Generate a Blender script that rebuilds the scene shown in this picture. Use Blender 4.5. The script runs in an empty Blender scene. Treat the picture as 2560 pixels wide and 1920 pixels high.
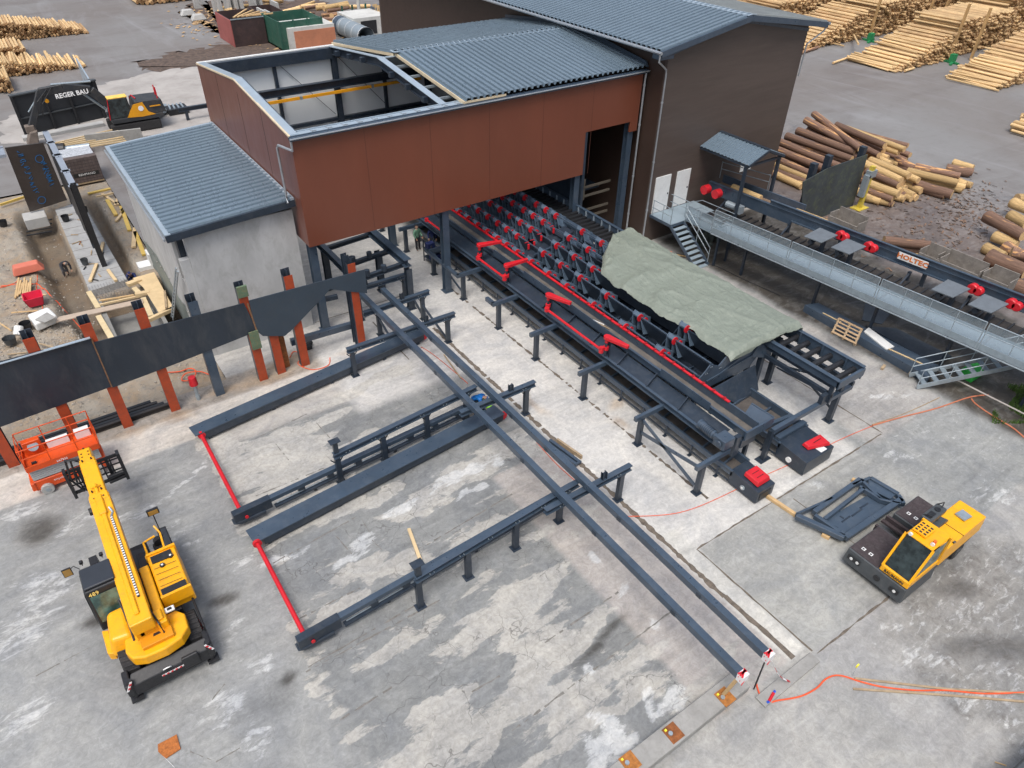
import bpy, math, random
import numpy as np
from mathutils import Vector, Matrix
random.seed(7); np.random.seed(7)
R = math.radians
scene = bpy.context.scene
C = scene.collection
# ---------------------------------------------------------------- camera
F, PITCH, ROLL, YAW, H = 1774., 0.66604198, -0.01919861, 0.9532238, 22.0
def _cam():
    cy, sy = math.cos(YAW), math.sin(YAW)
    f0 = Vector((cy, sy, 0)); rt = Vector((sy, -cy, 0)); up = Vector((0, 0, 1))
    fw = f0*math.cos(PITCH) - up*math.sin(PITCH); dn = -(up*math.cos(PITCH) + f0*math.sin(PITCH))
    r = rt*math.cos(ROLL) + dn*math.sin(ROLL); d = -rt*math.sin(ROLL) + dn*math.cos(ROLL)
    return r, d, fw
CR, CD, CF = _cam()
cd = bpy.data.cameras.new("camera"); cam = bpy.data.objects.new("camera", cd); C.objects.link(cam)
cam.matrix_world = Matrix(((CR.x, -CD.x, -CF.x, 0), (CR.y, -CD.y, -CF.y, 0), (CR.z, -CD.z, -CF.z, H), (0, 0, 0, 1)))
cd.sensor_width = 36; cd.lens = 36*F/2560; cd.clip_end = 2000; cd.clip_start = .5
scene.camera = cam
def _ray(px, py): return CR*((px-1280)/F) + CD*((py-960)/F) + CF
def G(px, py, z=0.):      # point of the photo on the level z
    d = _ray(px, py); t = (z-H)/d.z; return Vector((d.x*t, d.y*t, z))
def GX(px, py, x): d = _ray(px, py); t = x/d.x; return Vector((x, d.y*t, H+d.z*t))
def GY(px, py, y): d = _ray(px, py); t = y/d.y; return Vector((d.x*t, y, H+d.z*t))
# ---------------------------------------------------------------- materials
MATS = {}
def newmat(name):
    m = bpy.data.materials.new(name); m.use_nodes = True
    return m, m.node_tree, m.node_tree.nodes["Principled BSDF"]
def N(t, typ, **kw):
    n = t.nodes.new(typ)
    for k, v in kw.items():
        if k.startswith('i_'):
            key = k[2:]; n.inputs[int(key) if key.isdigit() else key].default_value = v
        else: setattr(n, k, v)
    return n
def mixc(t, fac, a, b, blend='MIX'):
    n = t.nodes.new('ShaderNodeMix'); n.data_type = 'RGBA'; n.blend_type = blend
    for k, v in ((0, fac), (6, a), (7, b)):
        if hasattr(v, 'links') or hasattr(v, 'is_linked'): t.links.new(v, n.inputs[k])
        else: n.inputs[k].default_value = v if k == 0 else (*v, 1)
    return n.outputs[2]
def math_(t, op, a, b=0., c=None):
    n = t.nodes.new('ShaderNodeMath'); n.operation = op
    for i, v in enumerate((a, b) if c is None else (a, b, c)):
        if hasattr(v, 'is_linked'): t.links.new(v, n.inputs[i])
        else: n.inputs[i].default_value = v
    return n.outputs[0]
def ramp(t, v, lo, hi, inv=False):
    n = t.nodes.new('ShaderNodeMapRange'); n.clamp = True
    t.links.new(v, n.inputs[0]); n.inputs[1].default_value = lo; n.inputs[2].default_value = hi
    n.inputs[3].default_value = 1. if inv else 0.; n.inputs[4].default_value = 0. if inv else 1.
    return n.outputs[0]
def coords(t, scale=(1, 1, 1), world=True):
    if world: g = N(t, 'ShaderNodeNewGeometry').outputs['Position']
    else: g = N(t, 'ShaderNodeTexCoord').outputs['Object']
    m = N(t, 'ShaderNodeMapping'); m.inputs['Scale'].default_value = scale
    t.links.new(g, m.inputs[0]); return m.outputs[0]
def noise(t, co, scale, detail=6, rough=.6, dist=0.):
    n = N(t, 'ShaderNodeTexNoise'); t.links.new(co, n.inputs['Vector'])
    n.inputs['Scale'].default_value = scale; n.inputs['Detail'].default_value = detail
    n.inputs['Roughness'].default_value = rough; n.inputs['Distortion'].default_value = dist
    return n.outputs['Fac']
def bump(t, b, h, strength, dist=.02):
    n = N(t, 'ShaderNodeBump'); n.inputs['Strength'].default_value = strength; n.inputs['Distance'].default_value = dist
    t.links.new(h, n.inputs['Height']); t.links.new(n.outputs[0], b.inputs['Normal'])
def mat(name, col, rough=.5, metal=0., var=.15, scale=1.5, dirt=None, dirtamt=.3, bmp=.0, spec=.5, sc3=(1, 1, 1), world=True):
    if name in MATS: return MATS[name]
    m, t, b = newmat(name)
    co = coords(t, sc3, world)
    n1 = noise(t, co, scale, 8, .65)
    c1 = mixc(t, ramp(t, n1, .3, .7), [c*(1-var) for c in col], [min(1, c*(1+var)) for c in col])
    if dirt:
        n2 = noise(t, co, scale*2.7, 10, .75, .5)
        c1 = mixc(t, math_(t, 'MULTIPLY', ramp(t, n2, .48, .72), dirtamt), c1, dirt)
    t.links.new(c1, b.inputs['Base Color'])
    n3 = noise(t, co, scale*6, 4, .6)
    r = N(t, 'ShaderNodeMapRange'); t.links.new(n3, r.inputs[0]); r.inputs[3].default_value = max(.05, rough-.1); r.inputs[4].default_value = min(1, rough+.12)
    t.links.new(r.outputs[0], b.inputs['Roughness'])
    b.inputs['Metallic'].default_value = metal; b.inputs['Specular IOR Level'].default_value = spec
    if bmp: bump(t, b, noise(t, co, scale*12, 8, .7), bmp)
    MATS[name] = m; return m
NAVY = mat('navy_paint', (.022, .033, .050), .34, 0, .22, 1.2, (.10, .105, .11), .35, .04)
NAVY2 = mat('navy_light_paint', (.043, .066, .098), .3, .0, .18, .8, (.13, .15, .17), .3, spec=.7)
RED = mat('red_paint', (.56, .012, .022), .4, 0, .12, 2, (.3, .05, .04), .25)
ORPOST = mat('primer_orange', (.36, .052, .014), .55, 0, .2, 2, (.09, .05, .035), .5, .1)
GALV = mat('galvanised_steel', (.36, .42, .46), .42, .55, .15, 5, (.5, .54, .57), .4)
GALVD = mat('grating_steel', (.27, .33, .37), .5, .35, .18, 3, (.34, .38, .42), .5)
FLASH = mat('roof_flashing', (.40, .48, .55), .35, .35, .1, 1.5)
GUTTER = mat('gutter_zinc', (.42, .45, .48), .35, .6, .12, 4)
YEL = mat('yellow_paint', (.86, .40, .005), .33, 0, .07, 1.5, (.38, .2, .05), .4, world=False)
BLACK = mat('black_plastic', (.014, .015, .018), .45, 0, .3, 4, (.06, .06, .06), .35, world=False)
RUB = mat('tyre_rubber', (.018, .018, .02), .75, 0, .3, 6, (.11, .1, .09), .5, .2, world=False)
BELT = mat('rubber_belt', (.04, .035, .033), .7, 0, .25, 2, (.12, .1, .085), .5)
GREYM = mat('grey_machine_paint', (.055, .063, .07), .45, 0, .15, 2, (.15, .14, .13), .3, world=False)
DECK = mat('deck_plate', (.045, .033, .036), .75, 0, .2, 3, (.16, .15, .15), .35, .3, world=False)
ORANGE = mat('lift_orange', (.66, .075, .008), .42, 0, .1, 2, (.25, .07, .04), .35, world=False)
WHITE = mat('white_plastic', (.72, .73, .72), .45, 0, .06, 2, (.45, .44, .42), .3)
WOOD = mat('sawn_timber', (.56, .38, .19), .7, 0, .2, 1.6, (.35, .22, .1), .4, .1, sc3=(1, 1, 1))
WOODG = mat('weathered_timber', (.36, .27, .17), .8, 0, .25, 2, (.2, .15, .1), .5, .1)
PLY = mat('plywood_sheet', (.62, .47, .27), .65, 0, .12, 1.3, (.45, .3, .16), .4)
RUSTY = mat('rusty_steel', (.25, .085, .025), .85, 0, .4, 5, (.07, .03, .015), .6, .3)
CLAD = mat('brown_red_cladding', (.168, .052, .029), .36, 0, .08, .35, (.2, .075, .045), .18, sc3=(1.0, 1, .3))
CLADL = mat('brown_side_cladding', (.17, .065, .046), .32, 0, .12, .5, (.2, .08, .06), .2, sc3=(1, 1, .3))
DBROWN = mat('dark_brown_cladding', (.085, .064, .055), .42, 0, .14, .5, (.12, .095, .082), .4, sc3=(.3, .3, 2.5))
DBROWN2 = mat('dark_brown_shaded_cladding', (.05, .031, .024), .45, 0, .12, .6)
INNER = mat('inner_panel', (.76, .79, .80), .5, 0, .05, .4)
FOAM = mat('panel_edge_foam', (.62, .52, .36), .7, 0, .1, 2)
ROOF = mat('roof_sheet', (.15, .205, .255), .28, .2, .1, .35, (.2, .25, .29), .12, sc3=(1, .4, 1), spec=.8)
CONCW = mat('pale_wall_concrete', (.47, .475, .475), .75, 0, .16, .7, (.27, .265, .25), .55, .1, sc3=(1, 1, .45))
CONC = mat('grey_concrete', (.30, .295, .28), .85, 0, .18, 1.4, (.17, .16, .145), .5, .2)
BLUECH = mat('blue_spray', (.01, .13, .35), .6)
YLINE = mat('yellow_rail_paint', (.75, .33, .01), .5)
TEXTW = mat('white_lettering', (.8, .8, .8), .5)
TEXTK = mat('black_lettering', (.02, .02, .02), .5)
TEXTY = mat('yellow_lettering', (.75, .55, .15), .5)
HOSE = mat('orange_hose', (.75, .1, .03), .5)
def glass(name, col=(.02, .04, .045)):
    m, t, b = newmat(name); b.inputs['Base Color'].default_value = (*col, 1)
    n = noise(t, coords(t, (1, 1, 1), False), 2.5); c = mixc(t, ramp(t, n, .4, .65), col, [x*3+.01 for x in col])
    t.links.new(c, b.inputs['Base Color']); b.inputs['Roughness'].default_value = .08; b.inputs['Specular IOR Level'].default_value = .8
    return m
GLASS = glass('dark_glazing', (.008, .013, .014)); GLASSG = glass('green_glazing', (.03, .07, .065))
def barkmat(name, bark, patch, amt, sc=2.2, stretch=(1, 1, .25)):
    m, t, b = newmat(name); co = coords(t, stretch, False)
    oi = N(t, 'ShaderNodeObjectInfo').outputs['Random']
    n1 = noise(t, co, sc*3, 10, .75, .3); n2 = noise(t, coords(t, (1, 1, .5), False), sc, 8, .7, .6)
    n2 = math_(t, 'ADD', n2, math_(t, 'MULTIPLY', math_(t, 'SUBTRACT', oi, .5), .14))
    c = mixc(t, ramp(t, n1, .3, .7), [x*.55 for x in bark], [min(1, x*1.5) for x in bark])
    c = mixc(t, ramp(t, n2, amt, amt+.06), c, patch)
    c = mixc(t, 1., c, mixc(t, N(t, 'ShaderNodeObjectInfo').outputs['Random'], (.68, .66, .62), (1.2, 1.17, 1.12)), 'MULTIPLY')
    t.links.new(c, b.inputs['Base Color']); b.inputs['Roughness'].default_value = .85; bump(t, b, n1, .6, .04)
    return m
BARK = barkmat('spruce_bark', (.19, .115, .085), (.6, .34, .15), .57)
PEEL = barkmat('peeled_trunk', (.53, .37, .18), (.23, .12, .06), .64)
PEELL = barkmat('pale_peeled_trunk', (.66, .47, .25), (.42, .22, .1), .68)
CUT = mat('cut_log_end', (.60, .40, .20), .8, 0, .25, 8, (.3, .17, .08), .5)
CUTD = mat('dark_log_end', (.33, .19, .09), .85, 0, .45, 2.5, (.12, .07, .035), .6)
# ---------------------------------------------------------------- mesh builder
def woff(p):
    while p is not None and p.parent is not None: p = p.parent
    return p.location.copy() if p is not None and p.get('_w') else Vector((0, 0, 0))
class MB:
    def __init__(s, M=None): s.v = []; s.f = []; s.mi = []; s.M = M; s.m = 0; s.cuts = []
    def add(s, vs, fs):
        o = len(s.v); s.cuts.append((o, len(s.f)))
        s.v += [tuple(s.M @ Vector(p)) if s.M is not None else tuple(p) for p in vs]
        s.f += [tuple(i+o for i in f) for f in fs]; s.mi += [s.m]*len(fs); return s
    def box(s, x0, x1, y0, y1, z0, z1):
        return s.add([(x0, y0, z0), (x1, y0, z0), (x1, y1, z0), (x0, y1, z0), (x0, y0, z1), (x1, y0, z1), (x1, y1, z1), (x0, y1, z1)],
                     [(0, 3, 2, 1), (4, 5, 6, 7), (0, 1, 5, 4), (1, 2, 6, 5), (2, 3, 7, 6), (3, 0, 4, 7)])
    def hexa(s, a): return s.add(a, [(0, 3, 2, 1), (4, 5, 6, 7), (0, 1, 5, 4), (1, 2, 6, 5), (2, 3, 7, 6), (3, 0, 4, 7)])
    def frame(s, p, q, up=(0, 0, 1)):
        p = Vector(p); q = Vector(q); d = (q-p); L = d.length; d.normalize(); up = Vector(up)
        if abs(d.dot(up)) > .98: up = Vector((0, 1, 0))
        r = d.cross(up).normalized(); u = r.cross(d).normalized(); return p, q, d, r, u, L
    def bar(s, p, q, w, h, up=(0, 0, 1), off=0):      # w across, h along up; centred, shifted by off*up
        p, q, d, r, u, L = s.frame(p, q, up); a = []
        for e in (p, q):
            for sx, sy in ((-1, -1), (1, -1), (1, 1), (-1, 1)): a.append(e+r*(sx*w/2)+u*(sy*h/2+off))
        return s.add(a, [(0, 1, 2, 3), (7, 6, 5, 4), (0, 4, 5, 1), (1, 5, 6, 2), (2, 6, 7, 3), (3, 7, 4, 0)])
    def ibeam(s, p, q, w, h, t=.03, up=(0, 0, 1)):
        s.bar(p, q, w, t, up, h/2-t/2); s.bar(p, q, w, t, up, -h/2+t/2); return s.bar(p, q, t, h-2*t, up)
    def channel(s, p, q, w, h, t=.03, up=(0, 0, 1), side=1):
        s.bar(p, q, w, t, up, h/2-t/2); s.bar(p, q, w, t, up, -h/2+t/2)
        P, Q, d, r, u, L = s.frame(p, q, up); o = r*(side*(w/2-t/2)); return s.bar(P+o, Q+o, t, h-2*t, up)
    def tube(s, p, q, r0, r1=None, n=10, caps=True, capm=None):
        r1 = r0 if r1 is None else r1; p, q, d, r, u, L = s.frame(p, q); a = []
        for e, rr in ((p, r0), (q, r1)):
            for i in range(n):
                t = 2*math.pi*i/n; a.append(e+r*(rr*math.cos(t))+u*(rr*math.sin(t)))
        fs = [(i, (i+1) % n, n+(i+1) % n, n+i) for i in range(n)]
        s.add(a, fs)
        if caps:
            o = len(s.v)-2*n; m0 = s.m
            if capm is not None: s.m = capm
            s.f += [tuple(o+n-1-i for i in range(n)), tuple(o+n+i for i in range(n))]; s.mi += [s.m]*2; s.m = m0
        return s
    def poly(s, pts, r, n=6):
        pts = [Vector(p) for p in pts]; rings = []; prev = None
        for i, p in enumerate(pts):
            d = (pts[min(i+1, len(pts)-1)]-pts[max(i-1, 0)]).normalized()
            up = Vector((0, 0, 1)) if abs(d.z) < .95 else Vector((0, 1, 0))
            rr = d.cross(up).normalized(); u = rr.cross(d)
            rings.append([p+rr*(r*math.cos(2*math.pi*k/n))+u*(r*math.sin(2*math.pi*k/n)) for k in range(n)])
        a = [v for g in rings for v in g]; fs = []
        for i in range(len(pts)-1):
            for k in range(n): fs.append((i*n+k, i*n+(k+1) % n, (i+1)*n+(k+1) % n, (i+1)*n+k))
        fs += [tuple(range(n))[::-1], tuple((len(pts)-1)*n+k for k in range(n))]
        return s.add(a, fs)
    def prism(s, pts, ext):
        ext = Vector(ext); n = len(pts); a = [Vector(p) for p in pts]; a += [p+ext for p in a]
        fs = [tuple(range(n))[::-1], tuple(range(n, 2*n))]+[(i, (i+1) % n, n+(i+1) % n, n+i) for i in range(n)]
        return s.add(a, fs)
    def quad(s, *p): return s.add(p, [tuple(range(len(p)))])
    def build(s, name, mats, parent=None, smooth=False, bevel=0, seg=1):
        me = bpy.data.meshes.new(name)
        off = woff(parent)
        me.from_pydata([(x-off.x, y-off.y, z-off.z) for x, y, z in s.v], [], s.f)
        for m in (mats if isinstance(mats, (list, tuple)) else [mats]): me.materials.append(m)
        if any(s.mi): me.polygons.foreach_set('material_index', s.mi)
        if smooth: me.polygons.foreach_set('use_smooth', [True]*len(me.polygons))
        o = bpy.data.objects.new(name, me); C.objects.link(o)
        if parent is not None: o.parent = parent
        if bevel:
            b = o.modifiers.new('bevel', 'BEVEL'); b.width = bevel; b.segments = seg; b.limit_method = 'ANGLE'; b.angle_limit = R(40)
        if smooth:
            try: me.set_sharp_from_angle(angle=R(42))
            except Exception: pass
        me.update(); return o
def each(f, name, mats, parent):      # one part for every added piece
    c = f.cuts+[(len(f.v), len(f.f))]
    for (v0, f0), (v1, f1) in zip(c, c[1:]):
        g = MB(); g.add(f.v[v0:v1], [tuple(i-v0 for i in q) for q in f.f[f0:f1]]); g.build(name, mats, parent)
def tag(o, label, cat, group=None):
    o['label'] = label; o['category'] = cat
    if group: o['group'] = group
    return o
def thing(name, label, cat, loc=(0, 0, 0), group=None, rot=0, world=True):
    # world=True: parts are given in world coordinates; otherwise in the thing's own frame
    o = bpy.data.objects.new(name, None); C.objects.link(o); o.location = loc; o.rotation_euler = (0, 0, rot)
    o.empty_display_size = .3
    tag(o, label, cat, group)
    if world: o['_w'] = 1
    return o
def struct(o): o['kind'] = 'structure'; return o
def dup(root, loc, rotz=None, label=None, group=None):
    r = root.copy(); C.objects.link(r); r.location = loc
    if rotz is not None: r.rotation_euler = (0, 0, rotz)
    if label: r['label'] = label
    if group: r['group'] = group
    for ch in list(root.children):
        c = ch.copy(); C.objects.link(c); c.parent = r
        for g in list(ch.children):
            d = g.copy(); C.objects.link(d); d.parent = c
    return r
def letters(name, txt, size, M, m, parent=None, ext=.008, bold=0):
    cu = bpy.data.curves.new(name, 'FONT'); cu.body = txt; cu.size = size; cu.extrude = ext; cu.align_x = 'CENTER'; cu.align_y = 'CENTER'
    cu.offset = bold; cu.resolution_u = 2
    tmp = bpy.data.objects.new(name, cu); C.objects.link(tmp); bpy.context.view_layer.update()
    me = bpy.data.meshes.new_from_object(tmp.evaluated_get(bpy.context.evaluated_depsgraph_get())); bpy.data.objects.remove(tmp)
    me.transform(M)
    off = woff(parent)
    me.transform(Matrix.Translation(-off)); me.materials.clear(); me.materials.append(m)
    o = bpy.data.objects.new(name, me); C.objects.link(o)
    if parent is not None: o.parent = parent
    return o
def basis(o, x, y):
    x = Vector(x).normalized(); y = Vector(y).normalized(); z = x.cross(y).normalized(); y = z.cross(x)
    return Matrix(((x.x, y.x, z.x, o[0]), (x.y, y.y, z.y, o[1]), (x.z, y.z, z.z, o[2]), (0, 0, 0, 1)))
# ---------------------------------------------------------------- world and sun
w = bpy.data.worlds.new("World"); scene.world = w; w.use_nodes = True
nt = w.node_tree; bg = nt.nodes['Background']
sky = nt.nodes.new('ShaderNodeTexSky'); sky.sky_type = 'NISHITA'; sky.sun_disc = False
SUN_EL, SUN_AZ = R(58), R(150)
sky.sun_elevation = SUN_EL; sky.sun_rotation = R(0)
sky.air_density = 1.2; sky.dust_density = 4.0; sky.ozone_density = 1.2
hs = nt.nodes.new('ShaderNodeHueSaturation'); hs.inputs['Saturation'].default_value = .62; nt.links.new(sky.outputs[0], hs.inputs['Color']); 
# an overcast dome: brighter towards the zenith than at the horizon
tc = nt.nodes.new('ShaderNodeTexCoord'); sx_ = nt.nodes.new('ShaderNodeSeparateXYZ'); nt.links.new(tc.outputs['Generated'], sx_.inputs[0])
mr_ = nt.nodes.new('ShaderNodeMapRange'); nt.links.new(sx_.outputs[2], mr_.inputs[0]); mr_.inputs[1].default_value = 0; mr_.inputs[2].default_value = 1; mr_.inputs[3].default_value = .36; mr_.inputs[4].default_value = 1.8
vm = nt.nodes.new('ShaderNodeVectorMath'); vm.operation = 'SCALE'; nt.links.new(hs.outputs[0], vm.inputs[0]); nt.links.new(mr_.outputs[0], vm.inputs['Scale']); nt.links.new(vm.outputs[0], bg.inputs[0]); bg.inputs[1].default_value = .15
sl = bpy.data.lights.new('sun', 'SUN'); sl.energy = 1.5; sl.angle = R(22); sl.color = (1, .96, .9)
so = bpy.data.objects.new('sun', sl); C.objects.link(so)
SD = Vector((-.35, -.30, .89)).normalized()      # towards the sun
so.rotation_euler = SD.to_track_quat('Z', 'Y').to_euler()
sky.sun_elevation = math.asin(SD.z); sky.sun_rotation = math.atan2(SD.x, SD.y)
scene.view_settings.view_transform = 'Standard'; scene.view_settings.look = 'None'; scene.view_settings.exposure = 0
scene.render.engine = 'CYCLES'
# ================================================================ GROUND
_T = {}
def vnoise(x, y, seed=0):
    T = _T.get(seed)
    if T is None: T = _T[seed] = np.random.RandomState(seed).rand(256, 256)
    xi = np.floor(x).astype(int); yi = np.floor(y).astype(int); fx = x-xi; fy = y-yi
    fx = fx*fx*(3-2*fx); fy = fy*fy*(3-2*fy)
    a = T[xi % 256, yi % 256]; b = T[(xi+1) % 256, yi % 256]; c = T[xi % 256, (yi+1) % 256]; d = T[(xi+1) % 256, (yi+1) % 256]
    return (a*(1-fx)+b*fx)*(1-fy)+(c*(1-fx)+d*fx)*fy
def fbm(x, y, s, seed=0, o=4):
    r = 0; a = .5; t = 0
    for i in range(o): r = r+a*vnoise(x*s+17*i, y*s+31*i, seed+i); t += a; a *= .55; s *= 2.03
    return r/t
def sstep(v, a, b):
    t = np.clip((v-a)/(b-a), 0, 1); return t*t*(3-2*t)
YX0, YX1, YY0, YY1, ST = -12., 62., -8., 48., .14
nx = int((YX1-YX0)/ST)+1; ny = int((YY1-YY0)/ST)+1
gx, gy = np.meshgrid(YX0+np.arange(nx)*ST, YY0+np.arange(ny)*ST, indexing='xy')
w1 = (fbm(gx, gy, .9, 3)-.5); w2 = (fbm(gx, gy, .9, 13)-.5)
X = gx+w1*.5; Y = gy+w2*.5
col = np.zeros(gx.shape+(3,)); msk = np.zeros(gx.shape+(4,))
def setz(mask, c, m=(0, 0, 0, 0)):
    k = mask[..., None]; global col, msk
    col = col*(1-k)+np.array(c)*k; msk = msk*(1-k)+np.array(m)*k
def box(x0, x1, y0, y1, s=.08, XX=None, YY=None):
    XX = gx if XX is None else XX; YY = gy if YY is None else YY
    return sstep(XX, x0-s, x0+s)*(1-sstep(XX, x1-s, x1+s))*sstep(YY, y0-s, y0+s)*(1-sstep(YY, y1-s, y1+s))
def ell(pts, fill=1., soft=.35, wob=.9):      # blobs given as (x, y, rx, ry, angle)
    r = np.zeros(gx.shape)
    for x, y, rx, ry, a in pts:
        ca, sa = math.cos(a), math.sin(a); dx = gx+w1*wob-x; dy = gy+w2*wob-y
        d = np.sqrt(((dx*ca+dy*sa)/rx)**2+((-dx*sa+dy*ca)/ry)**2)
        r = np.maximum(r, (1-sstep(d, 1-soft, 1+soft))*fill)
    return r
one = np.ones(gx.shape)
setz(one, (.232, .236, .232), (.1, .12, .1, .25))                                  # left asphalt
setz(box(-12, 70, 30, 60), (.36, .35, .335), (.1, .1, .1, .1))                       # hall floor
setz(box(2.1, 15.3, 5.4, 28.2, .12, gx+w1*1.3), (.185, .190, .188), (.53, .13, .2, 1))   # weathered slab
setz(box(2.1, 15.3, 26.2, 29.6, .3, X, Y), (.36, .34, .315), (.3, .1, .15, .3))
setz(box(-12, 9.2, 27.5, 29.55, .1, X, gy+w2*.15), (.43, .40, .365), (.2, .1, .25, .3))
setz(box(-12, 9.2, 29.5, 31.2, .05), (.25, .22, .19), (.1, .1, .5, 0))
setz(box(9.0, 15.3, 25, 32, .4, X, Y), (.44, .43, .415), (.1, .1, .1, 0))
setz(box(15.3, 28.4, 10.2, 40, .06), (.455, .445, .425), (.0, .14, .14, 0))           # pale strip
setz(box(15.3, 32, 29.5, 48, .6), (.38, .375, .365), (.0, .05, .2, .1))
setz(box(11.8, 15.4, -8, 18, .06, gx, gy), (.33, .305, .285), (.45, .1, .2, .1))         # gravelly strip below the twin beams
setz(box(15.35, 16.3, 4.6, 11.5, .05), (.44, .43, .40), (.1, .15, .2, .1))
setz(box(16.3, 27.5, 4.9, 10.25, .05, gx+.0*w1, gy+w2*.12*(gx > 18)), (.275, .275, .26), (0, 0, .05, 0))     # fresh slab
setz(box(26.5, 33.5, -8, 12, .5, X, Y), (.22, .225, .22), (.15, .35, .25, .3))
setz(box(27.4, 33.4, 10.0, 29, .25, X, gy), (.285, .275, .262), (.2, .22, .35, .1))
setz(box(16, 40, -8, 4.9, .05, gx, gy+w2*.1), (.28, .275, .265), (.05, .25, .2, .2))
setz(box(-12, 16.4, -8, 5.25, .05, gx, gy), (.285, .28, .265), (.05, .12, .15, .2))
setz(box(18.5, 27, -3, 4.6, .8, gx+w1*3, gy+w2*3), (.20, .195, .185), (.15, .45, .5, .3))
# dirt under the infeed line, its colour darkened for the shade there; muddy log yard beyond it
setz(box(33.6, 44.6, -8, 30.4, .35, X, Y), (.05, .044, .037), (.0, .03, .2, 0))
setz(box(44.0, 80, -8, 60, .8, gx+w1*2, gy+w2*2), (.17, .148, .14), (.0, .05, .35, .0))
mudm = ell([(50, 27, 9, 9, 0), (58, 30, 6, 6, 0), (47, 14, 6, 9, 0)], 1., .5, 5.); setz(mudm*sstep(gx, 44, 45), (.115, .092, .083), (.0, .04, .55, .0))
fadeo = np.maximum(sstep(gx, 54, 61.5), sstep(gy, 42, 47.8)*sstep(gx, 32, 34)); setz(fadeo, (.168, .158, .155), (0, .03, .2, 0))
msk[..., 0] = np.maximum(msk[..., 0], box(1.9, 3.1, 5, 27.5, .4, gx+w1*1.8, gy)*.62)
n_s = fbm(gx*.3, gy, .75, 41)                      # streaks along X
slab = box(2.1, 15.3, 5.6, 27.5, .2)
msk[..., 0] += slab*(sstep(n_s, .42, .62)*.5-.25)
n_l = fbm(gx*.5, gy, .3, 77)
left = 1-sstep(gx, 1.2, 2.4); left *= (gy < 27.3)
msk[..., 1] += left*sstep(n_l, .5, .68)*.4
def blobs(lst, mul=1.):
    r = []
    for (px, py, rx, ry, a) in lst: p = G(px, py); r.append((p.x, p.y, rx*mul, ry*mul, a))
    return r
cream = blobs([(760, 890, 1.4, .35, .1), (980, 930, 1.6, .5, .1), (850, 990, 2., .5, 0), (700, 1130, 1.4, .6, 0), (560, 1180, 1.1, .9, 0), (540, 1120, .7, 1.8, 0),
    (1180, 1340, 1.2, .35, .1), (960, 1240, 1.3, .4, .2), (900, 1420, 1.3, .5, .1), (700, 1560, .9, .5, 0), (1000, 1600, 1.4, .4, 0), (700, 1680, .4, 1.0, 0), (860, 1500, 1.5, .3, .1),
    (1100, 1760, 1.5, .5, 0), (1480, 1560, 1.3, .3, 0), (1360, 1640, 1.4, .35, 0), (1180, 1860, 1.0, .6, 0), (1320, 1760, .8, .3, 0), (1280, 1470, 1.2, .3, 0)])
white = blobs([(1150, 1190, 1.8, .34, .12), (1000, 1270, 1.0, .3, .1), (1240, 1150, .5, .35, 0), (900, 1345, .7, .35, .1), (880, 1390, .9, .25, .3), (700, 1400, 1.2, .25, 0), (1180, 1220, .7, .2, 0),
    (1492, 1402, .28, .42, .2), (1560, 1470, .5, .25, .3), (1560, 1880, .8, .45, 0), (1520, 1820, .5, .7, 0), (1480, 1900, .5, .5, 0), (1690, 1760, .55, .45, 0), (1640, 1770, .18, .75, -.25), (1500, 1870, .9, .5, 0),
    (1640, 1570, .3, .3, 0), (1470, 1660, .3, .3, 0), (1610, 1880, .35, .3, 0)])
whiteL = blobs([(200, 1310, 1.3, .5, .2), (330, 1290, 1.6, .5, .1), (150, 1180, .8, .7, .4), (470, 1190, 1.6, .3, .5), (420, 1240, 1.3, .25, .4), (60, 1270, .8, .6, 0), (110, 1480, 1.4, 1.2, 0),
    (600, 1400, .9, .5, .1), (560, 1780, .9, .9, 0), (60, 1800, 1, 1, 0), (660, 1850, .6, .7, 0), (600, 1560, .5, .5, 0), (60, 1580, 1.2, 1, 0), (640, 1660, .5, .6, 0)])
whiteR = blobs([(2500, 1240, 1.5, .6, -.6), (2290, 1640, 1.1, .45, -.5), (2420, 1730, 1.3, .5, -.6), (2200, 1560, .9, .3, -.5), (2520, 1800, 1., .5, -.5), (2420, 1530, .7, .4, -.5), (2250, 1140, 1.4, .4, -.5),
    (2240, 990, 1.6, .4, -.5), (2100, 920, .8, .3, 0), (2040, 1210, .35, .5, 0)])
msk[..., 0] = np.maximum(msk[..., 0], ell(cream, .8, .5)*slab)
msk[..., 1] = np.maximum(msk[..., 1], ell(white, .82, .6, .9))
msk[..., 1] = np.maximum(msk[..., 1], ell(whiteL, .6, .7, 1.4))
msk[..., 1] = np.maximum(msk[..., 1], ell(whiteR, .58, .6, 1.4))
dark = blobs([(95, 1325, .75, .75, 0), (250, 1545, .6, .3, 0), (1500, 1600, 1.5, .15, .15), (2400, 1475, .8, .35, -.5), (2480, 1620, 1.8, .4, -.6), (560, 1500, .5, .25, 0), (720, 1700, .25, .2, 0)])
DKB = ell(dark, 1., .55, .35)*np.clip(.45+1.3*fbm(gx, gy, 1.6, 63, 4), 0, 1)
DKB[gx > 16] *= .6
for i, f in enumerate((.30, .28, .26)): col[..., i] *= 1-DKB*(1-f)
msk[..., 1] *= 1-DKB; msk[..., 0] *= 1-DKB
wet = ell(blobs([(1560, 1590, 1.6, .22, .12), (1480, 1640, 1.0, .2, .2), (700, 1740, .8, .5, 0), (2050, 620, 1.2, .6, 0), (1990, 740, 1.6, .3, .2), (2000, 800, 1.5, .5, 0)]), .5, .5)
col *= (1-wet*.45)[..., None]
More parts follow.
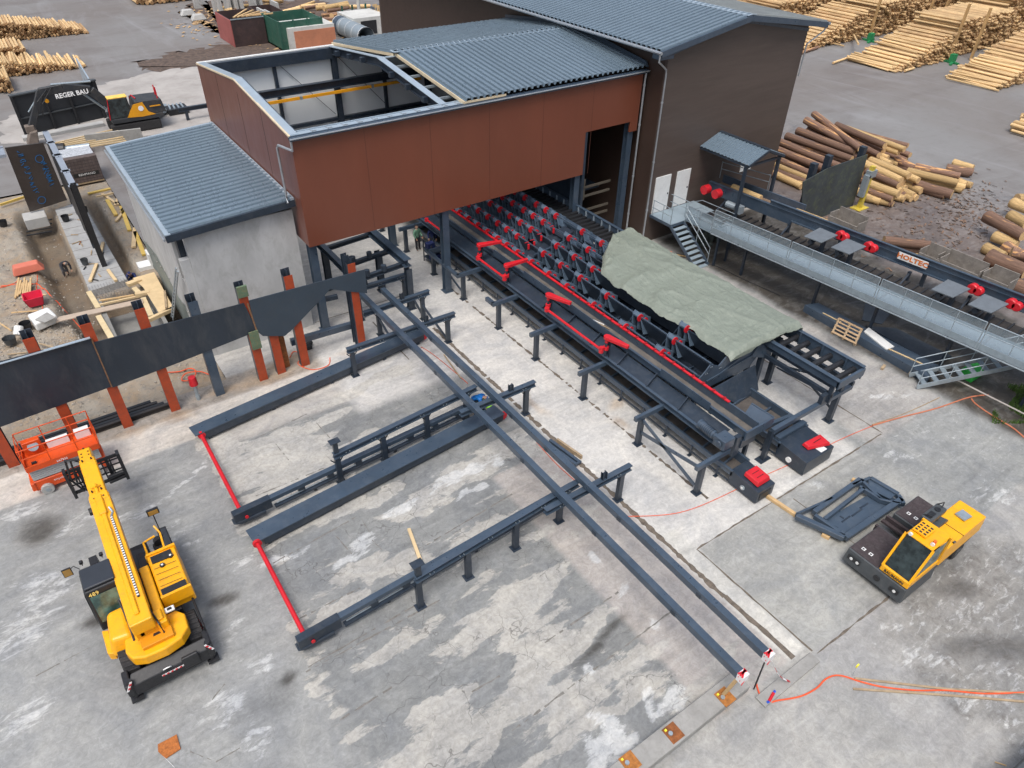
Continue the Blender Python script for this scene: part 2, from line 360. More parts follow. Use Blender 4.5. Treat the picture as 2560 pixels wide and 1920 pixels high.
rust = ell(blobs([(720, 900, 1.6, .45, .2), (655, 950, 1.2, .4, 0), (560, 975, 1.0, .3, 0), (1795, 1740, .4, .25, 0), (450, 1040, .8, .3, 0), (330, 1080, .8, .25, 0), (900, 870, .9, .25, 0), (1405, 770, .3, .6, 0), (1540, 1010, .5, .3, 0), (1560, 1060, .3, .5, 0), (1330, 1000, .2, 1.0, 0)]), .75, .7)
col = col*(1-rust[..., None]*.55)+np.array((.34, .22, .11))*rust[..., None]*.55
big = fbm(gx, gy, .12, 91, 3); col *= (1.0+.36*big)[..., None]
veh_shade = ell([(-1.7, 19.2, 1.5, 3.0, 0), (23, 5.3, 2.6, 1.4, 0)], .35, .6, .3); col *= (1-veh_shade)[..., None]  # soft shade under telehandler and side loader, multiplied into the paving colour
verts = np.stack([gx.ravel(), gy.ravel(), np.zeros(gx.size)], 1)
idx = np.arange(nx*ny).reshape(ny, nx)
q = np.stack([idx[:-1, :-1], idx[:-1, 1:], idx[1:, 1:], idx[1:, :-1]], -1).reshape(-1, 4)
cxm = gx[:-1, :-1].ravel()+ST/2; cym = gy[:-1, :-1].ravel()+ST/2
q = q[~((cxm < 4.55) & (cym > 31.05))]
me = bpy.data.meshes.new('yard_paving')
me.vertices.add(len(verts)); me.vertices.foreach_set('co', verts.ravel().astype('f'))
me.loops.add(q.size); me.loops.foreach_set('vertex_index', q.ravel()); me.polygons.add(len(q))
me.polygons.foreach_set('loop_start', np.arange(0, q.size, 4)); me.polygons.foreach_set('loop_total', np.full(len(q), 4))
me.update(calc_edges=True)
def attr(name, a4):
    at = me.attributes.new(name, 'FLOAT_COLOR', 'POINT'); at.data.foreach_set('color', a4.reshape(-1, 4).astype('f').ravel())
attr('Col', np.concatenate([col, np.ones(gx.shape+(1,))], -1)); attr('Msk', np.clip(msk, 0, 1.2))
yard = bpy.data.objects.new('yard_paving', me); C.objects.link(yard); struct(yard)
m, t, b = newmat('yard_paving')
co = coords(t); A = N(t, 'ShaderNodeAttribute', attribute_name='Col').outputs['Color']
Mk = N(t, 'ShaderNodeAttribute', attribute_name='Msk'); sp = N(t, 'ShaderNodeSeparateColor'); t.links.new(Mk.outputs['Color'], sp.inputs[0])
cr = Mk.outputs['Alpha']
nA = noise(t, coords(t, (.55, 1.5, 1)), 1.0, 10, .70, .25); nB = noise(t, coords(t, (.9, 2.4, 1)), 1.6, 9, .74, .5); nF = noise(t, co, 22, 4, .75); nM = noise(t, co, 5, 8, .7)
c = mixc(t, ramp(t, nM, .3, .7), (.90, .90, .90), (1.08, 1.08, 1.08)); c = mixc(t, 1., A, c, 'MULTIPLY')
c = mixc(t, math_(t, 'MULTIPLY', ramp(t, nF, .42, .75), .22), c, mixc(t, 1., c, (1.7, 1.65, 1.55), 'MULTIPLY'))
fc = ramp(t, math_(t, 'ADD', sp.outputs[0], math_(t, 'MULTIPLY', math_(t, 'SUBTRACT', nA, .5), 2.0)), .5, .60)
crust = mixc(t, ramp(t, nM, .3, .7), (.37, .355, .325), (.51, .49, .45))
c = mixc(t, math_(t, 'MULTIPLY', fc, .78), c, crust)
fw = ramp(t, math_(t, 'ADD', sp.outputs[1], math_(t, 'MULTIPLY', math_(t, 'SUBTRACT', nB, .5), 1.9)), .5, .74)
c = mixc(t, math_(t, 'MULTIPLY', fw, .66), c, mixc(t, ramp(t, nM, .3, .7), (.50, .515, .53), (.72, .72, .70)))
fd = ramp(t, math_(t, 'ADD', sp.outputs[2], math_(t, 'MULTIPLY', math_(t, 'SUBTRACT', noise(t, co, 1.9, 7, .72, 1.), .5), 2.4)), .55, .85)
c = mixc(t, math_(t, 'MULTIPLY', fd, .45), c, (.085, .07, .058))
c = mixc(t, math_(t, 'MULTIPLY', ramp(t, noise(t, coords(t, (1, 1.8, 1)), .8, 9, .74, 1.2), .48, .8), .34), c, (.50, .505, .505))
st = noise(t, coords(t, (.22, 2.0, 1)), 1.3, 9, .68, .4); st2 = noise(t, coords(t, (1, 1, 1)), 3.2, 8, .75, 1.8)
lo = noise(t, co, .28, 5, .6, .5)
c = mixc(t, ramp(t, lo, .35, .62), c, mixc(t, 1., c, mixc(t, ramp(t, st, .3, .7), (.76, .76, .76), (1.15, 1.15, 1.15)), 'MULTIPLY'))
c = mixc(t, 1., c, mixc(t, ramp(t, noise(t, co, .42, 8, .66, 1.4), .34, .66), (.80, .815, .84), (1.12, 1.11, 1.08)), 'MULTIPLY')
c = mixc(t, 1., c, mixc(t, ramp(t, st2, .34, .66), (.80, .80, .80), (1.12, 1.12, 1.12)), 'MULTIPLY')
# cracks in the old slab
wv = N(t, 'ShaderNodeVectorMath', operation='ADD'); nv = N(t, 'ShaderNodeTexNoise'); t.links.new(co, nv.inputs['Vector']); nv.inputs['Scale'].default_value = 2.2
sc_ = N(t, 'ShaderNodeVectorMath', operation='SCALE'); t.links.new(nv.outputs['Color'], sc_.inputs[0]); sc_.inputs['Scale'].default_value = .55
t.links.new(co, wv.inputs[0]); t.links.new(sc_.outputs[0], wv.inputs[1])
def crack(scale, wd, lo, hi, ns):
    v = N(t, 'ShaderNodeTexVoronoi', feature='DISTANCE_TO_EDGE'); t.links.new(wv.outputs[0], v.inputs['Vector']); v.inputs['Scale'].default_value = scale
    return math_(t, 'MULTIPLY', ramp(t, v.outputs['Distance'], 0, wd, True), ramp(t, noise(t, co, ns, 3), lo, hi))
ck = math_(t, 'MAXIMUM', crack(1.5, .02, .54, .64, .4), crack(.6, .007, .47, .55, .3))
ck = math_(t, 'MULTIPLY', ck, cr)
c = mixc(t, math_(t, 'MULTIPLY', ck, .7), c, (.07, .065, .06))
t.links.new(c, b.inputs['Base Color'])
rr = mixc(t, fc, (.55, .55, .55), (.92, .92, .92)); t.links.new(rr, b.inputs['Roughness'])
hh = math_(t, 'ADD', math_(t, 'MULTIPLY', nF, .15), math_(t, 'ADD', math_(t, 'MULTIPLY', fc, .9), math_(t, 'MULTIPLY', ck, -1.6)))
hh = math_(t, 'ADD', hh, math_(t, 'MULTIPLY', noise(t, coords(t, (.7, 2.2, 1)), 3.5, 8, .7, 1.2), .5))
bump(t, b, hh, .4, .02)
me.materials.append(m)
# far ground with a hole for the excavation
m, t, b = newmat('yard_asphalt'); co = coords(t)
n1 = noise(t, co, .045, 8, .55, .8); n2 = noise(t, coords(t, (.25, 1, 1)), .12, 10, .7, 1.5); n3 = noise(t, co, .9, 10, .75); n4 = noise(t, coords(t, (1, .2, 1)), .3, 8, .7, 1.)
c = mixc(t, ramp(t, n1, .35, .65), (.21, .206, .202), (.17, .152, .14)); c = mixc(t, ramp(t, n2, .5, .8), c, (.12, .10, .092)); c = mixc(t, math_(t, 'MULTIPLY', ramp(t, n4, .5, .75), .5), c, (.31, .31, .32))
c = mixc(t, math_(t, 'MULTIPLY', ramp(t, n3, .5, .8), .3), c, (.07, .055, .05)); t.links.new(c, b.inputs['Base Color']); b.inputs['Roughness'].default_value = .62
bump(t, b, n3, .25, .05); ASPH = m
z = -.03; hx0, hx1, hy0, hy1 = -14., 4.55, 31.05, 62.; Bg = 500.
mb = MB()
mb.quad((-Bg, -Bg, z), (Bg, -Bg, z), (Bg, hy0, z), (-Bg, hy0, z)); mb.quad((-Bg, hy1, z), (Bg, hy1, z), (Bg, Bg, z), (-Bg, Bg, z))
mb.quad((-Bg, hy0, z), (hx0, hy0, z), (hx0, hy1, z), (-Bg, hy1, z)); mb.quad((hx1, hy0, z), (Bg, hy0, z), (Bg, hy1, z), (hx1, hy1, z))
struct(mb.build('ground', m))
# bark litter and stained aprons in the far yard: thin irregular sheets
def blob_sheet(name, pts, m, z, jit=.35, n=6):
    out = []; P = [Vector((p[0], p[1], 0)) for p in pts]
    for i in range(len(P)):
        a, bb = P[i], P[(i+1) % len(P)]; L = (bb-a).length; k = max(1, int(L/.5)) if L < 30 else int(L/1.5)
        for j in range(k):
            p = a.lerp(bb, j/k); p += Vector((random.uniform(-jit, jit), random.uniform(-jit, jit), 0)); out.append((p.x, p.y, z))
    mb = MB(); mb.add(out, [tuple(range(len(out)))]); return struct(mb.build(name, m))
BARKD = mat('bark_litter', (.085, .062, .052), .95, 0, .5, 1.2, (.3, .2, .12), .45, .5)
PALEG = mat('pale_hardstanding', (.36, .34, .32), .85, 0, .2, .25, (.2, .17, .15), .5)
SOILF = mat('packed_earth', (.25, .19, .13), .95, 0, .25, .6, (.14, .11, .085), .5, .3)
def gp(*a): return [tuple(G(x, y)[:2]) for x, y in a]
blob_sheet('pale_hardstanding', gp((0, 300), (230, 215), (420, 172), (560, 150), (560, 330), (330, 345), (60, 360), (0, 360)), PALEG, -.018, .5)
blob_sheet('bark_litter', gp((330, 160), (420, 135), (560, 112), (640, 105), (700, 108), (760, 130), (560, 160), (430, 175), (350, 172)), BARKD, -.012, .9)
blob_sheet('bark_litter', gp((455, 28), (480, 5), (800, 0), (870, 45), (800, 80), (720, 110), (600, 100), (520, 70)), BARKD, -.010, .9)
blob_sheet('pale_hardstanding', gp((885, 70), (1060, 25), (1200, 30), (1215, 60), (1050, 80)), PALEG, -.016, .5)
# joints and the two rail trenches
JN = mat('joint_dirt', (.13, .108, .088), .95, 0, .4, 4, (.26, .2, .14), .5, .4)
JN2 = mat('crack_dirt', (.17, .16, .145), .95, 0, .4, 5, (.3, .28, .25), .5, .3)
def joint(mb, p, q, w, z=.004, seg=.35, jit=.35, gaps=0.):
    p = Vector((*p[:2], 0)); q = Vector((*q[:2], 0)); L = (q-p).length; d = (q-p)/L; n = Vector((-d.y, d.x, 0)); k = max(2, int(L/seg)); P = []
    for i in range(k+1):
        c = p+d*(L*i/k)+n*random.uniform(-w, w)*(.25 if w < .1 else .1); ww = w*.5*random.uniform(1-jit, 1+jit)
        P.append((c-n*ww, c+n*ww))
    for i in range(k):
        if random.random() < gaps: continue
        a, b_ = P[i]; c, d_ = P[i+1]; mb.quad((a.x, a.y, z), (c.x, c.y, z), (d_.x, d_.y, z), (b_.x, b_.y, z))
mb = MB()
for a in (((1280, 1828), (1676, 1530)), ((1352, 1614), (1546, 1480)), ((683, 1408), (889, 1293)), ((640, 1096), (767, 1035)), ((1068, 1362), (1280, 1235)), ((765, 1680), (1100, 1500)),
          ((770, 1668), (1062, 1500)), ((720, 1560), (900, 1470)), ((850, 1800), (980, 1718)), ((1180, 1730), (1250, 1690)), 
          ((640, 1240), (810, 1170)), ):
    joint(mb, G(*a[0]), G(*a[1]), .045, .004, .16, .95, .18)
for a in (((780, 1045), (825, 1095)), ((690, 1110), (725, 1155)), ((905, 1300), (930, 1340)), ((840, 1340), (880, 1385)), ((930, 1350), (955, 1375)), ((90, 1690), (240, 1610)), ((455, 1870), (540, 1905)), ((540, 1905), (600, 1870)), ((530, 1750), (570, 1700))):
    joint(mb, G(*a[0]), G(*a[1]), .03, .004, .14, .95, .15)
struct(mb.build('slab_joints', JN2))
mb = MB(); joint(mb, (15.45, 29.4), (15.5, 8.2), .2, .005, .14, .4, .04); joint(mb, (15.55, 8.2), (15.62, 5.2), .2, .005, .3, .15); joint(mb, (18.45, 33), (18.62, 11.9), .11, .005, .12, .8, .14)
joint(mb, (16.28, 10.3), (16.35, 5.0), .06, .006, .3, .5); joint(mb, (16.3, 10.3), (28.4, 10.2), .06, .006, .3, .8); joint(mb, (28.5, 10.2), (28.5, 30), .06, .006, .3, .8); joint(mb, (21.6, 10.2), (21.7, 4.9), .05, .006, .3, .6, .1)
joint(mb, (12.9, 31.8), (12.9, 27.5), .05, .006); joint(mb, (10.2, 33.5), (16, 33.4), .05, .006); joint(mb, (16.4, 4.85), (27, 4.7), .06, .006, .3, .9)
struct(mb.build('rail_trenches', JN))
# concrete kerb beam at the front edge of the slab
mb = MB(); mb.box(2.0, 13.4, 5.28, 5.95, 0, .32); o = mb.build('kerb_beam', CONC, bevel=.02); struct(o)
mb = MB(); mb.box(13.4, 16.2, 4.6, 5.0, 0, .08); struct(mb.build('kerb_stone', CONC, bevel=.01))
# ---------------- excavation: a height field with two trenches
def lin(p, q, wd, xx, yy):
    px, py = p; qx, qy = q; dx, dy = qx-px, qy-py; L2 = dx*dx+dy*dy
    tt = np.clip(((xx-px)*dx+(yy-py)*dy)/L2, 0, 1); d = np.hypot(xx-px-tt*dx, yy-py-tt*dy); return 1-sstep(d, wd*.55, wd*1.45)
sx = np.arange(-14, 4.56, .14); sx[-1] = 4.55; sy = np.arange(31.05, 62.01, .14); sy = np.append(sy, 62.)
ex, ey = np.meshgrid(sx, sy)
hz = -.12+(fbm(ex, ey, .5, 5, 5)-.5)*.7+(fbm(ex, ey, 2.2, 9, 4)-.5)*.25
tr = np.maximum(lin((-.75, 57.5), (-.1, 42.), 1.05, ex, ey), lin((-.1, 42.), (.1, 39), .8, ex, ey)); hz = hz*(1-tr)-1.45*tr
tr = lin((2.95, 60), (2.95, 44.5), .42, ex, ey); hz = hz*(1-tr)-1.2*tr
shelf = sstep(ex, 3.1, 3.5)*sstep(ey, 44, 46); hz = hz*(1-shelf)+shelf*(-.35+(fbm(ex, ey, 1.5, 8)-.5)*.2)
pit = sstep(ex, .2, .5)*sstep(ey, 36.2, 36.6)*(1-sstep(ey, 43.2, 43.6)); hz = hz*(1-pit)-1.5*pit
strip = sstep(ex, .2, .45)*(1-sstep(ex, 2.5, 2.75))*sstep(ey, 43.6, 44.0); hz = hz*(1-strip)-.5*strip
hump = np.exp(-((ex+1.6)**2/2.5+(ey-37.3)**2/1.6)); hz = hz+hump*.45
far = sstep(ey, 58.5, 59.5); hz = hz*(1-far)+far*(-.15)
edge = 1-sstep(ey, 31.05, 31.5); hz = hz*(1-edge)-.02*edge
e2 = sstep(ex, 4.45, 4.55)*0; mbn = len(sx)
idx = np.arange(ex.size).reshape(ex.shape); q = np.stack([idx[:-1, :-1], idx[:-1, 1:], idx[1:, 1:], idx[1:, :-1]], -1).reshape(-1, 4)
me2 = bpy.data.meshes.new('excavated_soil'); me2.from_pydata(np.stack([ex.ravel(), ey.ravel(), hz.ravel()], 1).tolist(), [], q.tolist())
me2.polygons.foreach_set('use_smooth', [True]*len(me2.polygons))
m, t, b = newmat('excavated_soil'); co = coords(t); n1 = noise(t, co, .5, 10, .7, .4); n2 = noise(t, co, 9, 8, .75); n3 = noise(t, co, 2.4, 8, .7)
c = mixc(t, ramp(t, n1, .35, .62), (.30, .225, .15), (.31, .28, .235)); c = mixc(t, ramp(t, n3, .5, .65), c, (.22, .20, .175)); c = mixc(t, ramp(t, n2, .6, .72), c, (.42, .40, .37))
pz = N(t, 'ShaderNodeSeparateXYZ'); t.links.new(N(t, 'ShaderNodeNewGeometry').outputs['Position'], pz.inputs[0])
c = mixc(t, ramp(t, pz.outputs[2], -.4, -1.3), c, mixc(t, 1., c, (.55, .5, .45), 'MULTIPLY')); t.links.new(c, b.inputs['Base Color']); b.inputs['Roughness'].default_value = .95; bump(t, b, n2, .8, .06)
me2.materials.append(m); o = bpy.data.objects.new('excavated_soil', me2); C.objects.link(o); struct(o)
def hgt(x, y):
    i = int(round((y-31.05)/.14)); j = int(round((x+14)/.14)); i = max(0, min(i, hz.shape[0]-1)); j = max(0, min(j, hz.shape[1]-1)); return float(hz[i, j])
# ================================================================ BUILDINGS
def corrug(mb, a, b, c, d, n, h=.045, fr=.38, thick=0.):
    # sheet a-b (rib starts) to d-c (rib ends): ribs run a->d; n ribs between a and b
    a, b, c, d = map(Vector, (a, b, c, d)); nrm = (b-a).cross(d-a).normalized()
    if nrm.z < 0: nrm = -nrm
    P = []; Q = []
    for i in range(n):
        for s_, hh in ((0, 0), (.26, 0), (.36, h), (.90, h)):
            tt = (i+s_)/n; P.append(a.lerp(b, tt)+nrm*hh); Q.append(d.lerp(c, tt)+nrm*hh)
    P.append(b); Q.append(c); k = len(P)
    mb.add(P+Q, [(i, i+1, k+i+1, k+i) for i in range(k-1)])
X0, X1, YF, YB, ZB, ZE, ZR, YM = 10.2, 31.95, 32.1, 46.9, 5.24, 10.75, 11.55, 39.5
hall = thing('sawmill_hall', 'red-brown clad hall on columns with half of its ribbed roof still open', 'building', (X0, YF, 0))
mb = MB(); T = .12
mb.prism([(X0, YF, ZB), (27.8, YF, ZB), (27.8, YF, 7.83), (31.35, YF, 7.83), (31.35, YF, 7.2), (X1, YF, 7.2), (X1, YF, ZE), (X0, YF, ZE)], (0, T, 0))
o = mb.build('front_cladding', CLAD, hall)
mb = MB()
for x in np.arange(13.8, 31, 3.6): mb.box(x-.012, x+.012, YF-.004, YF, ZB+.01, ZE-.02)
for z in np.arange(6.2, 10.5, 1.05): pass
each(mb, 'panel_seam', mat('seam_brown', (.10, .034, .021), .5), hall)
mb = MB(); mb.prism([(X0, YF+T, ZB), (X0, YB, ZB), (X0, YB, ZE), (X0, YM, ZR), (X0, YF+T, ZE)], (T, 0, 0)); mb.build('gable_cladding', CLADL, hall)
mb = MB()
for y in (36.0, 39.5, 43.2): mb.box(X0-.006, X0, y-.02, y+.02, ZB, ZE+.2)
each(mb, 'gable_seam', DBROWN2, hall)
mb = MB(); mb.box(X0+T, X1, YB-.1, YB, 0, ZE); mb.build('back_wall', INNER, hall)
mb = MB(); mb.box(X0, X1, YB+.003, YB+.1, 3, ZE-.01); mb.build('back_cladding', CLAD, hall)
mb = MB(); mb.box(X0+T+.003, X1-.1, YF+T+.003, YF+T+.05, ZB+.02, ZE-.1)
mb.quad((X0+T+.01, YF+.2, ZB), (X0+T+.01, YB, ZB), (X0+T+.01, YB, ZE), (X0+T+.01, YF+.2, ZE)); 
mb2 = MB(); mb2.box(X0+T+.003, 27.8, YF+T+.003, YF+T+.05, ZB+.02, ZE-.1); mb2.box(27.8, X1-.1, YF+T+.003, YF+T+.05, 7.85, ZE-.1)
mb2.quad((X0+T+.01, YF+.2, ZB), (X0+T+.01, YB, ZB), (X0+T+.01, YB, ZE), (X0+T+.01, YF+.2, ZE)); mb2.build('inner_lining', INNER, hall)
# flashings round the open bay and gutter
mb = MB(); mb.bar((X0+.2, YF+.1, ZE+.05), (X0+.2, YM, ZR+.05), .42, .05); mb.bar((X0+.2, YM, ZR+.05), (X0+.2, YB, ZE+.05), .42, .05)
mb.build('gable_flashing', FLASH, hall)
mb = MB(); mb.bar((X0-.02, YF, ZE+.03), (X0-.02, YM, ZR+.03), .09, .08); mb.bar((X0-.02, YM, ZR+.03), (X0-.02, YB, ZE+.03), .09, .08); mb.build('foam_edge', FOAM, hall)
mb = MB(); mb.box(X0, 19.5, YF+.02, YF+.42, ZE+.0, ZE+.05); mb.box(X0+.4, 19.6, YF+.44, YF+.5, ZE-.2, ZE+.09); mb.build('eaves_flashing', FLASH, hall)
mb = MB()
for x in np.arange(11.3, 19.2, .78): mb.box(x-.015, x+.22, YF+.1, YF+.13, ZE+.05, ZE+.09); mb.box(x-.02, x+.02, YF+.03, YF+.4, ZE+.05, ZE+.075)
each(mb, 'gutter_bracket', GUTTER, hall)
mb = MB(); mb.channel((X0-.1, YF-.14, ZE-.04), (X1+.25, YF-.14, ZE-.04), .22, .15, .02, (0, 0, 1), -1); mb.box(X0-.05, X1+.2, YF-.06, YF+.03, ZE-.12, ZE+.06)
mb.build('gutter', NAVY2, hall)
mb = MB(); mb.poly([(X0-.12, YF-.24, ZE-.02), (X1+.25, YF-.24, ZE-.02)], .045, 8); mb.build('gutter_lip', GUTTER, hall)
mb = MB(); mb.poly([(X0-.05, YF-.15, ZE-.1), (X0-.05, YF-.15, ZE-.55), (X0-.38, YF+.75, ZE-.5), (X0-.42, YF+.85, ZE-.65), (X0-.42, YF+.85, 7.75), (X0-.5, YF+.6, 7.5)], .06, 8); mb.build('downpipe', GUTTER, hall, smooth=True)
mb = MB(); mb.poly([(X1+.08, YF-.15, ZE-.1), (X1+.1, YF-.1, ZE-.5), (X1+.1, YF-.1, .3)], .06, 8)
for z in (ZE-.9, 7.5, 4.2, 1.6): mb.tube((X1+.1, YF-.1, z), (X1+.1, YF-.1, z+.12), .08, n=8)
mb.build('downpipe', GUTTER, hall, smooth=True)
mb = MB(); mb.box(X0+T, X1, YB-.5, YB-.12, ZE-.62, ZE+.02); mb.build('eaves_beam', NAVY, hall); mb = MB(); mb.box(X0, X1, YB-.12, YB+.12, ZE+.02, ZE+.08); mb.build('back_flashing', WHITE, hall)
# portal frames
for x in (10.55, 18.45, 25.2, 31.5):
    f = MB()
    f.ibeam((x, YF+.35, ZE-.18), (x, YM, ZR-.18), .28, .45); f.ibeam((x, YM, ZR-.18), (x, YB-.3, ZE-.18), .28, .45)
    o = f.build('rafter', NAVY, hall)
    f = MB(); f.ibeam((x, YB-.45, 0), (x, YB-.45, ZE-.3), .34, .34, up=(0, 1, 0)); f.build('column', NAVY, hall)
    if x < 31: pass
f = MB(); f.bar((18.45, YF+.4, ZE+.07), (18.45, YM, ZR+.07), .4, .03); f.bar((18.45, YM, ZR+.07), (18.45, YB-.3, ZE+.07), .34, .03)
f.box(18.5, 19.6, YM-.1, YM+.1, ZR-.01, ZR+.04)
f.build('rafter_flashing', FLASH, hall)
f = MB()
for k, yy in enumerate((33.6, 35.2, 36.8, 38.4)):
    zz = ZE+(yy-YF)/(YM-YF)*(ZR-ZE)-.1; f.box(18.6, 31.6, yy-.05, yy+.05, zz-.12, zz)
for yy in (41, 42.6, 44.2, 45.6):
    zz = ZE+(YB-yy)/(YB-YM)*(ZR-ZE)-.1; f.box(18.6, 31.6, yy-.05, yy+.05, zz-.12, zz)
each(f, 'purlin', GALV, hall)
f = MB()
for k in range(1, 4):
    for sgn in (0, 1):
        yy = YF+(YM-YF)*k/4 if not sgn else YB-(YB-YM)*k/4; zz = ZE+(ZR-ZE)*k/4-.2; f.box(18.05, 18.33, yy-.13, yy+.13, zz-.15, zz+.12)
each(f, 'purlin_cleat', NAVY, hall)
for x in (14.6, 22): f = MB(); f.box(x-.1, x+.1, YB-.32, YB-.12, 0, ZE-.6); f.build('wall_post', NAVY, hall)
for z in (6.3,): f = MB(); f.box(X0+T, 26, YB-.34, YB-.11, z-.11, z+.11); f.build('wall_girt', NAVY, hall)
f = MB(); f.ibeam((X0+T, YB-1.0, 8.75), (30, YB-1.0, 8.75), .34, .45); f.build('crane_beam', NAVY, hall)
f = MB(); f.box(X0+.9, 15.4, YB-1.75, YB-1.65, 8.35, 8.52); f.box(15.6, 20.3, YB-1.75, YB-1.65, 8.35, 8.52); f.box(20.5, 24, YB-1.75, YB-1.65, 8.35, 8.52); f.build('crane_rail', YLINE, hall)
f = MB(); f.box(15.42, 15.58, YB-1.76, YB-1.64, 8.34, 8.53); f.box(20.32, 20.48, YB-1.76, YB-1.64, 8.34, 8.53); each(f, 'rail_joint', GALV, hall)
f = MB()
for a, b_ in (((14.7, 10.4), (18.2, 6.6)), ((14.7, 6.2), (18.2, 2.2)), ((14.6, 6.2), (10.6, 2.2)), ((14.5, 6.4), (10.6, 10.2)), ((18.6, 10.4), (22, 6.6))): f.bar((a[0], YB-.22, a[1]), (b_[0], YB-.22, b_[1]), .03, .03)
each(f, 'bracing_rod', NAVY, hall)
# roof sheets on the covered part
XS = 19.45
f = MB(); f.m = 0
corrug(f, (XS, YF-.1, ZE+.18), (X1+.1, YF-.1, ZE+.18), (X1+.1, YM, ZR+.2), (XS, YM, ZR+.2), 33, .13); f.build('roof', ROOF, hall)
f = MB(); corrug(f, (XS-.7, YB+.25, ZE+.16), (X1+.3, YB+.25, ZE+.16), (X1+.3, YM, ZR+.2), (XS-.2, YM, ZR+.2), 35, .13); f.build('roof', ROOF, hall)
f = MB(); f.bar((XS, YF-.08, ZE+.09), (XS, YM, ZR+.1), .12, .16); f.bar((XS-.15, YM, ZR+.1), (XS-.7, YB+.2, ZE+.09), .1, .16); f.box(XS, 22, YF-.1, YF-.02, ZE+.06, ZE+.16)
f.build('foam_edge', FOAM, hall)
f = MB(); f.bar((XS-.2, YM-.13, ZR+.26), (X1, YM-.13, ZR+.26), .35, .03, (0, .1, 1)); f.bar((XS-.2, YM+.15, ZR+.262), (X1, YM+.15, ZR+.262), .3, .03, (0, -.1, 1)); f.build('ridge_flashing', FLASH, hall)
f = MB(); f.prism([(X1+.12, YF-.15, ZE+.2), (X1+.12, YM, ZR+.2), (X1+.12, YM, ZR+.62), (X1+.12, YF+.1, ZE+.5)], (.1, 0, 0)); f.prism([(X1+.12, YM, ZR+.2), (X1+.12, YB, ZE+.2), (X1+.12, YB, ZE+.55), (X1+.12, YM, ZR+.62)], (.1, 0, 0)); f.build('wall_flashing', NAVY2, hall)
# columns below
def base_col(mb, x, y, z1, w=.4, d=.4, pl=.6): mb.ibeam((x, y, .03), (x, y, z1), w, d, .03, (0, 1, 0)); mb.box(x-pl/2, x+pl/2, y-pl/2, y+pl/2, 0, .03)
for (x, y) in ((18.15, 32.45), (27.55, 32.45), (31.6, 32.45), (10.45, 32.6), (18.15, 39.5), (27.55, 39.5)):
    f = MB(); base_col(f, x, y, 8.2 if x > 31 else ZB+.3); f.build('column', NAVY2, hall)
f = MB(); f.box(27.82, 28.0, YF+.02, YF+.6, 0, 7.8); f.box(27.82, 31.3, YF+.5, YF+.7, 0.0, .1); f.build('door_jamb', NAVY, hall)
f = MB(); f.box(28.0, 31.4, 44.0, 44.1, 0, 7.8); f.box(28.02, 28.05, YF+.6, 44, 0, 7.8); f.build('dark_partition', NAVY, hall)
f = MB()
for z in (3.1, 3.7, 1.6, 2.1): f.bar((28.1, YF+1.2, z), (31.3, YF+1.2, z), .05, .16)
for x in (28.3, 29.0): f.box(x-.07, x+.07, YF+1.1, YF+1.2, 2.9, 4.3)
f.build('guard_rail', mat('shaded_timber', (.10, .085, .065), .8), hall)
f = MB(); f.box(28.0, 31.5, YF+2.5, 44, 2.75, 2.9); f.build('platform', NAVY, hall)
# dark rear room seen below the cladding
f = MB(); f.box(19, 32, 46.0, 46.3, 0, ZB+1); f.build('rear_partition', NAVY, hall)
# ---------------- tall building
tb = thing('tall_building', 'tall dark brown building with a low-pitched ribbed roof and overhanging eaves', 'building', (32.25, 30.6, 0))
tx0, tx1, ty, tyb, te, trg = 32.3, 44.9, 30.6, 68., 12.2, 13.35
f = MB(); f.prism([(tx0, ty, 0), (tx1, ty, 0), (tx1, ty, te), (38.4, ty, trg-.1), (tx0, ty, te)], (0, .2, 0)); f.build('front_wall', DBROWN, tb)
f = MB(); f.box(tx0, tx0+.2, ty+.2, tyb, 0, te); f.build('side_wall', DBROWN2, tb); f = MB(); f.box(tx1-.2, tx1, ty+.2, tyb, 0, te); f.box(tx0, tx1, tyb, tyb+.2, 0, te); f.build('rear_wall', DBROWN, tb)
f = MB(); corrug(f, (31.2, 68, te+.02), (31.2, 30.2, te+.02), (38.4, 30.2, trg), (38.4, 68, trg), 92, .13); f.build('roof', ROOF, tb)
f = MB(); corrug(f, (46.2, 68, te+.02), (46.2, 30.2, te+.02), (38.4, 30.2, trg), (38.4, 68, trg), 92, .13); f.build('roof', mat('dusty_roof', (.24, .26, .26), .5, .2, .15, .6), tb)
f = MB(); f.bar((31.2, 30.12, te-.1), (38.4, 30.12, trg-.1), .14, .32); f.bar((38.4, 30.12, trg-.1), (46.2, 30.12, te-.1), .14, .32); f.box(31.3, tx0, 30.2, ty+.3, te-.45, te-.05); f.bar((tx0, ty-.02, te-.33), (38.4, ty-.02, trg-.33), .1, .18); f.bar((38.4, ty-.02, trg-.33), (tx1, ty-.02, te-.33), .1, .18)
f.build('verge_board', NAVY2, tb)
f = MB(); f.bar((38.2, 30.1, trg+.08), (38.2, 68, trg+.08), .4, .03, (-.12, 0, 1)); f.bar((38.6, 30.1, trg+.08), (38.6, 68, trg+.08), .4, .03, (.12, 0, 1)); f.build('ridge_flashing', FLASH, tb)
f = MB(); f.poly([(31.08, 30.0, te-.02), (31.08, 68, te-.02)], .09, 8); f.build('gutter', GUTTER, tb)
f = MB(); f.poly([(31.08, 30.1, te-.1), (31.1, 30.12, te-.5), (32.1, 30.45, te-1.1), (32.16, 30.48, te-1.3), (32.16, 30.48, .2)], .055, 8)
for z in (9.2, 5.6, 2.4): f.tube((32.16, 30.48, z), (32.16, 30.48, z+.1), .075, n=8)
f.build('downpipe', GUTTER, tb, smooth=True)
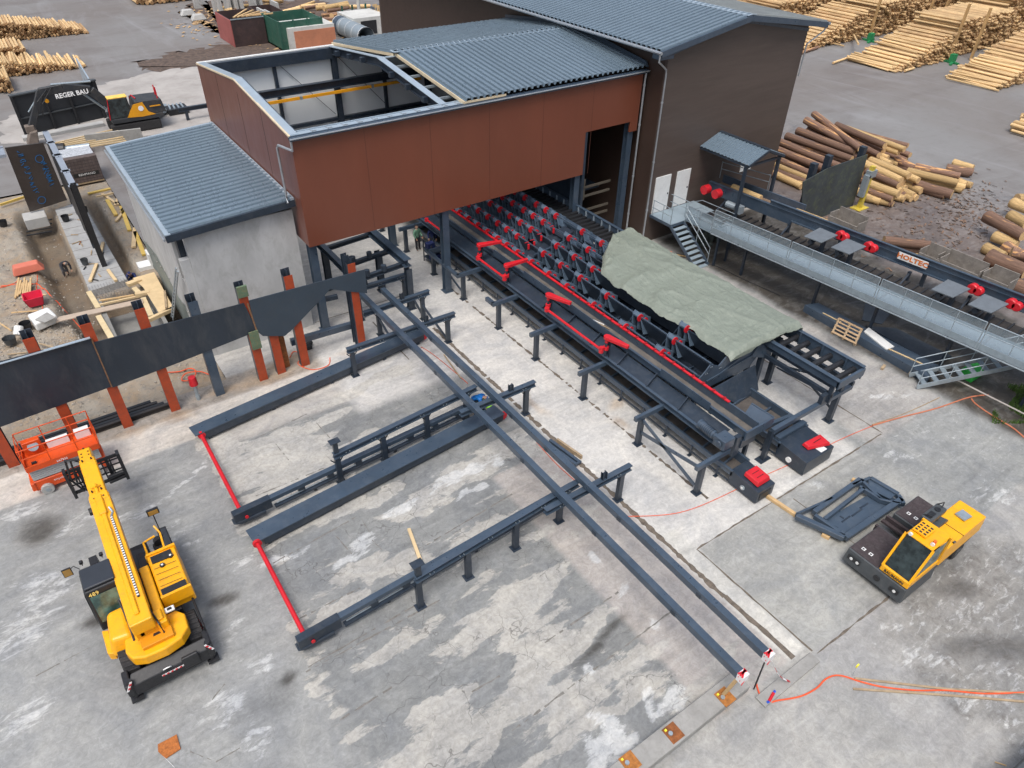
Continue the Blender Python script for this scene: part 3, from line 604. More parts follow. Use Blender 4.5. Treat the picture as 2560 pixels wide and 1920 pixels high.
f = MB(); f.poly([(46.25, 30.0, te-.02), (46.25, 60, te-.02)], .09, 8); f.poly([(46.2, 30.1, te-.1), (46, 30.2, te-.5), (45, 30.5, te-1.2), (44.95, 30.5, 9)], .055, 8); f.build('gutter', GUTTER, tb)
f = MB(); f.tube((38.3, 42.2, trg-.05), (38.3, 42.2, trg+.9), .14, n=10); f.build('vent_pipe', NAVY2, tb)
for i, (a, b_, z0, z1) in enumerate(((32.72, 34.05, 2.05, 4.47), (34.62, 35.85, 2.07, 4.48))):
    f = MB(); f.box(a, b_, ty-.06, ty-.0, z0, z1); d = f.build('door', WHITE, tb)
    f = MB(); f.box(b_-.16, b_-.1, ty-.1, ty-.06, z0+1.1, z0+1.2); f.build('handle', BLACK, d)
f = MB(); f.box(41.0, 42.1, ty-.05, ty, 3.1, 4.5); f.build('window_panel', WHITE, tb)
# ---------------- concrete annex with lean-to roof
ax = thing('concrete_annex', 'pale concrete annex with a ribbed flat-pitched metal roof beside the hall', 'building', (4.5, 33.3, 0))
f = MB(); f.box(4.78, 10.05, 33.35, 33.6, 0, 6.85); f.build('front_wall', CONCW, ax)
f = MB(); f.prism([(4.35, 34.4, -.6), (4.35, 46, -.6), (4.35, 46, 6.75), (4.35, 34.4, 6.75)], (.25, 0, 0)); f.build('side_wall', CONCW, ax)
GREENP = mat('green_grey_render', (.19, .22, .205), .7, 0, .15, 1., (.32, .32, .31), .5)
f = MB(); f.prism([(4.34, 35.0, -.7), (4.34, 46, -.7), (4.34, 46, 1.4), (4.34, 42, 2.2), (4.34, 38, 1.3), (4.34, 36.5, 1.6)], (-.02, 0, 0)); f.build('sealing_coat', GREENP, ax)
f = MB(); f.box(4.5, 4.78, 33.8, 34.3, 0, 6.8); f.build('recess', NAVY, ax); f = MB(); f.box(4.35, 4.775, 33.4, 33.75, 0, 5.6); f.box(4.35, 4.6, 33.75, 34.4, 0, 4.2); f.build('corner_wall', CONCW, ax)
f = MB(); corrug(f, (4.2, 46.3, 7.1), (4.2, 33.1, 7.1), (10.1, 33.1, 7.42), (10.1, 46.3, 7.42), 28, .16); f.build('roof', ROOF, ax)
f = MB(); f.box(4.0, 4.25, 33.0, 46.5, 6.98, 7.2); f.bar((4.0, 46.4, 7.12), (10.15, 46.4, 7.46), .22, .14); f.bar((10.05, 33, 7.5), (10.05, 46.4, 7.5), .18, .14); f.build('edge_flashing', FLASH, ax)
f = MB(); f.bar((4.0, 33.05, 6.98), (10.15, 33.05, 7.3), .16, .34); f.build('fascia', NAVY, ax)
f = MB(); f.poly([(3.93, 33.0, 6.95), (3.93, 46.5, 6.95)], .06, 8); f.build('gutter', GUTTER, ax)
f = MB()
for y in np.arange(35.5, 46, 1.1): f.tube((4.3, y, 1.9+.25*math.sin(y)), (4.25, y, 1.9+.25*math.sin(y)), .05, n=6)
f.build('tie_holes', CONC, ax)
# ================================================================ YARD STEEL
def box_beam(p, q, w_, h_, name, label, cat, group=None, m=NAVY2, extra=None):
    t_ = thing(name, label, cat, (p[0], p[1], 0), group); f = MB(); f.bar(p, q, w_, h_); f.build('beam', m, t_, bevel=.008); return t_
for (x, y1, lab) in ((12.42, 31.9, 'left of the two long parallel steel beams lying on trestles, barrier tape at its end'), (13.6, 31.5, 'right of the two long parallel steel beams lying on trestles, nearer the conveyors')):
    t_ = box_beam((x, 5.15, 1.98), (x, y1, 1.98), .26, .3, 'long_steel_beam', lab, 'steel beam', 'long beams on the trestles')
    f = MB()
    for y in (8, 12, 16.5, 19, 23.5, 26): f.box(x-.15, x-.133, y-.1, y+.1, 1.84, 2.0)
    f.build('side_plate', NAVY, t_); f = MB(); f.box(x-.145, x+.145, 5.1, 5.32, 1.81, 2.145)
    f.build('end_wrap', mat('white_film', (.7, .7, .7), .4), t_); f = MB()
    for k in range(3): f.bar((x-.16, 5.08+k*.09, 1.83+k*.1), (x+.16, 5.14+k*.09, 1.93+k*.1), .02, .06); f.bar((x-.15, 5.14+k*.08, 2.15), (x+.15, 5.3-k*.04, 2.15), .06, .01)
    f.build('barrier_tape', RED, t_)
def trestle(p, q, posts, label, z=1.75, stubs=(), caps=(), braces=()):
    t_ = thing('beam_trestle', label, 'trestle', (p[0], p[1], 0), 'navy beam trestles across the slab')
    f = MB(); f.ibeam((*p, z-.13), (*q, z-.13), .24, .26, .025); f.build('cross_beam', NAVY2, t_)
    for (x, y) in posts:
        f = MB(); f.box(x-.11, x+.11, y-.09, y+.09, .02, z-.27); f.box(x-.19, x+.19, y-.17, y+.17, 0, .02)
        f.bar((x-.28, y, z-.3), (x-.1, y, z-.55), .03, .04); f.bar((x+.28, y, z-.3), (x+.1, y, z-.55), .03, .04); f.build('post', NAVY, t_)
    for (x, y, h_) in stubs:
        f = MB(); f.box(x-.1, x+.1, y-.02, y+.02, z, z+h_); f.box(x-.1, x-.08, y-.09, y+.09, z, z+h_); f.box(x+.08, x+.1, y-.09, y+.09, z, z+h_); f.build('stub', NAVY, t_)
    for (x, y, h_) in caps:
        f = MB(); f.box(x-.1, x+.1, y-.08, y+.08, z, z+h_); f.box(x-.22, x+.22, y-.16, y+.16, z+h_, z+h_+.03); f.build('cap_post', NAVY, t_)
    for a, b_ in braces: f = MB(); f.bar(a, b_, .1, .1); f.build('brace', NAVY, t_)
    f = MB()
    n_ = int((Vector(q)-Vector(p)).length/1.1)
    for i in range(n_):
        c_ = Vector(p).lerp(Vector(q), (i+.5)/n_)
        for dx in (-.08, .08): f.tube((c_.x+dx, c_.y-.1, z-.13), (c_.x+dx, c_.y-.145, z-.13), .018, n=6)
    f.build('bolt_row', GALV, t_); return t_
trestle((11.6, 14.02), (15.95, 14.02), [(15.45, 13.98)], 'short trestle under the beam pair nearest the foreground', stubs=[(14.5, 14.02, .35)])
trestle((6.05, 14.05), (13.6, 14.5), [(6.15, 14.05), (8.24, 14.17), (10.46, 14.3), (12.7, 14.44)], 'long front trestle of four posts beside the front chain track', caps=[(6.2, 14.07, .6)])
trestle((11.9, 20.66), (15.95, 20.62), [(15.45, 20.6)], 'middle short trestle under the beam pair, right of the blue-clad person', stubs=[(14.6, 20.64, .35)])
trestle((6.2, 21.25), (13.5, 21.85), [(6.34, 21.27), (8.49, 21.44), (10.73, 21.65), (12.9, 21.8)], 'long middle trestle of four posts beside the middle chain track', caps=[(6.35, 21.27, .6)])
trestle((9.75, 27.8), (15.9, 27.75), [(10.0, 27.8), (15.45, 27.78)], 'trestle nearest the upper end of the rear flat plate', stubs=[(14.2, 27.77, .35)])
trestle((11.9, 30.4), (15.9, 30.5), [(12.72, 30.45), (15.44, 30.5)], 'trestle just in front of the lifting table frame', stubs=[(14.2, 30.45, .35)], braces=[((15.4, 30.6, 1.0), (15.4, 27.9, .2)), ((12.7, 30.6, 1.2), (12.7, 28.4, .2))])
trestle((12.2, 32.9), (15.8, 32.85), [(15.55, 32.85), (12.6, 32.9)], 'trestle half under the edge of the brown hall', stubs=[(13.2, 32.87, .35)], braces=[((15.5, 33, 1.4), (15.45, 30.6, .2))])
def track(p, q, label):
    t_ = thing('chain_track', label, 'chain track', (p[0], p[1], 0), 'low chain tracks on the slab'); P = Vector(p); Q = Vector(q); d = (Q-P).normalized()
    f = MB(); f.bar(P, Q, .24, .2); f.build('upper_rail', NAVY2, t_, bevel=.008)
    f = MB(); f.bar(P+Vector((1.6, 0, -.42)), Q+Vector((0, 0, -.42)), .2, .07); f.build('lower_rail', NAVY, t_); L = (Q-P).length; k = int(L/1.35)
    for i in range(1, k):
        c_ = P+d*(1.5+(L-1.6)*i/k); f = MB(); f.bar(c_+Vector((0, 0, -.05)), c_+Vector((0, 0, -.48)), .28, .2, (0, 1, 0)); f.build('bracket', NAVY, t_)
    f = MB(); f.bar(P+d*-.02+Vector((0, 0, -.12)), P+d*1.5+Vector((0, 0, -.12)), .3, .5); f.prism([P+Vector((-.1, -.17, -.3)), P+Vector((1.2, -.17, -.3)), P+Vector((1.2, -.17, -.46)), P+Vector((.2, -.17, -.46))], (0, .34, 0)); f.build('drive_head', NAVY, t_, bevel=.01)
    f = MB(); f.tube(P+Vector((.45, -.16, -.18)), P+Vector((.45, -.2, -.18)), .07, n=12); f.build('bearing', RED, t_)
    f = MB(); f.tube(P+Vector((1.7, 0, -.28)), Q+Vector((0, 0, -.28)), .025, n=6); f.build('drive_shaft', GALV, t_)
    f = MB()
    for s_ in (.28, .6, .92): c_ = P.lerp(Q, s_); f.box(c_.x-.06, c_.x+.06, c_.y-.05, c_.y+.05, 0, c_.z-.4)
    each(f, 'foot', NAVY, t_); return t_
track((1.95, 14.72, .68), (13.9, 15.2, .68), 'front low chain track with red cross shaft reaching its head')
track((1.9, 21.3, .68), (13.9, 21.95, .68), 'middle low chain track beside the long flat plate')
def flat(p, q, wd, label):
    t_ = thing('flat_skid', label, 'steel skid', (p[0], p[1], 0), 'wide plate skids on the slab'); P = Vector(p); Q = Vector(q)
    f = MB(); f.bar(P, Q, wd, .05); f.build('cover_plate', NAVY2, t_)
    f = MB(); o_ = Vector((0, -wd*.33, -.2)); f.bar(P+o_+Vector((.4, 0, 0)), Q+o_, .16, .32); o_ = Vector((0, wd*.3, -.2)); f.bar(P+o_+Vector((.4, 0, 0)), Q+o_, .16, .32); f.build('side_rail', NAVY, t_)
    f = MB(); o_ = Vector((0, -wd*.55, -.42)); f.bar(P+o_+Vector((.6, .2, 0)), Q+o_+Vector((0, .2, 0)), .1, .06); f.build('lower_rail', NAVY, t_)
    f = MB(); e = Q+Vector((.05, -wd*.3, -.22)); f.tube(e+Vector((0, -.06, 0)), e+Vector((0, .06, 0)), .2, n=14); f.build('end_guard', RED, t_)
    f = MB()
    for s_ in (.05, .3, .55, .8, .97): c_ = P.lerp(Q, s_); f.box(c_.x-.08, c_.x+.08, c_.y-wd*.4, c_.y+wd*.4, 0, .12)
    each(f, 'foot', NAVY, t_); return t_
flat(tuple(G(625, 1343, .5)), tuple(G(1248, 1024, .5)), .8, 'long flat-topped skid in the middle of the slab, red shaft at its lower end')
flat(tuple(G(480, 1080, .55)), tuple(G(1052, 828, .55)), .74, 'long flat-topped skid nearest the steel retaining wall')
for (y0, y1, lab) in ((27.1, 21.5, 'upper red drive shaft between the rear and middle chain tracks'), (19.75, 14.95, 'lower red drive shaft between the middle and front chain tracks')):
    f = MB(); f.tube((2.25, y0, .42), (2.25, y1, .42), .085, n=14); t_ = f.build('drive_shaft', RED, smooth=True); tag(t_, lab, 'shaft', 'red drive shafts'); 
    g = MB(); g.tube((2.25, y0, .42), (2.25, y0-.12, .42), .17, n=14); g.build('flange', RED, t_)
# small beams in the trench
t_ = thing('beam_offcut', 'two short navy beams lying together beside the rail trench', 'steel offcuts', (15.2, 17.2, 0)); f = MB(); f.bar((14.95, 18.3, .12), (15.2, 16.45, .12), .14, .14); f.bar((15.2, 18.35, .12), (15.42, 16.5, .12), .14, .14); f.bar((15.15, 16.46, .12), (15.5, 16.5, .12), .1, .12); f.build('channel', NAVY2, t_)
f = MB(); f.bar((15.5, 18.2, .1), (15.72, 16.7, .1), .1, .2); tag(f.build('timber_offcut', WOODG), 'weathered timber baulk against the two short navy beams', 'timber')
f = MB(); f.bar((14.6, 28.0-1.2, .08), (14.3, 24.6, .05), .06, .03); tag(f.build('timber_lath', WOODG), 'thin lath on the ground between the twin beams near the hall', 'timber')
f = MB(); f.bar((7.48, 17.4, .05), (7.0, 15.3, .05), .13, .08); tag(f.build('timber_batten', PLY), 'pale batten lying between the middle skid and the front track', 'timber')
# lifting table frame under the hall edge
t_ = thing('table_frame', 'tall four-legged steel frame of heavy beams half under the hall', 'steel frame', (13.5, 34, 0))
f = MB(); f.ibeam((12.35, 32.2, 2.75), (12.35, 38, 2.75), .3, .4); f.build('side_beam', NAVY2, t_); f = MB(); f.ibeam((15.35, 31.7, 3.0), (15.35, 38, 3.0), .42, .45); f.build('side_beam', NAVY2, t_)
for y in (32.2, 34.0, 36.5): f = MB(); f.ibeam((12.4, y, 2.6), (15.3, y, 2.75), .22, .26); f.build('cross_beam', NAVY, t_)
for x in (13.1, 14.1):
    for y in (32.2, 34.0): f = MB(); f.tube((x, y, 2.7), (x, y, 3.05), .15, n=12); f.build('spring_seat', NAVY, t_)
for (x, y) in ((12.4, 32.4), (15.4, 31.9), (14.9, 34.6), (12.4, 36.5)): f = MB(); base_col(f, x, y, 2.6, .34, .34, .5); f.build('leg', NAVY, t_)
t_ = box_beam((8.0, 31.0, .95), (11.6, 30.75, .95), .26, .34, 'floor_beam', 'lone navy I-beam running between the orange posts and the hall', 'steel beam')
f = MB(); f.bar((8.9, 33.0, 1.75), (11.4, 32.6, 1.75), .2, .24); tag(f.build('loose_beam', NAVY), 'short navy beam seen through the cut of the retaining plate', 'steel beam')
# ================================================================ STEEL RETAINING WALL
SWY = 29.9
SEAM = mat('rust_stained_weld', (.2, .11, .06), .9, 0, .4, 6)
def swp(px, py, dy=0): v = GY(px, py, SWY-.02+dy); return (v.x, SWY-.02+dy, v.z)
PLN = mat('navy_wall_plate', (.022, .031, .044), .4, 0, .2, .5, (.075, .08, .085), .55, .03, sc3=(1, 1, .3))
PLN2 = mat('cut_wall_plate', (.038, .055, .076), .42, 0, .12, .9, (.06, .065, .07), .4)
swt = thing('retaining_wall', 'long navy steel plate wall on orange posts ending in a jagged cut', 'steel wall', (3, SWY, 0))
def plate(pts, name, m, th=.05, y=SWY-.02):
    f = MB(); f.prism([(p[0], y, p[1]) for p in pts], (0, th, 0)); return f.build(name, m, swt)
plate([(-8, 5.2), (-.33, 5.02), (-.33, 2.42), (-8, 2.0)], 'wall_plate', PLN)
plate([(-.28, 4.75), (6.0, 4.55), (6.3, 2.9), (2.6, 2.55), (-.28, 2.35)], 'wall_plate', PLN)
A_ = [swp(*p) for p in ((622, 752), (912, 674), (918, 733), (874, 729), (825, 723), (799, 752), (730, 824), (712, 840), (657, 840), (640, 826))]
plate([(a[0], a[2]) for a in A_], 'cut_plate', PLN2, .05, SWY-.03)
f = MB(); f.box(-8, -.33, SWY-.12, SWY+.02, 5.03, 5.06); f.M = None; f.build('top_flange', FLASH, swt)
f = MB(); f.bar((-.3, SWY-.035, 5.0), (-.3, SWY-.035, 2.4), .05, .01, (0, 1, 0)); f.bar((6.15, SWY-.045, 4.5), (6.25, SWY-.045, 2.95), .07, .01, (0, 1, 0)); f.build('rusty_seam', SEAM, swt)
def spost(x, y, h_, m_=ORPOST, w_=.42, z0=0.):
    f = MB(); f.box(x-w_/2, x+w_/2, y, y+.03, z0, h_-.25); f.build('front_flange', m_, swt)
    f = MB(); f.box(x-.015, x+.015, y+.03, y+.33, z0, h_); f.box(x-w_/2, x+w_/2, y+.33, y+.36, z0, h_); f.box(x-w_/2+.003, x-w_/2+.02, y+.03, y+.33, z0+.0, h_-.26); f.build('post_web', NAVY, swt)
for x, h_ in ((-4.9, 5.9), (-2.35, 5.95), (-.3, 5.9), (1.8, 5.9)): spost(x, SWY+.04, h_)
spost(3.9, SWY+.04, 5.55, NAVY2); spost(6.05, SWY+.04, 5.5, ORPOST); spost(7.0, SWY+.1, 2.9, ORPOST); spost(7.35, SWY+.45, 2.9, RUSTY); spost(8.25, SWY+.04, 5.5, ORPOST); spost(11.42, SWY+.04, 5.2, ORPOST, .4)
GRN = mat('green_paint', (.10, .155, .095), .6, 0, .2, 3, (.3, .15, .05), .5)
f = MB(); f.box(5.82, 6.28, SWY-.12, SWY+.0, 4.9, 5.45); f.box(5.85, 6.3, SWY-.12, SWY-.05, 2.0, 3.0); f.build('green_clamp', GRN, swt)
f = MB(); f.ibeam((11.3, SWY+.5, .02), (11.3, SWY+.5, 5.3), .3, .3, .03, (0, 1, 0)); f.build('rear_post', NAVY, swt)
for i, y in enumerate((30.35, 30.55, 30.78, 31.0)):
    f = MB(); f.ibeam((-7, y, .14+.0*i), (1.7-.25*i, y, .14), .17, .24); tag(f.build('stacked_beam', BLACK if i % 2 else mat('black_primer', (.03, .026, .025), .5, 0, .3, 1)), 'black steel beam lying in the bundle behind the retaining wall posts', 'steel beam', 'black beams behind the posts')
# ================================================================ CONVEYORS
def drag(x0, x1, y0, y1, label, z=.85, side_ports=True):
    t_ = thing('drag_conveyor', label, 'conveyor', (x0, y0, 0), 'low drag conveyors')
    f = MB(); f.box(x0, x0+.06, y0+1.4, y1, z-.32, z); f.box(x0-.05, x0, y0+1.4, y1, z-.06, z); f.build('side_channel', NAVY2, t_)
    f = MB(); f.box(x1-.12, x1, y0+1.4, y1, z-.32, z+.1); f.build('side_channel', NAVY2, t_)
    f = MB(); f.box(x0+.06, x1-.12, y0+1.4, y1, z-.34, z-.3); f.build('trough_floor', mat('dusty_trough', (.075, .066, .06), .8, 0, .35, 2, (.14, .12, .1), .5), t_)
    for y in np.arange(y0+2, y1, 1.22): f = MB(); f.bar((x0+.08, y, z-.2), (x1-.14, y+.12, z-.2), .07, .14); f.build('flight', NAVY2, t_)
    f = MB(); f.bar((x0-.02, y0+1.5, .22), (x0-.02, y1, .22), .05, .09); f.build('lower_rail', NAVY, t_)
    for y in np.arange(y0+2.1, y1, 1.55): f = MB(); f.box(x0-.05, x0-.01, y-.05, y+.05, .0, z-.3); f.box(x0-.16, x0+.02, y-.08, y+.08, 0, .02); f.build('leg', NAVY, t_)
    for y in np.arange(y0+2.1, y1, 3.1): f = MB(); f.box(x1-.1, x1-.05, y-.05, y+.05, .0, z-.3); f.build('leg', NAVY, t_)
    f = MB(); f.hexa([(x0, y0, .1), (x1, y0, .1), (x1, y0+1.5, .1), (x0, y0+1.5, .1), (x0, y0, z-.12), (x1, y0, z-.12), (x1, y0+1.5, z), (x0, y0+1.5, z)]); h_ = f.build('drive_housing', NAVY, t_, bevel=.012)
    return t_
tA = drag(19.95, 21.0, 10.55, 40, 'front low drag conveyor ending in a housing with a square red guard')
f = MB(); f.hexa([(20.1, 10.75, .8), (20.9, 10.75, .8), (20.9, 11.5, .88), (20.1, 11.5, .88), (20.15, 10.8, 1.0), (20.85, 10.8, 1.0), (20.85, 11.5, 1.06), (20.15, 11.5, 1.06)]); g = f.build('chain_guard', RED, tA, bevel=.015)
f = MB(); f.box(20.3, 20.7, 11.0, 11.02, 1.035, 1.045); f.box(20.3, 20.7, 11.25, 11.27, 1.045, 1.06); f.build('vent_slot', BLACK, g)
f = MB(); f.tube((19.96, 11.3, .42), (19.9, 11.3, .42), .11, n=14); f.build('bearing', GALV, tA); f = MB(); f.tube((19.9, 11.3, .42), (19.88, 11.3, .42), .05, n=10); f.build('grease_cap', WHITE, tA)
f = MB(); f.box(20.1, 20.8, 10.53, 10.55, .2, .55); f.build('end_opening', BLACK, tA)
tB = drag(22.95, 24.85, 10.5, 34, 'rear wide drag conveyor with a red angled guard and a white label on its housing', .95)
f = MB(); f.hexa([(23.6, 10.95, .9), (24.7, 10.6, .9), (24.75, 11.25, .95), (23.6, 11.3, .95), (23.65, 11.0, 1.06), (24.65, 10.65, 1.06), (24.7, 11.2, 1.1), (23.65, 11.25, 1.1)]); g = f.build('chain_guard', RED, tB, bevel=.015)
f = MB(); f.box(24.0, 24.5, 11.0, 11.03, 1.09, 1.1); f.build('vent_slot', BLACK, g)
f = MB(); f.box(24.0, 24.4, 10.55, 10.85, .86, .885); f.build('label_plate', WHITE, tB); f = MB(); f.tube((22.96, 11.3, .42), (22.88, 11.3, .42), .13, n=14); f.build('bearing', WHITE, tB)
f = MB(); f.box(22.94, 24.86, 12.0, 12.25, .95, 1.12); f.bar((23.0, 13.0, 1.0), (24.8, 12.8, 1.0), .18, .12); f.build('cross_tie', NAVY2, tB)
# trough conveyor on gantry posts
tt = thing('trough_conveyor', 'raised belt trough on navy gantry posts with red swing arms and red rail', 'conveyor', (20.7, 12.2, 0))
tz = 2.45
f = MB(); f.box(20.66, 20.74, 12.3, 45, tz-.35, tz); f.box(20.6, 20.66, 12.3, 45, tz-.03, tz+.02); f.build('trough_wall', NAVY2, tt)
f = MB(); f.box(21.38, 21.46, 12.3, 45, tz-.35, tz+.12); f.build('trough_wall', NAVY2, tt); f = MB(); f.box(20.74, 21.38, 12.35, 45, tz-.36, tz-.3); f.build('belt', mat('dusty_belt', (.12, .11, .10), .7, 0, .3, 1.2, (.25, .2, .15), .5), tt)
f = MB(); f.box(21.34, 21.47, 13.9, 45, tz+.12, tz+.17); f.build('red_rail', RED, tt)
for y in np.arange(14.2, 25, .62): f = MB(); f.box(21.3, 21.49, y-.05, y+.05, tz+.17, tz+.2); f.build('rail_stop', mat('dark_red_stop', (.3, .006, .01), .5), tt)
f = MB(); f.prism([(20.6, 12.2, tz-.45), (22.35, 12.2, tz-.45), (22.35, 12.2, tz+.02), (20.6, 12.2, tz+.02)], (0, .08, 0)); f.bar((22.35, 12.25, tz-.2), (22.3, 13.4, tz-.2), .08, .45); f.prism([(21.5, 12.3, tz-.4), (22.3, 12.3, tz-.02), (22.3, 13.4, tz-.02), (21.5, 13.2, tz-.4)], (0, 0, .03)); f.build('end_hopper', NAVY2, tt)
f = MB(); f.prism([(20.6, 13, 2.05), (19.75, 13, 1.85), (19.75, 45, 1.85), (20.6, 45, 2.05)], (0, 0, .03)); f.build('side_tray', NAVY, tt)
for x in (19.72, 20.35): f = MB(); f.channel((x, 13, 1.85), (x, 45, 1.85), .14, .28, .02); f.build('long_beam', NAVY2, tt)
f = MB(); f.channel((21.5, 12.6, 1.75), (21.5, 45, 1.75), .14, .28, .02); f.build('long_beam', NAVY, tt)
for y in (15.2, 17.2, 19.2, 21.2, 23.2, 25.2): f = MB(); f.bar((19.75, y, 2.0), (20.6, y+.25, 2.2), .05, .14); f.build('tray_rib', NAVY, tt)
for (ya, yb) in ((14.2, 17.2), (19.6, 23.9), (25.3, 28), (29.2, 31)): f = MB(); f.bar((20.55, ya, 2.5), (20.55, yb, 2.5), .04, .4); f.build('skirt_board', NAVY2, tt)
for y in (12.42, 16.05, 19.98, 23.9, 27.4, 31.1, 34.6, 38.2, 41.8):
    f = MB(); f.bar((18.05, y, 1.65), (20.0, y, 1.65), .17, .22); f.build('cross_arm', NAVY2, tt)
    f = MB(); f.box(18.36, 18.58, y-.1, y+.1, .02, 1.55); f.box(18.27, 18.67, y-.18, y+.18, 0, .02); f.build('post', NAVY, tt)
for a, b_ in (((18.47, 15.95, 1.45), (18.47, 12.6, .3)), ((18.47, 15.95, .75), (18.47, 12.6, 1.35))): f = MB(); f.bar(a, b_, .06, .16); f.build('brace', NAVY2, tt)
for a, b_ in (((18.47, 34.5, 1.5), (18.47, 31.2, .4)),): f = MB(); f.bar(a, b_, .06, .12); f.build('brace', NAVY2, tt)
f = MB(); f.box(18.05, 18.25, 27.4, 28.1, 1.55, 1.76); f.box(18.0, 18.2, 31, 34.8, 1.6, 1.76); each(f, 'corner_beam', NAVY2, tt)
for y in (12.6, 17, 21.5, 26): f = MB(); f.box(21.4, 21.55, y-.08, y+.08, 0, 1.65); f.build('post', NAVY, tt)
f = MB(); f.box(22.35, 22.55, 12.1, 12.3, 0, 1.7); f.box(22.1, 22.8, 12.0, 12.4, 0, .02); f.build('post', NAVY, tt)
# gear motor
f = MB(); f.tube((19.75, 13.9, 2.15), (19.75, 13.1, 2.1), .2, n=14); f.tube((19.75, 13.95, 2.15), (19.75, 13.85, 2.15), .22, n=14); f.tube((19.75, 13.1, 2.1), (19.75, 12.9, 2.1), .15, n=12)
mo = f.build('gear_motor', NAVY2, tt, smooth=True); f = MB(); f.box(19.5, 20.15, 12.35, 12.95, 1.85, 2.35); f.tube((19.5, 12.65, 2.1), (19.42, 12.65, 2.1), .17, n=12); f.build('gearbox', NAVY2, mo, bevel=.05, seg=2)
f = MB()
for i in range(7): f.tube((19.75, 13.2+.09*i, 2.12), (19.75, 13.23+.09*i, 2.12), .215, n=14)
f.build('cooling_fins', NAVY, mo)
f = MB(); f.box(20.2, 20.5, 12.3, 12.5, 1.2, 2.3); f.box(20.5, 21.4, 12.25, 12.5, 1.6, 2.0); f.build('drive_bracket', NAVY, tt)
def redarm(x, y, dx, dy, L=1.35):
    f = MB(); d = Vector((dx, dy, 0)).normalized(); n = Vector((-d.y, d.x, 0)); P = Vector((x, y, 2.98)); pts = []
    for a in range(7): t_ = math.pi/2+math.pi*a/6; pts.append(P+d*(.17*math.cos(t_))+n*(.17*math.sin(t_)))
    pts += [P+d*L-n*.08, P+d*L+n*.09]; f.prism(pts, (0, 0, .16)); a_ = f.build('swing_arm', RED, tt, bevel=.01)
    f = MB(); f.tube(P+Vector((0, 0, 0)), P+Vector((0, 0, -.22)), .09, n=12); f.tube(P+Vector((0, 0, -.45)), P+Vector((0, 0, -.62)), .14, n=12); f.build('arm_hub', RED, a_)
    f = MB(); f.tube(P+Vector((0, 0, -.22)), P+Vector((0, 0, -1.1)), .06, n=10); f.bar(P+Vector((.15, -.1, -.15)), P+Vector((.15, -.1, -1.1)), .05, .05); f.bar(P+Vector((.25, .15, -.2)), P+Vector((.25, .15, -1.2)), .16, .04); f.build('arm_bearing', NAVY, a_)
redarm(19.75, 31.3, 1, -.25); redarm(19.7, 28.45, 1, -.05); redarm(19.75, 24.7, .35, -1); redarm(19.75, 20.1, .25, -1, 1.2)
for (a, b_) in ((37, 34.5), (31.0, 28.3), (24.4, 20.1)):
    f = MB(); f.tube((19.45, a, 2.45), (19.45, b_, 2.45), .065, n=8); l_ = f.build('link_rod', RED, tt); f = MB(); f.tube((19.45, b_, 2.3), (19.45, b_, 2.6), .12, n=12); f.tube((19.45, a, 2.35), (19.45, a, 2.55), .13, n=12); each(f, 'rod_eye', RED, l_)
# step feeder
def lerp_tab(tab, y):
    for (a, va), (b_, vb) in zip(tab, tab[1:]):
        if b_ <= y <= a: return vb+(va-vb)*(y-b_)/(a-b_)
    return tab[0][1] if y > tab[0][0] else tab[-1][1]
TLp = [(1532, 590), (1506, 640), (1504, 672), (1535, 703), (1598, 740), (1621, 758), (1653, 781), (1705, 807), (1734, 818), (1746, 833), (1786, 856), (1815, 876), (1834, 886), (1880, 862)]
TL = [(G(a, b_, 3.4).y, G(a, b_, 3.4).x) for a, b_ in TLp]
def under(x, y): return y < TL[0][0]-.1 and x > lerp_tab(TL, y)-.15
RIBM = mat('navy_rib_paint', (.085, .125, .175), .38, .0, .15, 1.2, (.15, .17, .19), .3)
sf = thing('step_feeder', 'stepped log feeder of navy slats with rows of red discs', 'log feeder', (21.5, 16, 0))
YW = .40
SX = [(21.52, 2.65), (22.35, 2.95), (23.2, 3.25), (24.08, 3.5), (24.95, 3.7)]
YD = [[32.2, 31.2, 30.1, 28.7, 27.1, 25.5, 23.25, 20.8, 18.2], [33.4, 32.4, 31.3, 28.7, 27.1, 25.4, 23.2, 20.7, 18.3], [34.4, 33.3, 32.2, 31.1, 28.6, 27.0, 25.4, 23.2, 20.6, 18.4], [34.3, 33.1, 32.1, 31.1, 28.6, 26.9, 25.2, 23, 20.5], [34.2, 33, 32, 31, 28.5, 26.8]]
for i_, yd_ in enumerate(YD): yd_.extend([max(yd_)+1.08*k for k in range(1, 8)])
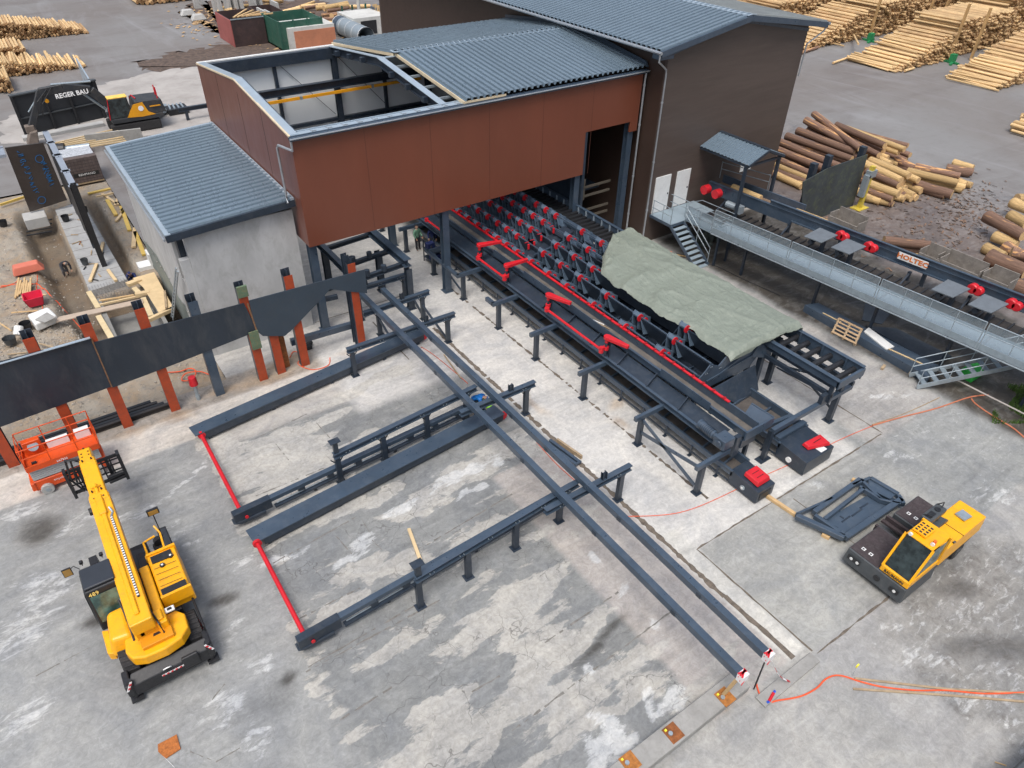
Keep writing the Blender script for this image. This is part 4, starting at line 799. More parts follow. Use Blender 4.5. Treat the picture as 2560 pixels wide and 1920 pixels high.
for i, (x, z) in enumerate(SX):
    ys_ = max([16.]+[yy for yy in np.arange(16, 30, .2) if under(x+.1, yy)]); f = MB(); f.tube((x+.1, ys_, z-.02), (x+.1, 44.5, z-.02), .045, n=8); f.build('front_tube', NAVY2, sf)
    f = MB(); f.bar((x+.55, 16, z-.46), (x+.55, 44.5, z-.46), .12, .1); f.build('back_bar', NAVY2, sf)
    f = MB(); z_s = z-.1 if i < 2 else min(z-.1, 3.15); f.prism([(x+.08, 16.02, z_s), (x+.16, 16.02, z_s), (x+.5, 16.02, z-1.0), (x+.4, 16.02, z-1.0)], (0, 28.5, 0)); f.build('slat', NAVY, sf)
    for y in YD[i]:
        if under(x-.1, y): continue
        f = MB()
        f.prism([(x-.02, y-.02, z+.02), (x+.12, y-.02, z+.18), (x+.5, y-.02, z-.12), (x+.86, y-.02, z-.3), (x+.86, y-.02, z-.6), (x+.3, y-.02, z-.9), (x, y-.02, z-.7)], (0, .05, 0))
        f.prism([(x-.02, y+YW, z+.02), (x+.12, y+YW, z+.18), (x+.5, y+YW, z-.12), (x+.86, y+YW, z-.3), (x+.86, y+YW, z-.6), (x+.3, y+YW, z-.9), (x, y+YW, z-.7)], (0, .05, 0))
        f.prism([(x-.02, y, z+.0), (x+.12, y, z+.15), (x+.5, y, z-.15), (x+.86, y, z-.34), (x+.86, y, z-.36), (x, y, z-.1)], (0, YW, 0))
        for s_, e_ in ((-1, y-.02), (1, y+YW)): f.hexa([(x+.1, e_-.02, z-.05), (x+.62, e_-.02, z-.3), (x+.62, e_+.02, z-.3), (x+.1, e_+.02, z-.05)][::1] and [(x+.06, e_+s_*.38-.02, z-.85), (x+.75, e_+s_*.38-.02, z-.95), (x+.75, e_+s_*.38+.02, z-.95), (x+.06, e_+s_*.38+.02, z-.85), (x+.06, e_-.02, z+.0), (x+.6, e_-.02, z-.25), (x+.6, e_+.02, z-.25), (x+.06, e_+.02, z+.0)])
        f.build('lift_rib', RIBM, sf, bevel=.01)
        f = MB(); f.tube((x+.02, y-.05, z-.02), (x+.02, y-.09, z-.02), .2, n=18); f.build('disc', RED, sf)
        if i < 4: f = MB(); f.tube((x+.42, y-.05, z-.3), (x+.42, y-.1, z-.3), .15, n=14); f.build('disc', RED, sf)
for k_, y in enumerate(np.arange(16.3, 35, 1.05)): f = MB(); f.bar((21.6, y, 1.42), (25.9, y, 2.32), .08, .1); f.build('pan_rib', NAVY2, sf)
f = MB(); f.prism([(21.6, 16, 1.3), (26.0, 16, 2.2), (26.0, 44.5, 2.2), (21.6, 44.5, 1.3)], (0, 0, .04)); f.build('under_pan', NAVY, sf)
f = MB(); pr_ = [(21.6, 2.35), (22.05, 2.7), (22.3, 2.98), (22.95, 2.66), (23.45, 3.1), (23.9, 2.9), (24.5, 3.3), (25.2, 3.05), (25.9, 3.35), (26.2, 3.35), (26.2, 2.5), (25.3, 1.6), (22.3, 1.6)]; f.prism([(a, 15.9, b_) for a, b_ in pr_], (0, .06, 0)); f.build('end_plate', NAVY2, sf)
f = MB(); f.bar((22.2, 15.86, 2.1), (25.6, 15.86, 2.35), .06, .08); f.bar((22.6, 15.86, 2.0), (25.2, 15.86, 2.9), .05, .06); f.prism([(25.2, 15.88, 2.3), (26.3, 15.6, 2.0), (26.3, 15.6, 2.4), (25.6, 15.88, 3.0)], (0, -.06, 0)); f.build('end_stiffener', NAVY2, sf)
f = MB(); f.prism([(22.4, 15.7, 1.55), (25.5, 15.7, 1.75), (25.2, 15.0, .9), (23.6, 15.0, .75)], (0, .04, .03)); f.build('chute_plate', NAVY, sf)
for (x, y) in ((22.2, 16.3), (25.8, 16.3), (22.2, 22), (25.8, 22), (25.8, 28), (22.2, 28)): f = MB(); f.box(x-.1, x+.1, y-.1, y+.1, 0, 1.7); f.build('leg', NAVY, sf)
f = MB()
for k in range(14):
    a, b_ = pr_[1+k//2][0], pr_[1+k//2][1]; f.tube((a+.1*(k % 2), 15.88, b_-.12), (a+.1*(k % 2), 15.85, b_-.12), .02, n=6)
f.build('bolt_row', GALV, sf)
# cross pivot frame between the dense and the open bays
f = MB(); f.bar((21.6, 29.7, 2.3), (25.2, 29.9, 3.2), .9, .06); f.build('pivot_plate', NAVY, sf); f = MB(); f.bar((22.2, 29.3, 2.6), (24.4, 29.0, 3.1), .08, .08); f.build('pivot_rod', NAVY2, sf)
for x, z in ((22.3, 2.85), (23.2, 3.15), (24.1, 3.4), (22.7, 2.9)): f = MB(); f.tube((x, 30.0, z-.2), (x, 30.0, z+.1), .07, n=10); f.tube((x-.15, 30.2, z+.14), (x+.15, 30.2, z+.14), .02, n=6); f.build('red_pin', RED, sf)
# roller conveyor behind, running out of the hall
rc = thing('roller_conveyor', 'raised roller conveyor with high ribbed side wall, its end open past the tarpaulin', 'conveyor', (26.8, 12, 0)); rz = 3.15
f = MB(); f.box(25.86, 25.98, 11.75, 45, rz-.35, rz); f.box(25.8, 26.02, 11.75, 45, rz, rz+.03); f.build('side_beam', NAVY2, rc)
f = MB(); f.box(27.66, 27.74, 11.75, 45, rz-.6, rz+.05); f.box(27.6, 27.8, 11.75, 45, rz+.05, rz+.08); f.build('side_wall', NAVY2, rc)
for y in list(np.arange(12.6, 16, 1.25))+list(np.arange(27.5, 44, .75)): f = MB(); f.box(27.58, 27.66, y-.03, y+.03, rz-.6, rz+.05); f.build('wall_rib', FLASH if y > 27 else NAVY2, rc)
f = MB(); f.box(25.86, 27.74, 11.7, 11.82, rz-.4, rz); f.build('end_beam', NAVY2, rc)
for y in np.arange(12.15, 16.2, .62): f = MB(); f.tube((26.0, y, rz-.25), (27.62, y, rz-.25), .13, n=12); f.build('roller', BLACK, rc)
for y in np.arange(26.6, 44, .42): f = MB(); f.box(26.0, 27.6, y-.1, y+.1, rz-.4, rz-.25); f.build('chain_slat', BLACK, rc)
f = MB(); f.bar((26.0, 11.9, 2.2), (26.0, 24, 2.2), .16, .2); f.bar((27.6, 11.9, 2.2), (27.6, 24, 2.2), .16, .2); f.bar((26.0, 12, 2.62), (26.0, 24, 2.62), .05, .12); f.build('under_beam', NAVY, rc)
for (x, y) in ((27.1, 15.8), (27.15, 12.2), (26.0, 15.8), (26.2, 22), (27.4, 22)):
    f = MB(); f.box(x-.12, x+.12, y-.12, y+.12, .02, 2.7); f.box(x-.22, x+.22, y-.22, y+.22, 0, .02); f.build('leg', NAVY, rc)
f = MB(); f.bar((22.4, 12.15, 1.72), (28.0, 12.15, 1.72), .2, .22); f.build('cross_beam', NAVY2, rc); f = MB(); f.bar((27.15, 12.3, .7), (27.1, 13.6, 1.3), .06, .1); f.bar((27.1, 15.7, 1.2), (27.15, 13.2, 2.0), .06, .1); f.bar((27.1, 15.5, 1.1), (27.0, 12.6, 1.4), .05, .08); f.build('brace', NAVY, rc)
f = MB(); f.box(25.9, 26.0, 11.9, 12.1, 1.8, 2.9); f.box(25.5, 26.2, 12.0, 12.2, 1.85, 2.3); f.tube((25.84, 13.6, 2.65), (25.7, 13.6, 2.65), .05, n=8); f.build('bearing_block', NAVY, rc)
# tarpaulin
nu, nv = 130, 64; vs = []; fs = []
def stepz(x):
    pr = [(21, 2.5), (22.35, 2.97), (23.2, 3.27), (24.08, 3.52), (24.95, 3.74), (25.9, 3.9), (26.5, 3.86), (27.86, 3.45)]
    for (a, va), (b_, vb) in zip(pr, pr[1:]):
        if a <= x <= b_: return va+(vb-va)*(x-a)/(b_-a)
    return 3.3
ytop, ybot = TL[0][0], TL[-1][0]-.1
for i in range(nu+1):
    y = ytop-(ytop-ybot)*i/nu; xl = lerp_tab(TL, y)+.04*math.sin(4*y)
    for j in range(nv+1):
        v = j/nv; x = xl+(27.86-xl)*v; yy = y-.3*v*(i/nu)**3+.25*(1-i/nu)*v
        top = 3.28+.105*(x-22.8) if x < 26.6 else 3.68-.1*(x-26.6); ph = (y/2.3)
        sag = -.05*abs(math.sin(math.pi*ph))*min(1, (1-v)*2); gl_ = 0.042*max(0, 1-abs(((y+.12*x) % 1.45)-.72)*14)+0.042*max(0, 1-abs(((x-.08*y) % 1.3)-.65)*14)
        rg = vnoise(np.array([x*1.1+y*.7]), np.array([y*1.3-x*.5]), 50)[0]; r2 = vnoise(np.array([x*2.6+y*1.8]), np.array([y*2.1-x*2.4]), 51)[0]; r3 = vnoise(np.array([x*6.+y*4]), np.array([y*5-x*6]), 52)[0]
        rl = vnoise(np.array([x*.9+y*.25]), np.array([y*.55-x*.3]), 61)[0]; wr = .10*(1-abs(2*rl-1))**4+.03*(1-abs(2*r2-1))**6+.012*math.sin(9*x+5*rg*6)+.004*(1-abs(2*r3-1))**6+.015*(rg-.5)
        z = top+sag+wr+gl_
        if v < .06: z -= .16*(1-v/.06)**1.3
        if v > .97: z -= .5*(v-.97)/.03
        if i < 3: z -= .1*(3-i)
        if i > nu-3: z -= .08*(i-nu+3)
        vs.append((x, yy, z))
fs = [(i*(nv+1)+j, i*(nv+1)+j+1, (i+1)*(nv+1)+j+1, (i+1)*(nv+1)+j) for i in range(nu) for j in range(nv)]
f = MB(); f.add(vs, fs); TARP = mat('tarpaulin_cloth', (.20, .228, .19), .5, 0, .08, 2, (.17, .195, .155), .3, .25)
_t = TARP.node_tree; _b = _t.nodes['Principled BSDF']; _n = noise(_t, coords(_t, (1, .6, 1)), 3.2, 5, .55, 1.5); _r = math_(_t, 'POWER', math_(_t, 'SUBTRACT', 1., math_(_t, 'ABSOLUTE', math_(_t, 'MULTIPLY', math_(_t, 'SUBTRACT', _n, .5), 3.5))), 5.)
bump(_t, _b, _r, .3, .04)
tp = f.build('tarpaulin', TARP, smooth=True); tag(tp, 'crumpled grey-green tarpaulin draped over the log feeder and roller line', 'tarpaulin')
# rows of weld seams
f = MB()
# loose laths in the trough
for p, q in (((20.9, 23.3, 2.2), (21.2, 21.9, 2.25)), ((20.95, 22.9, 2.22), (21.2, 21.5, 2.22))): f = MB(); f.bar(p, q, .05, .02); tag(f.build('timber_lath', WHITE if p[1] > 23 else WOODG), ('white' if p[1] > 23 else 'brown')+' lath dropped in the raised belt trough', 'timber')
# ================================================================ ACCESS WALKWAY AND INFEED LINE
GR = mat('mesh_deck', (.27, .34, .39), .5, .2, .08, 1.5, (.33, .4, .44), .3)
def meshmat(name, col_, alpha, sc):
    m, t, b = newmat(name); b.inputs['Base Color'].default_value = (*col_, 1); b.inputs['Metallic'].default_value = .3; b.inputs['Roughness'].default_value = .45
    n = noise(t, coords(t), sc, 3); a = N(t, 'ShaderNodeMapRange'); t.links.new(n, a.inputs[0]); a.inputs[1].default_value = .3; a.inputs[2].default_value = .7; a.inputs[3].default_value = alpha-.04; a.inputs[4].default_value = alpha+.04
    t.links.new(a.outputs[0], b.inputs['Alpha']); return m
MESH = meshmat('wire_mesh', (.36, .45, .51), .42, .5)
wk = thing('walkway', 'long galvanised walkway with mesh railings running beside the infeed conveyor', 'walkway', (34, 22, 0))
def wpt(s, o=0, z=0): # s along from the step downwards, o to the right
    return Vector((33.6+.088*s+o*.996, 21.9-s*.996+.088*o, z))
wz = 2.7; s0, s1 = -4.0, 19.0
def strip(f, sa, sb, oa, ob, z0, z1):
    a = [wpt(sa, oa, z0), wpt(sb, oa, z0), wpt(sb, ob, z0), wpt(sa, ob, z0)]; f.hexa(a+[Vector((p.x, p.y, z1)) for p in a])
f = MB(); strip(f, s0, s1, .05, 1.35, wz-.05, wz); f.build('deck', GR, wk)
f = MB(); strip(f, s0, s1, 0, .05, wz-.22, wz+.12); strip(f, s0, s1, 1.35, 1.4, wz-.22, wz+.12); f.build('toe_board', GALVD, wk)
f = MB(); a, b_ = wpt(s0, .03, wz-.3), wpt(s1, .03, wz-.3); f.tube(a, b_, .05, n=8); f.build('edge_tube', GALV, wk)
seg_ = 5.3
k = 0; s = s0
while s < s1-.5:
    e = min(s+seg_-.12, s1)
    for o_ in (0.02,):
        f = MB()
        for z in (wz+1.25, wz+.68): f.tube(wpt(s, o_, z), wpt(e, o_, z), .026, n=8)
        f.build('rail', GALV, wk)
        n_ = 4
        for i in range(n_+1):
            f = MB(); r_ = .026 if i in (0, n_) else .018; q_ = s+(e-s)*i/n_; f.tube(wpt(q_, o_, wz-.2 if i in (0, n_) else wz), wpt(q_, o_, wz+1.25), r_, n=6); f.build('rail_post', GALV, wk)
        f = MB(); f.quad(wpt(s, o_, wz+.12), wpt(e, o_, wz+.12), wpt(e, o_, wz+1.22), wpt(s, o_, wz+1.22)); f.build('mesh_panel', MESH, wk)
    f = MB(); strip(f, s+.02, s+.12, .05, 1.35, wz, wz+.02); f.build('deck_joint', GALV, wk)
    s += seg_; k += 1
for s in (-2, 3, 6.5, 10.5, 14.5, 18):
    f = MB(); p = wpt(s, 1.1, 0); q_ = wpt(s, 1.1, wz-.2); f.bar(p, q_, .14, .14); f.bar(wpt(s, 0, wz-.32), wpt(s, 2.2, wz-.32), .1, .18); f.build('support_post', NAVY, wk)
f = MB(); f.tube(wpt(5, .5, .4), wpt(22, -.3, .35), .04, n=8); tag(f.build('long_pipe', mat('pale_pipe', (.4, .37, .34), .6), None), 'thin pale pipe running along the ground under the walkway', 'pipe')
# landing in front of the doors, step and stairs
ld = thing('stair_landing', 'grey steel landing at the two white doors with a short flight of steps', 'stairs', (34, 28.6, 0))
f = MB(); f.box(32.55, 36.6, 28.6, 30.5, 2.0, 2.06); f.build('landing_deck', GR, ld); f = MB(); f.box(32.5, 36.6, 28.55, 28.6, 1.9, 2.08); f.box(32.5, 32.55, 28.6, 30.5, 1.9, 2.08); f.build('edge_beam', NAVY2, ld)
f = MB(); f.box(33.85, 35.2, 25.7, 28.55, 2.05, 2.1); f.build('ramp_deck', GR, ld)
for i in range(9):
    z = 2.0-.22*(i+1); y = 28.5-.28*(i+.5); f = MB(); f.box(32.6, 33.7, y-.15, y+.13, z-.02, z+.02); f.build('tread', GR, ld)
for x in (32.55, 33.75): f = MB(); f.bar((x, 28.6, 1.95), (x, 26.0, 0.05), .05, .2); f.build('stringer', NAVY2, ld)
f = MB()
for z in (1.0, .55):
    f.tube((33.72, 28.5, 2+z), (33.72, 26.1, .2+z), .024, n=8)
for y, z in ((28.5, 2), (27.3, 1.1), (26.1, .2)): f.tube((33.72, y, z), (33.72, y, z+1.0), .024, n=8)
f.build('handrail', GALV, ld)
f = MB()
for z in (1.05, .55): f.poly([(32.55, 30.4, 2.06+z), (32.55, 28.6, 2.06+z)], .024, 6); f.poly([(33.85, 28.6, 2.06+z), (33.85, 25.8, 2.1+z), (33.75, 25.4, 2.4+z), (33.5, 25.0, 2.7+z)], .024, 6)
for x, y in ((32.55, 30.3), (32.55, 29.4), (32.55, 28.65), (33.85, 28.5), (33.85, 27.4), (33.85, 26.4), (34.2, 30.2), (34.2, 29.0)): f.tube((x, y, 2.0), (x, y, 3.11), .022, n=6)
for z in (1.05, .55): f.poly([(34.2, 30.4, 2.06+z), (34.3, 28.8, 2.06+z), (35.2, 28.6, 2.06+z), (35.3, 26, 2.1+z)], .024, 6)
f.build('guard_rail', GALV, ld)
f = MB(); f.box(33.85, 33.88, 25.7, 28.5, 2.1, 3.1); f.build('mesh_panel', MESH, ld)
for x, y in ((36.0, 28.7), (34.0, 25.8), (35.1, 25.8)): f = MB(); f.box(x-.06, x+.06, y-.06, y+.06, 0, 2.0); f.build('leg', NAVY, ld)
# infeed conveyor with lettered side beam
inf = thing('infeed_conveyor', 'long navy log infeed conveyor with red guards and a lettered side sign', 'conveyor', (38.3, 18, 0)); iz = 3.46
def ipt(s, o=0, z=0): return Vector((37.85+.094*s+o*.996, 23.5-s*.996+.094*o, z))
def istrip(f, sa, sb, oa, ob, z0, z1):
    a = [ipt(sa, oa, z0), ipt(sb, oa, z0), ipt(sb, ob, z0), ipt(sa, ob, z0)]; f.hexa(a+[Vector((p.x, p.y, z1)) for p in a])
f = MB(); istrip(f, -6.5, -.1, 0, .1, iz-.75, iz); istrip(f, -.1, 20, 0, .1, iz-.45, iz); istrip(f, -6.5, 20, -.06, .16, iz, iz+.04); istrip(f, -.1, 20, -.14, 0, iz-.5, iz-.44); f.build('side_beam', NAVY2, inf)
f = MB(); istrip(f, -6.5, -.2, 1.5, 1.6, iz-.75, iz+.1); f.build('side_beam', NAVY2, inf)
f = MB(); istrip(f, -6.5, -.2, .1, 1.5, iz-.5, iz-.42); f.build('belt', mat('bark_dusted_belt', (.22, .15, .10), .85, 0, .35, 2, (.10, .07, .055), .5), inf)
f = MB(); istrip(f, -1.8, 20, -.02, 0, iz-.12, iz+.3); istrip(f, -1.8, 20, -.1, .06, iz+.3, iz+.34); f.build('raised_side', NAVY2, inf)
for s in (-5, -.2, 3.5, 7.5, 10.8, 14, 17):
    f = MB(); f.bar(ipt(s, .05, 0), ipt(s, .05, iz-.75), .16, .16); f.bar(ipt(s, .05, iz-.85), ipt(s, -.9, iz-1.4), .1, .1); f.build('post', NAVY, inf)
f = MB(); istrip(f, -5, 20, -2.2, -.1, 2.1, 2.2); f.build('lower_chain_bed', mat('dark_chain_bed', (.022, .02, .02), .8, 0, .4, 2, (.09, .07, .055), .5), inf); f = MB()
for s in np.arange(-4.8, 19, .5): istrip(f, s, s+.08, -2.2, -.1, 2.2, 2.28)
f.build('chain_bars', BLACK, inf)
for (px, py) in ((2105, 590), (2176, 618), (2438, 724), (2534, 762)):
    c_ = GX(px, py, 37.6+.0*px); c_ = GX(px, py, 37.85+.094*(23.5-c_.y)-.55); f = MB(); f.prism([c_+Vector((-1.5, 1.45, -.25)), c_+Vector((-1.35, .35, -.25)), c_+Vector((-.2, .15, 0)), c_+Vector((-.25, 1.35, 0))], (0, 0, .05)); f.build('sloping_cover', mat('cover_steel', (.13, .15, .17), .5, .1, .15, 3), inf)
    f = MB(); f.tube(c_+Vector((-.12, .13, 0)), c_+Vector((.2, .13, 0)), .27, n=14); f.build('red_guard', RED, inf, bevel=.04); f = MB(); f.tube(c_+Vector((-.12, -.17, -.02)), c_+Vector((.2, -.17, -.02)), .24, n=14); f.build('red_guard', RED, inf, bevel=.04)
    f = MB(); f.tube(c_+Vector((-1.3, 1.1, -.5)), c_+Vector((-.4, 1.1, -.4)), .15, n=10); f.box(c_.x-.8, c_.x-.6, c_.y+.5, c_.y+.7, 2.1, c_.z-.1); f.build('motor', NAVY, inf)
for k, s in enumerate((-6.3, -5.4)): f = MB(); c_ = ipt(s, -.4, 3.1); f.tube(c_-Vector((.35, 0, 0)), c_+Vector((.1, 0, 0)), .3, n=16); f.build('red_guard', RED, inf)
f = MB(); f.tube(ipt(-4.3, -.9, 2.9), ipt(-3.6, -.9, 2.9), .22, n=12); f.box(*(lambda p: (p.x-.2, p.x+.2, p.y-.2, p.y+.2, 2.6, 3.1))(ipt(-3.3, -.9))); f.build('gear_motor', GALV, inf)
# sign: letters on a white strip
sg0, sg1 = GX(2243, 636, 38.2), GX(2318, 664, 38.45)
sg0, sg1 = [ipt(s_, -.17, iz+.02) for s_ in ((23.5-sg0.y)/.996, (23.5-sg1.y)/.996)]; f = MB(); f.bar(sg0, sg1, .02, .42); sgn = f.build('sign_board', WHITE, inf)
dd = (sg1-sg0).normalized(); M_ = basis((sg0+sg1)/2+Vector((-.02, 0, 0)), dd, (0, 0, 1)) @ Matrix.Diagonal((.98, .8, 1, 1)); letters('sign_lettering', 'HOLTEC', .46, M_, mat('orange_sign_lettering', (.62, .16, .02), .5), sgn, bold=.014)
# canopy over the infeed
cn = thing('canopy', 'small blue-grey ribbed gable canopy against the tall brown building', 'canopy', (38, 28.6, 0))
f = MB(); corrug(f, (36.3, 30.55, 5.85), (36.3, 26.5, 5.85), (38.0, 26.5, 6.5), (38.0, 30.55, 6.5), 14, .05); f.build('roof', ROOF, cn)
f = MB(); corrug(f, (39.7, 30.55, 5.85), (39.7, 26.5, 5.85), (38.0, 26.5, 6.5), (38.0, 30.55, 6.5), 14, .05); f.build('roof', ROOF, cn)
f = MB(); f.bar((36.35, 26.5, 5.76), (36.35, 30.5, 5.76), .08, .14); f.bar((39.65, 26.5, 5.76), (39.65, 30.5, 5.76), .08, .14); f.bar((36.3, 26.46, 5.8), (38, 26.46, 6.45), .06, .14); f.bar((38, 26.46, 6.45), (39.7, 26.46, 5.8), .06, .14); f.bar((36.3, 26.7, 5.7), (39.7, 26.7, 5.7), .1, .14); f.bar((38, 26.5, 6.55), (38, 30.5, 6.55), .25, .02); f.build('eaves_frame', NAVY, cn)
for x in (36.4, 39.55): f = MB(); f.box(x-.09, x+.09, 26.65, 26.83, 0, 5.75); f.build('post', NAVY, cn)
f = MB()
for z in (3.95, 4.4): f.tube((38.6, 30.3, z), (39.5, 27, z), .025, n=6)
for i in range(3): p = Vector((38.6, 30.3, 0)).lerp(Vector((39.5, 27, 0)), i/2); f.tube((p.x, p.y, 3.3), (p.x, p.y, 4.45), .025, n=6)
f.build('guard_rail', GALV, cn)
# dark steel shield plate with posts behind the infeed line
spl = thing('shield_plate', 'weathered dark steel plate wall on square posts, right of the canopy', 'steel wall', (44, 26.5, 0))
def shp(px, py, y=26.5): v = GY(px, py, y); return (v.x, y, v.z)
f = MB(); f.prism([shp(2008, 455), shp(2072, 420), shp(2170, 386), shp(2146, 470), shp(2122, 545), shp(2003, 540)], (0, .06, 0)); f.build('plate', mat('algae_stained_plate', (.045, .055, .06), .6, 0, .25, 1, (.12, .14, .07), .7), spl)
for (px, py) in ((2037, 408), (2074, 388), (2160, 366)):
    v = GY(px, py, 26.8); f = MB(); f.box(v.x-.2, v.x+.2, 26.6, 27.0, 0, v.z); f.build('post', NAVY, spl)
YEP = mat('worn_yellow_paint', (.55, .42, .04), .6, 0, .2, 3, (.3, .3, .28), .6)
t_ = thing('yellow_column', 'worn yellow and grey steel column behind the dark shield plate', 'column', (50, 26, 0)); b0 = G(2148, 520); f = MB(); f.box(b0.x-.15, b0.x+.15, b0.y-.15, b0.y+.15, 0, 3.2); f.box(b0.x-.6, b0.x+.6, b0.y-.4, b0.y+.4, 0, .06); f.build('shaft', YEP, t_); f = MB(); f.box(b0.x-.35, b0.x+.45, b0.y-.2, b0.y+.2, 2.4, 2.9); f.box(b0.x-.5, b0.x-.2, b0.y-.2, b0.y+.2, 1.0, 2.6); f.build('bracket', GALV, t_)
# catch boxes behind the infeed line
for k, (px, py, lab) in enumerate(((2110, 552, 'leftmost grey catch tray behind the infeed line, rust on its rim'), (2395, 665, 'middle grey catch tray, right of the lettered sign'), (2490, 700, 'small grey catch tray at the right picture edge'), (2325, 640, 'shallow chute tray just right of the lettered sign'))):
    p = G(px, py, 2.5); t_ = thing('catch_tray', lab, 'tray', (p.x, p.y, 0), 'catch trays behind the infeed line'); wv_ = (1.0, 1.2, .7, .6)[k]
    f = MB(); f.box(p.x-.1, p.x+.9, p.y-wv_, p.y+wv_, 2.0, 2.06); f.box(p.x-.12, p.x-.05, p.y-wv_, p.y+wv_, 2.06, 2.5); f.box(p.x+.9, p.x+.97, p.y-wv_, p.y+wv_, 2.0, 2.9); f.box(p.x-.05, p.x+.9, p.y-wv_-.05, p.y-wv_, 2.0, 2.7); f.box(p.x-.05, p.x+.9, p.y+wv_, p.y+wv_+.05, 2.0, 2.7); f.build('tray', mat('grimy_steel', (.2, .18, .16), .8, 0, .3, 2, (.35, .33, .3), .5), t_)
    f = MB(); f.box(p.x+.3, p.x+.5, p.y-.1, p.y+.1, 0, 2.0); f.build('stand', NAVY, t_)
# plates, pallet, white sheet, planks right of the feeder
def gpoly(pts, z0, z1, name, m, label=None, cat=None, parent=None):
    P = [G(a, b_, z1) for a, b_ in pts]; f = MB(); f.prism([(p.x, p.y, z0) for p in P], (0, 0, z1-z0)); o = f.build(name, m, parent)
    if label: tag(o, label, cat)
    return o
gpoly([(2012, 762), (2322, 942), (2350, 915), (2046, 757)], 0, .45, 'steel_bundle', NAVY2, 'long bundle of navy steel plates lying beside the walkway', 'steel plates')
gpoly([(2165, 815), (2330, 905), (2380, 890), (2240, 820)], 0, .2, 'steel_channel_stack', NAVY, 'dark steel channels on the dirt behind the plate bundle', 'steel channels')
gpoly([(2160, 828), (2216, 873), (2236, 866), (2172, 818)], .46, .52, 'white_sheet', WHITE, 'white panel strip lying on the plate bundle next to the pallet', 'panel')
f = MB(); f.bar(G(2057, 782, .48), G(2104, 806, .48), .06, .04); tag(f.build('timber_batten', PLY), 'batten between the plates left of the pallet', 'timber')
f = MB(); f.bar(G(2222, 872, .48), G(2306, 910, .48), .07, .04); tag(f.build('timber_batten', PLY), 'batten on the plates right of the white panel', 'timber')
gpoly([(2155, 800), (2205, 810), (2230, 780), (2165, 750)], .0, .03, 'sheet_on_dirt', NAVY, 'dark sheet lying on the dirt under the walkway', 'sheet')
pa, pb, pc = G(2096.5, 795, .75), G(2156, 824, .75), G(2079, 830, .75)
pt = thing('pallet', 'wooden pallet leaning on the navy plate bundle', 'pallet', (pc.x, pc.y, 0)); ax_ = (pb-pa).normalized(); ay = (pc-pa).normalized(); La, Lb = (pb-pa).length, (pc-pa).length
for i in range(3): f = MB(); q0 = pa+ax_*(La*i/2*.93+.05); f.bar(q0, q0+ay*Lb, .1, .02); f.build('bearer_board', WOODG, pt); 
for i in range(5): f = MB(); q0 = pa+ay*(Lb*i/4*.95+.04); f.bar(q0+Vector((0, 0, .02)), q0+ax_*La+Vector((0, 0, .02)), .16 if i in (0, 2, 4) else .11, .025); f.build('deck_board', mat('pallet_wood', (.42, .29, .17), .75, 0, .2, 3, (.2, .13, .08), .4), pt)
for i in range(3):
    for j in range(3): f = MB(); c_ = pa+ax_*(La*i/2*.93+.05)+ay*(Lb*j/2*.93+.05); f.box(c_.x-.06, c_.x+.06, c_.y-.06, c_.y+.06, c_.z-.12, c_.z-.01); f.build('block', WOODG, pt)
for (px, py) in ((2208, 918), (2278, 930)): f = MB(); p = G(px, py, .08); f.bar(p-Vector((.2, .05, 0)), p+Vector((.2, .05, 0)), .14, .12); tag(f.build('timber_block', WOODG), ('brown block of squared timber in front of the plates' if px < 2250 else 'yellowish timber block under the end of the plate bundle'), 'timber')
# lower stairs in the right corner
ls = thing('access_stairs', 'galvanised stairs with double handrails rising to the walkway at the right edge', 'stairs', (33, 11, 0))
SA, SB = Vector((32.9, 11.2, .15)), Vector((38.2, 7.1, 2.6)); sd = (SB-SA); sn = Vector((-sd.y, sd.x, 0)).normalized()*1.0
for o_ in (Vector((0, 0, 0)), sn): f = MB(); f.bar(SA+o_, SB+o_, .05, .24); f.build('stringer', GALV, ls)
for i in range(12): f = MB(); c_ = SA.lerp(SB, (i+.7)/12.5); f.bar(c_+sn*.03, c_+sn*.97, .27, .04); f.build('tread', GALVD, ls)
for o_ in (Vector((0, 0, 0)), sn):
    f = MB(); 
    for h_ in (1.05, .55): f.tube(SA+o_+Vector((0, 0, h_)), SB+o_+Vector((0, 0, h_)), .025, n=8)
    f.build('handrail', GALV, ls)
    for i in range(6): f = MB(); c_ = SA.lerp(SB, i/5)+o_; f.tube(c_, c_+Vector((0, 0, 1.05)), .022, n=6); f.build('rail_post', GALV, ls)
pg = G(2425, 940); f = MB(); f.box(pg.x-.6, pg.x+.6, pg.y-.35, pg.y+.35, 0, .55); tag(f.build('green_box', mat('bright_green_plastic', (.03, .42, .06), .45), bevel=.05), 'bright green box on the dirt under the access stairs', 'box')
GRASS = mat('grass_blades', (.06, .12, .02), .8, 0, .4, 3, (.03, .06, .015), .5); f = MB()
for i in range(2600):
    p = G(random.uniform(2480, 2600), random.uniform(965, 1060)); h_ = random.uniform(.08, .3); a = random.uniform(0, 6.28); dx, dy = .03*math.cos(a), .03*math.sin(a)
    if (p.y-10+.6*(p.x-36)) > 1.9 or vnoise(np.array([p.x*1.2]), np.array([p.y*1.2]), 5)[0] < .38: continue
    f.add([(p.x-dx, p.y-dy, 0), (p.x+dx, p.y+dy, 0), (p.x+random.uniform(-.08, .08), p.y+random.uniform(-.08, .08), h_)], [(0, 1, 2)])
o = f.build('grass', GRASS); o['kind'] = 'stuff'; tag(o, 'patch of green grass on the dark dirt at the right edge', 'grass')
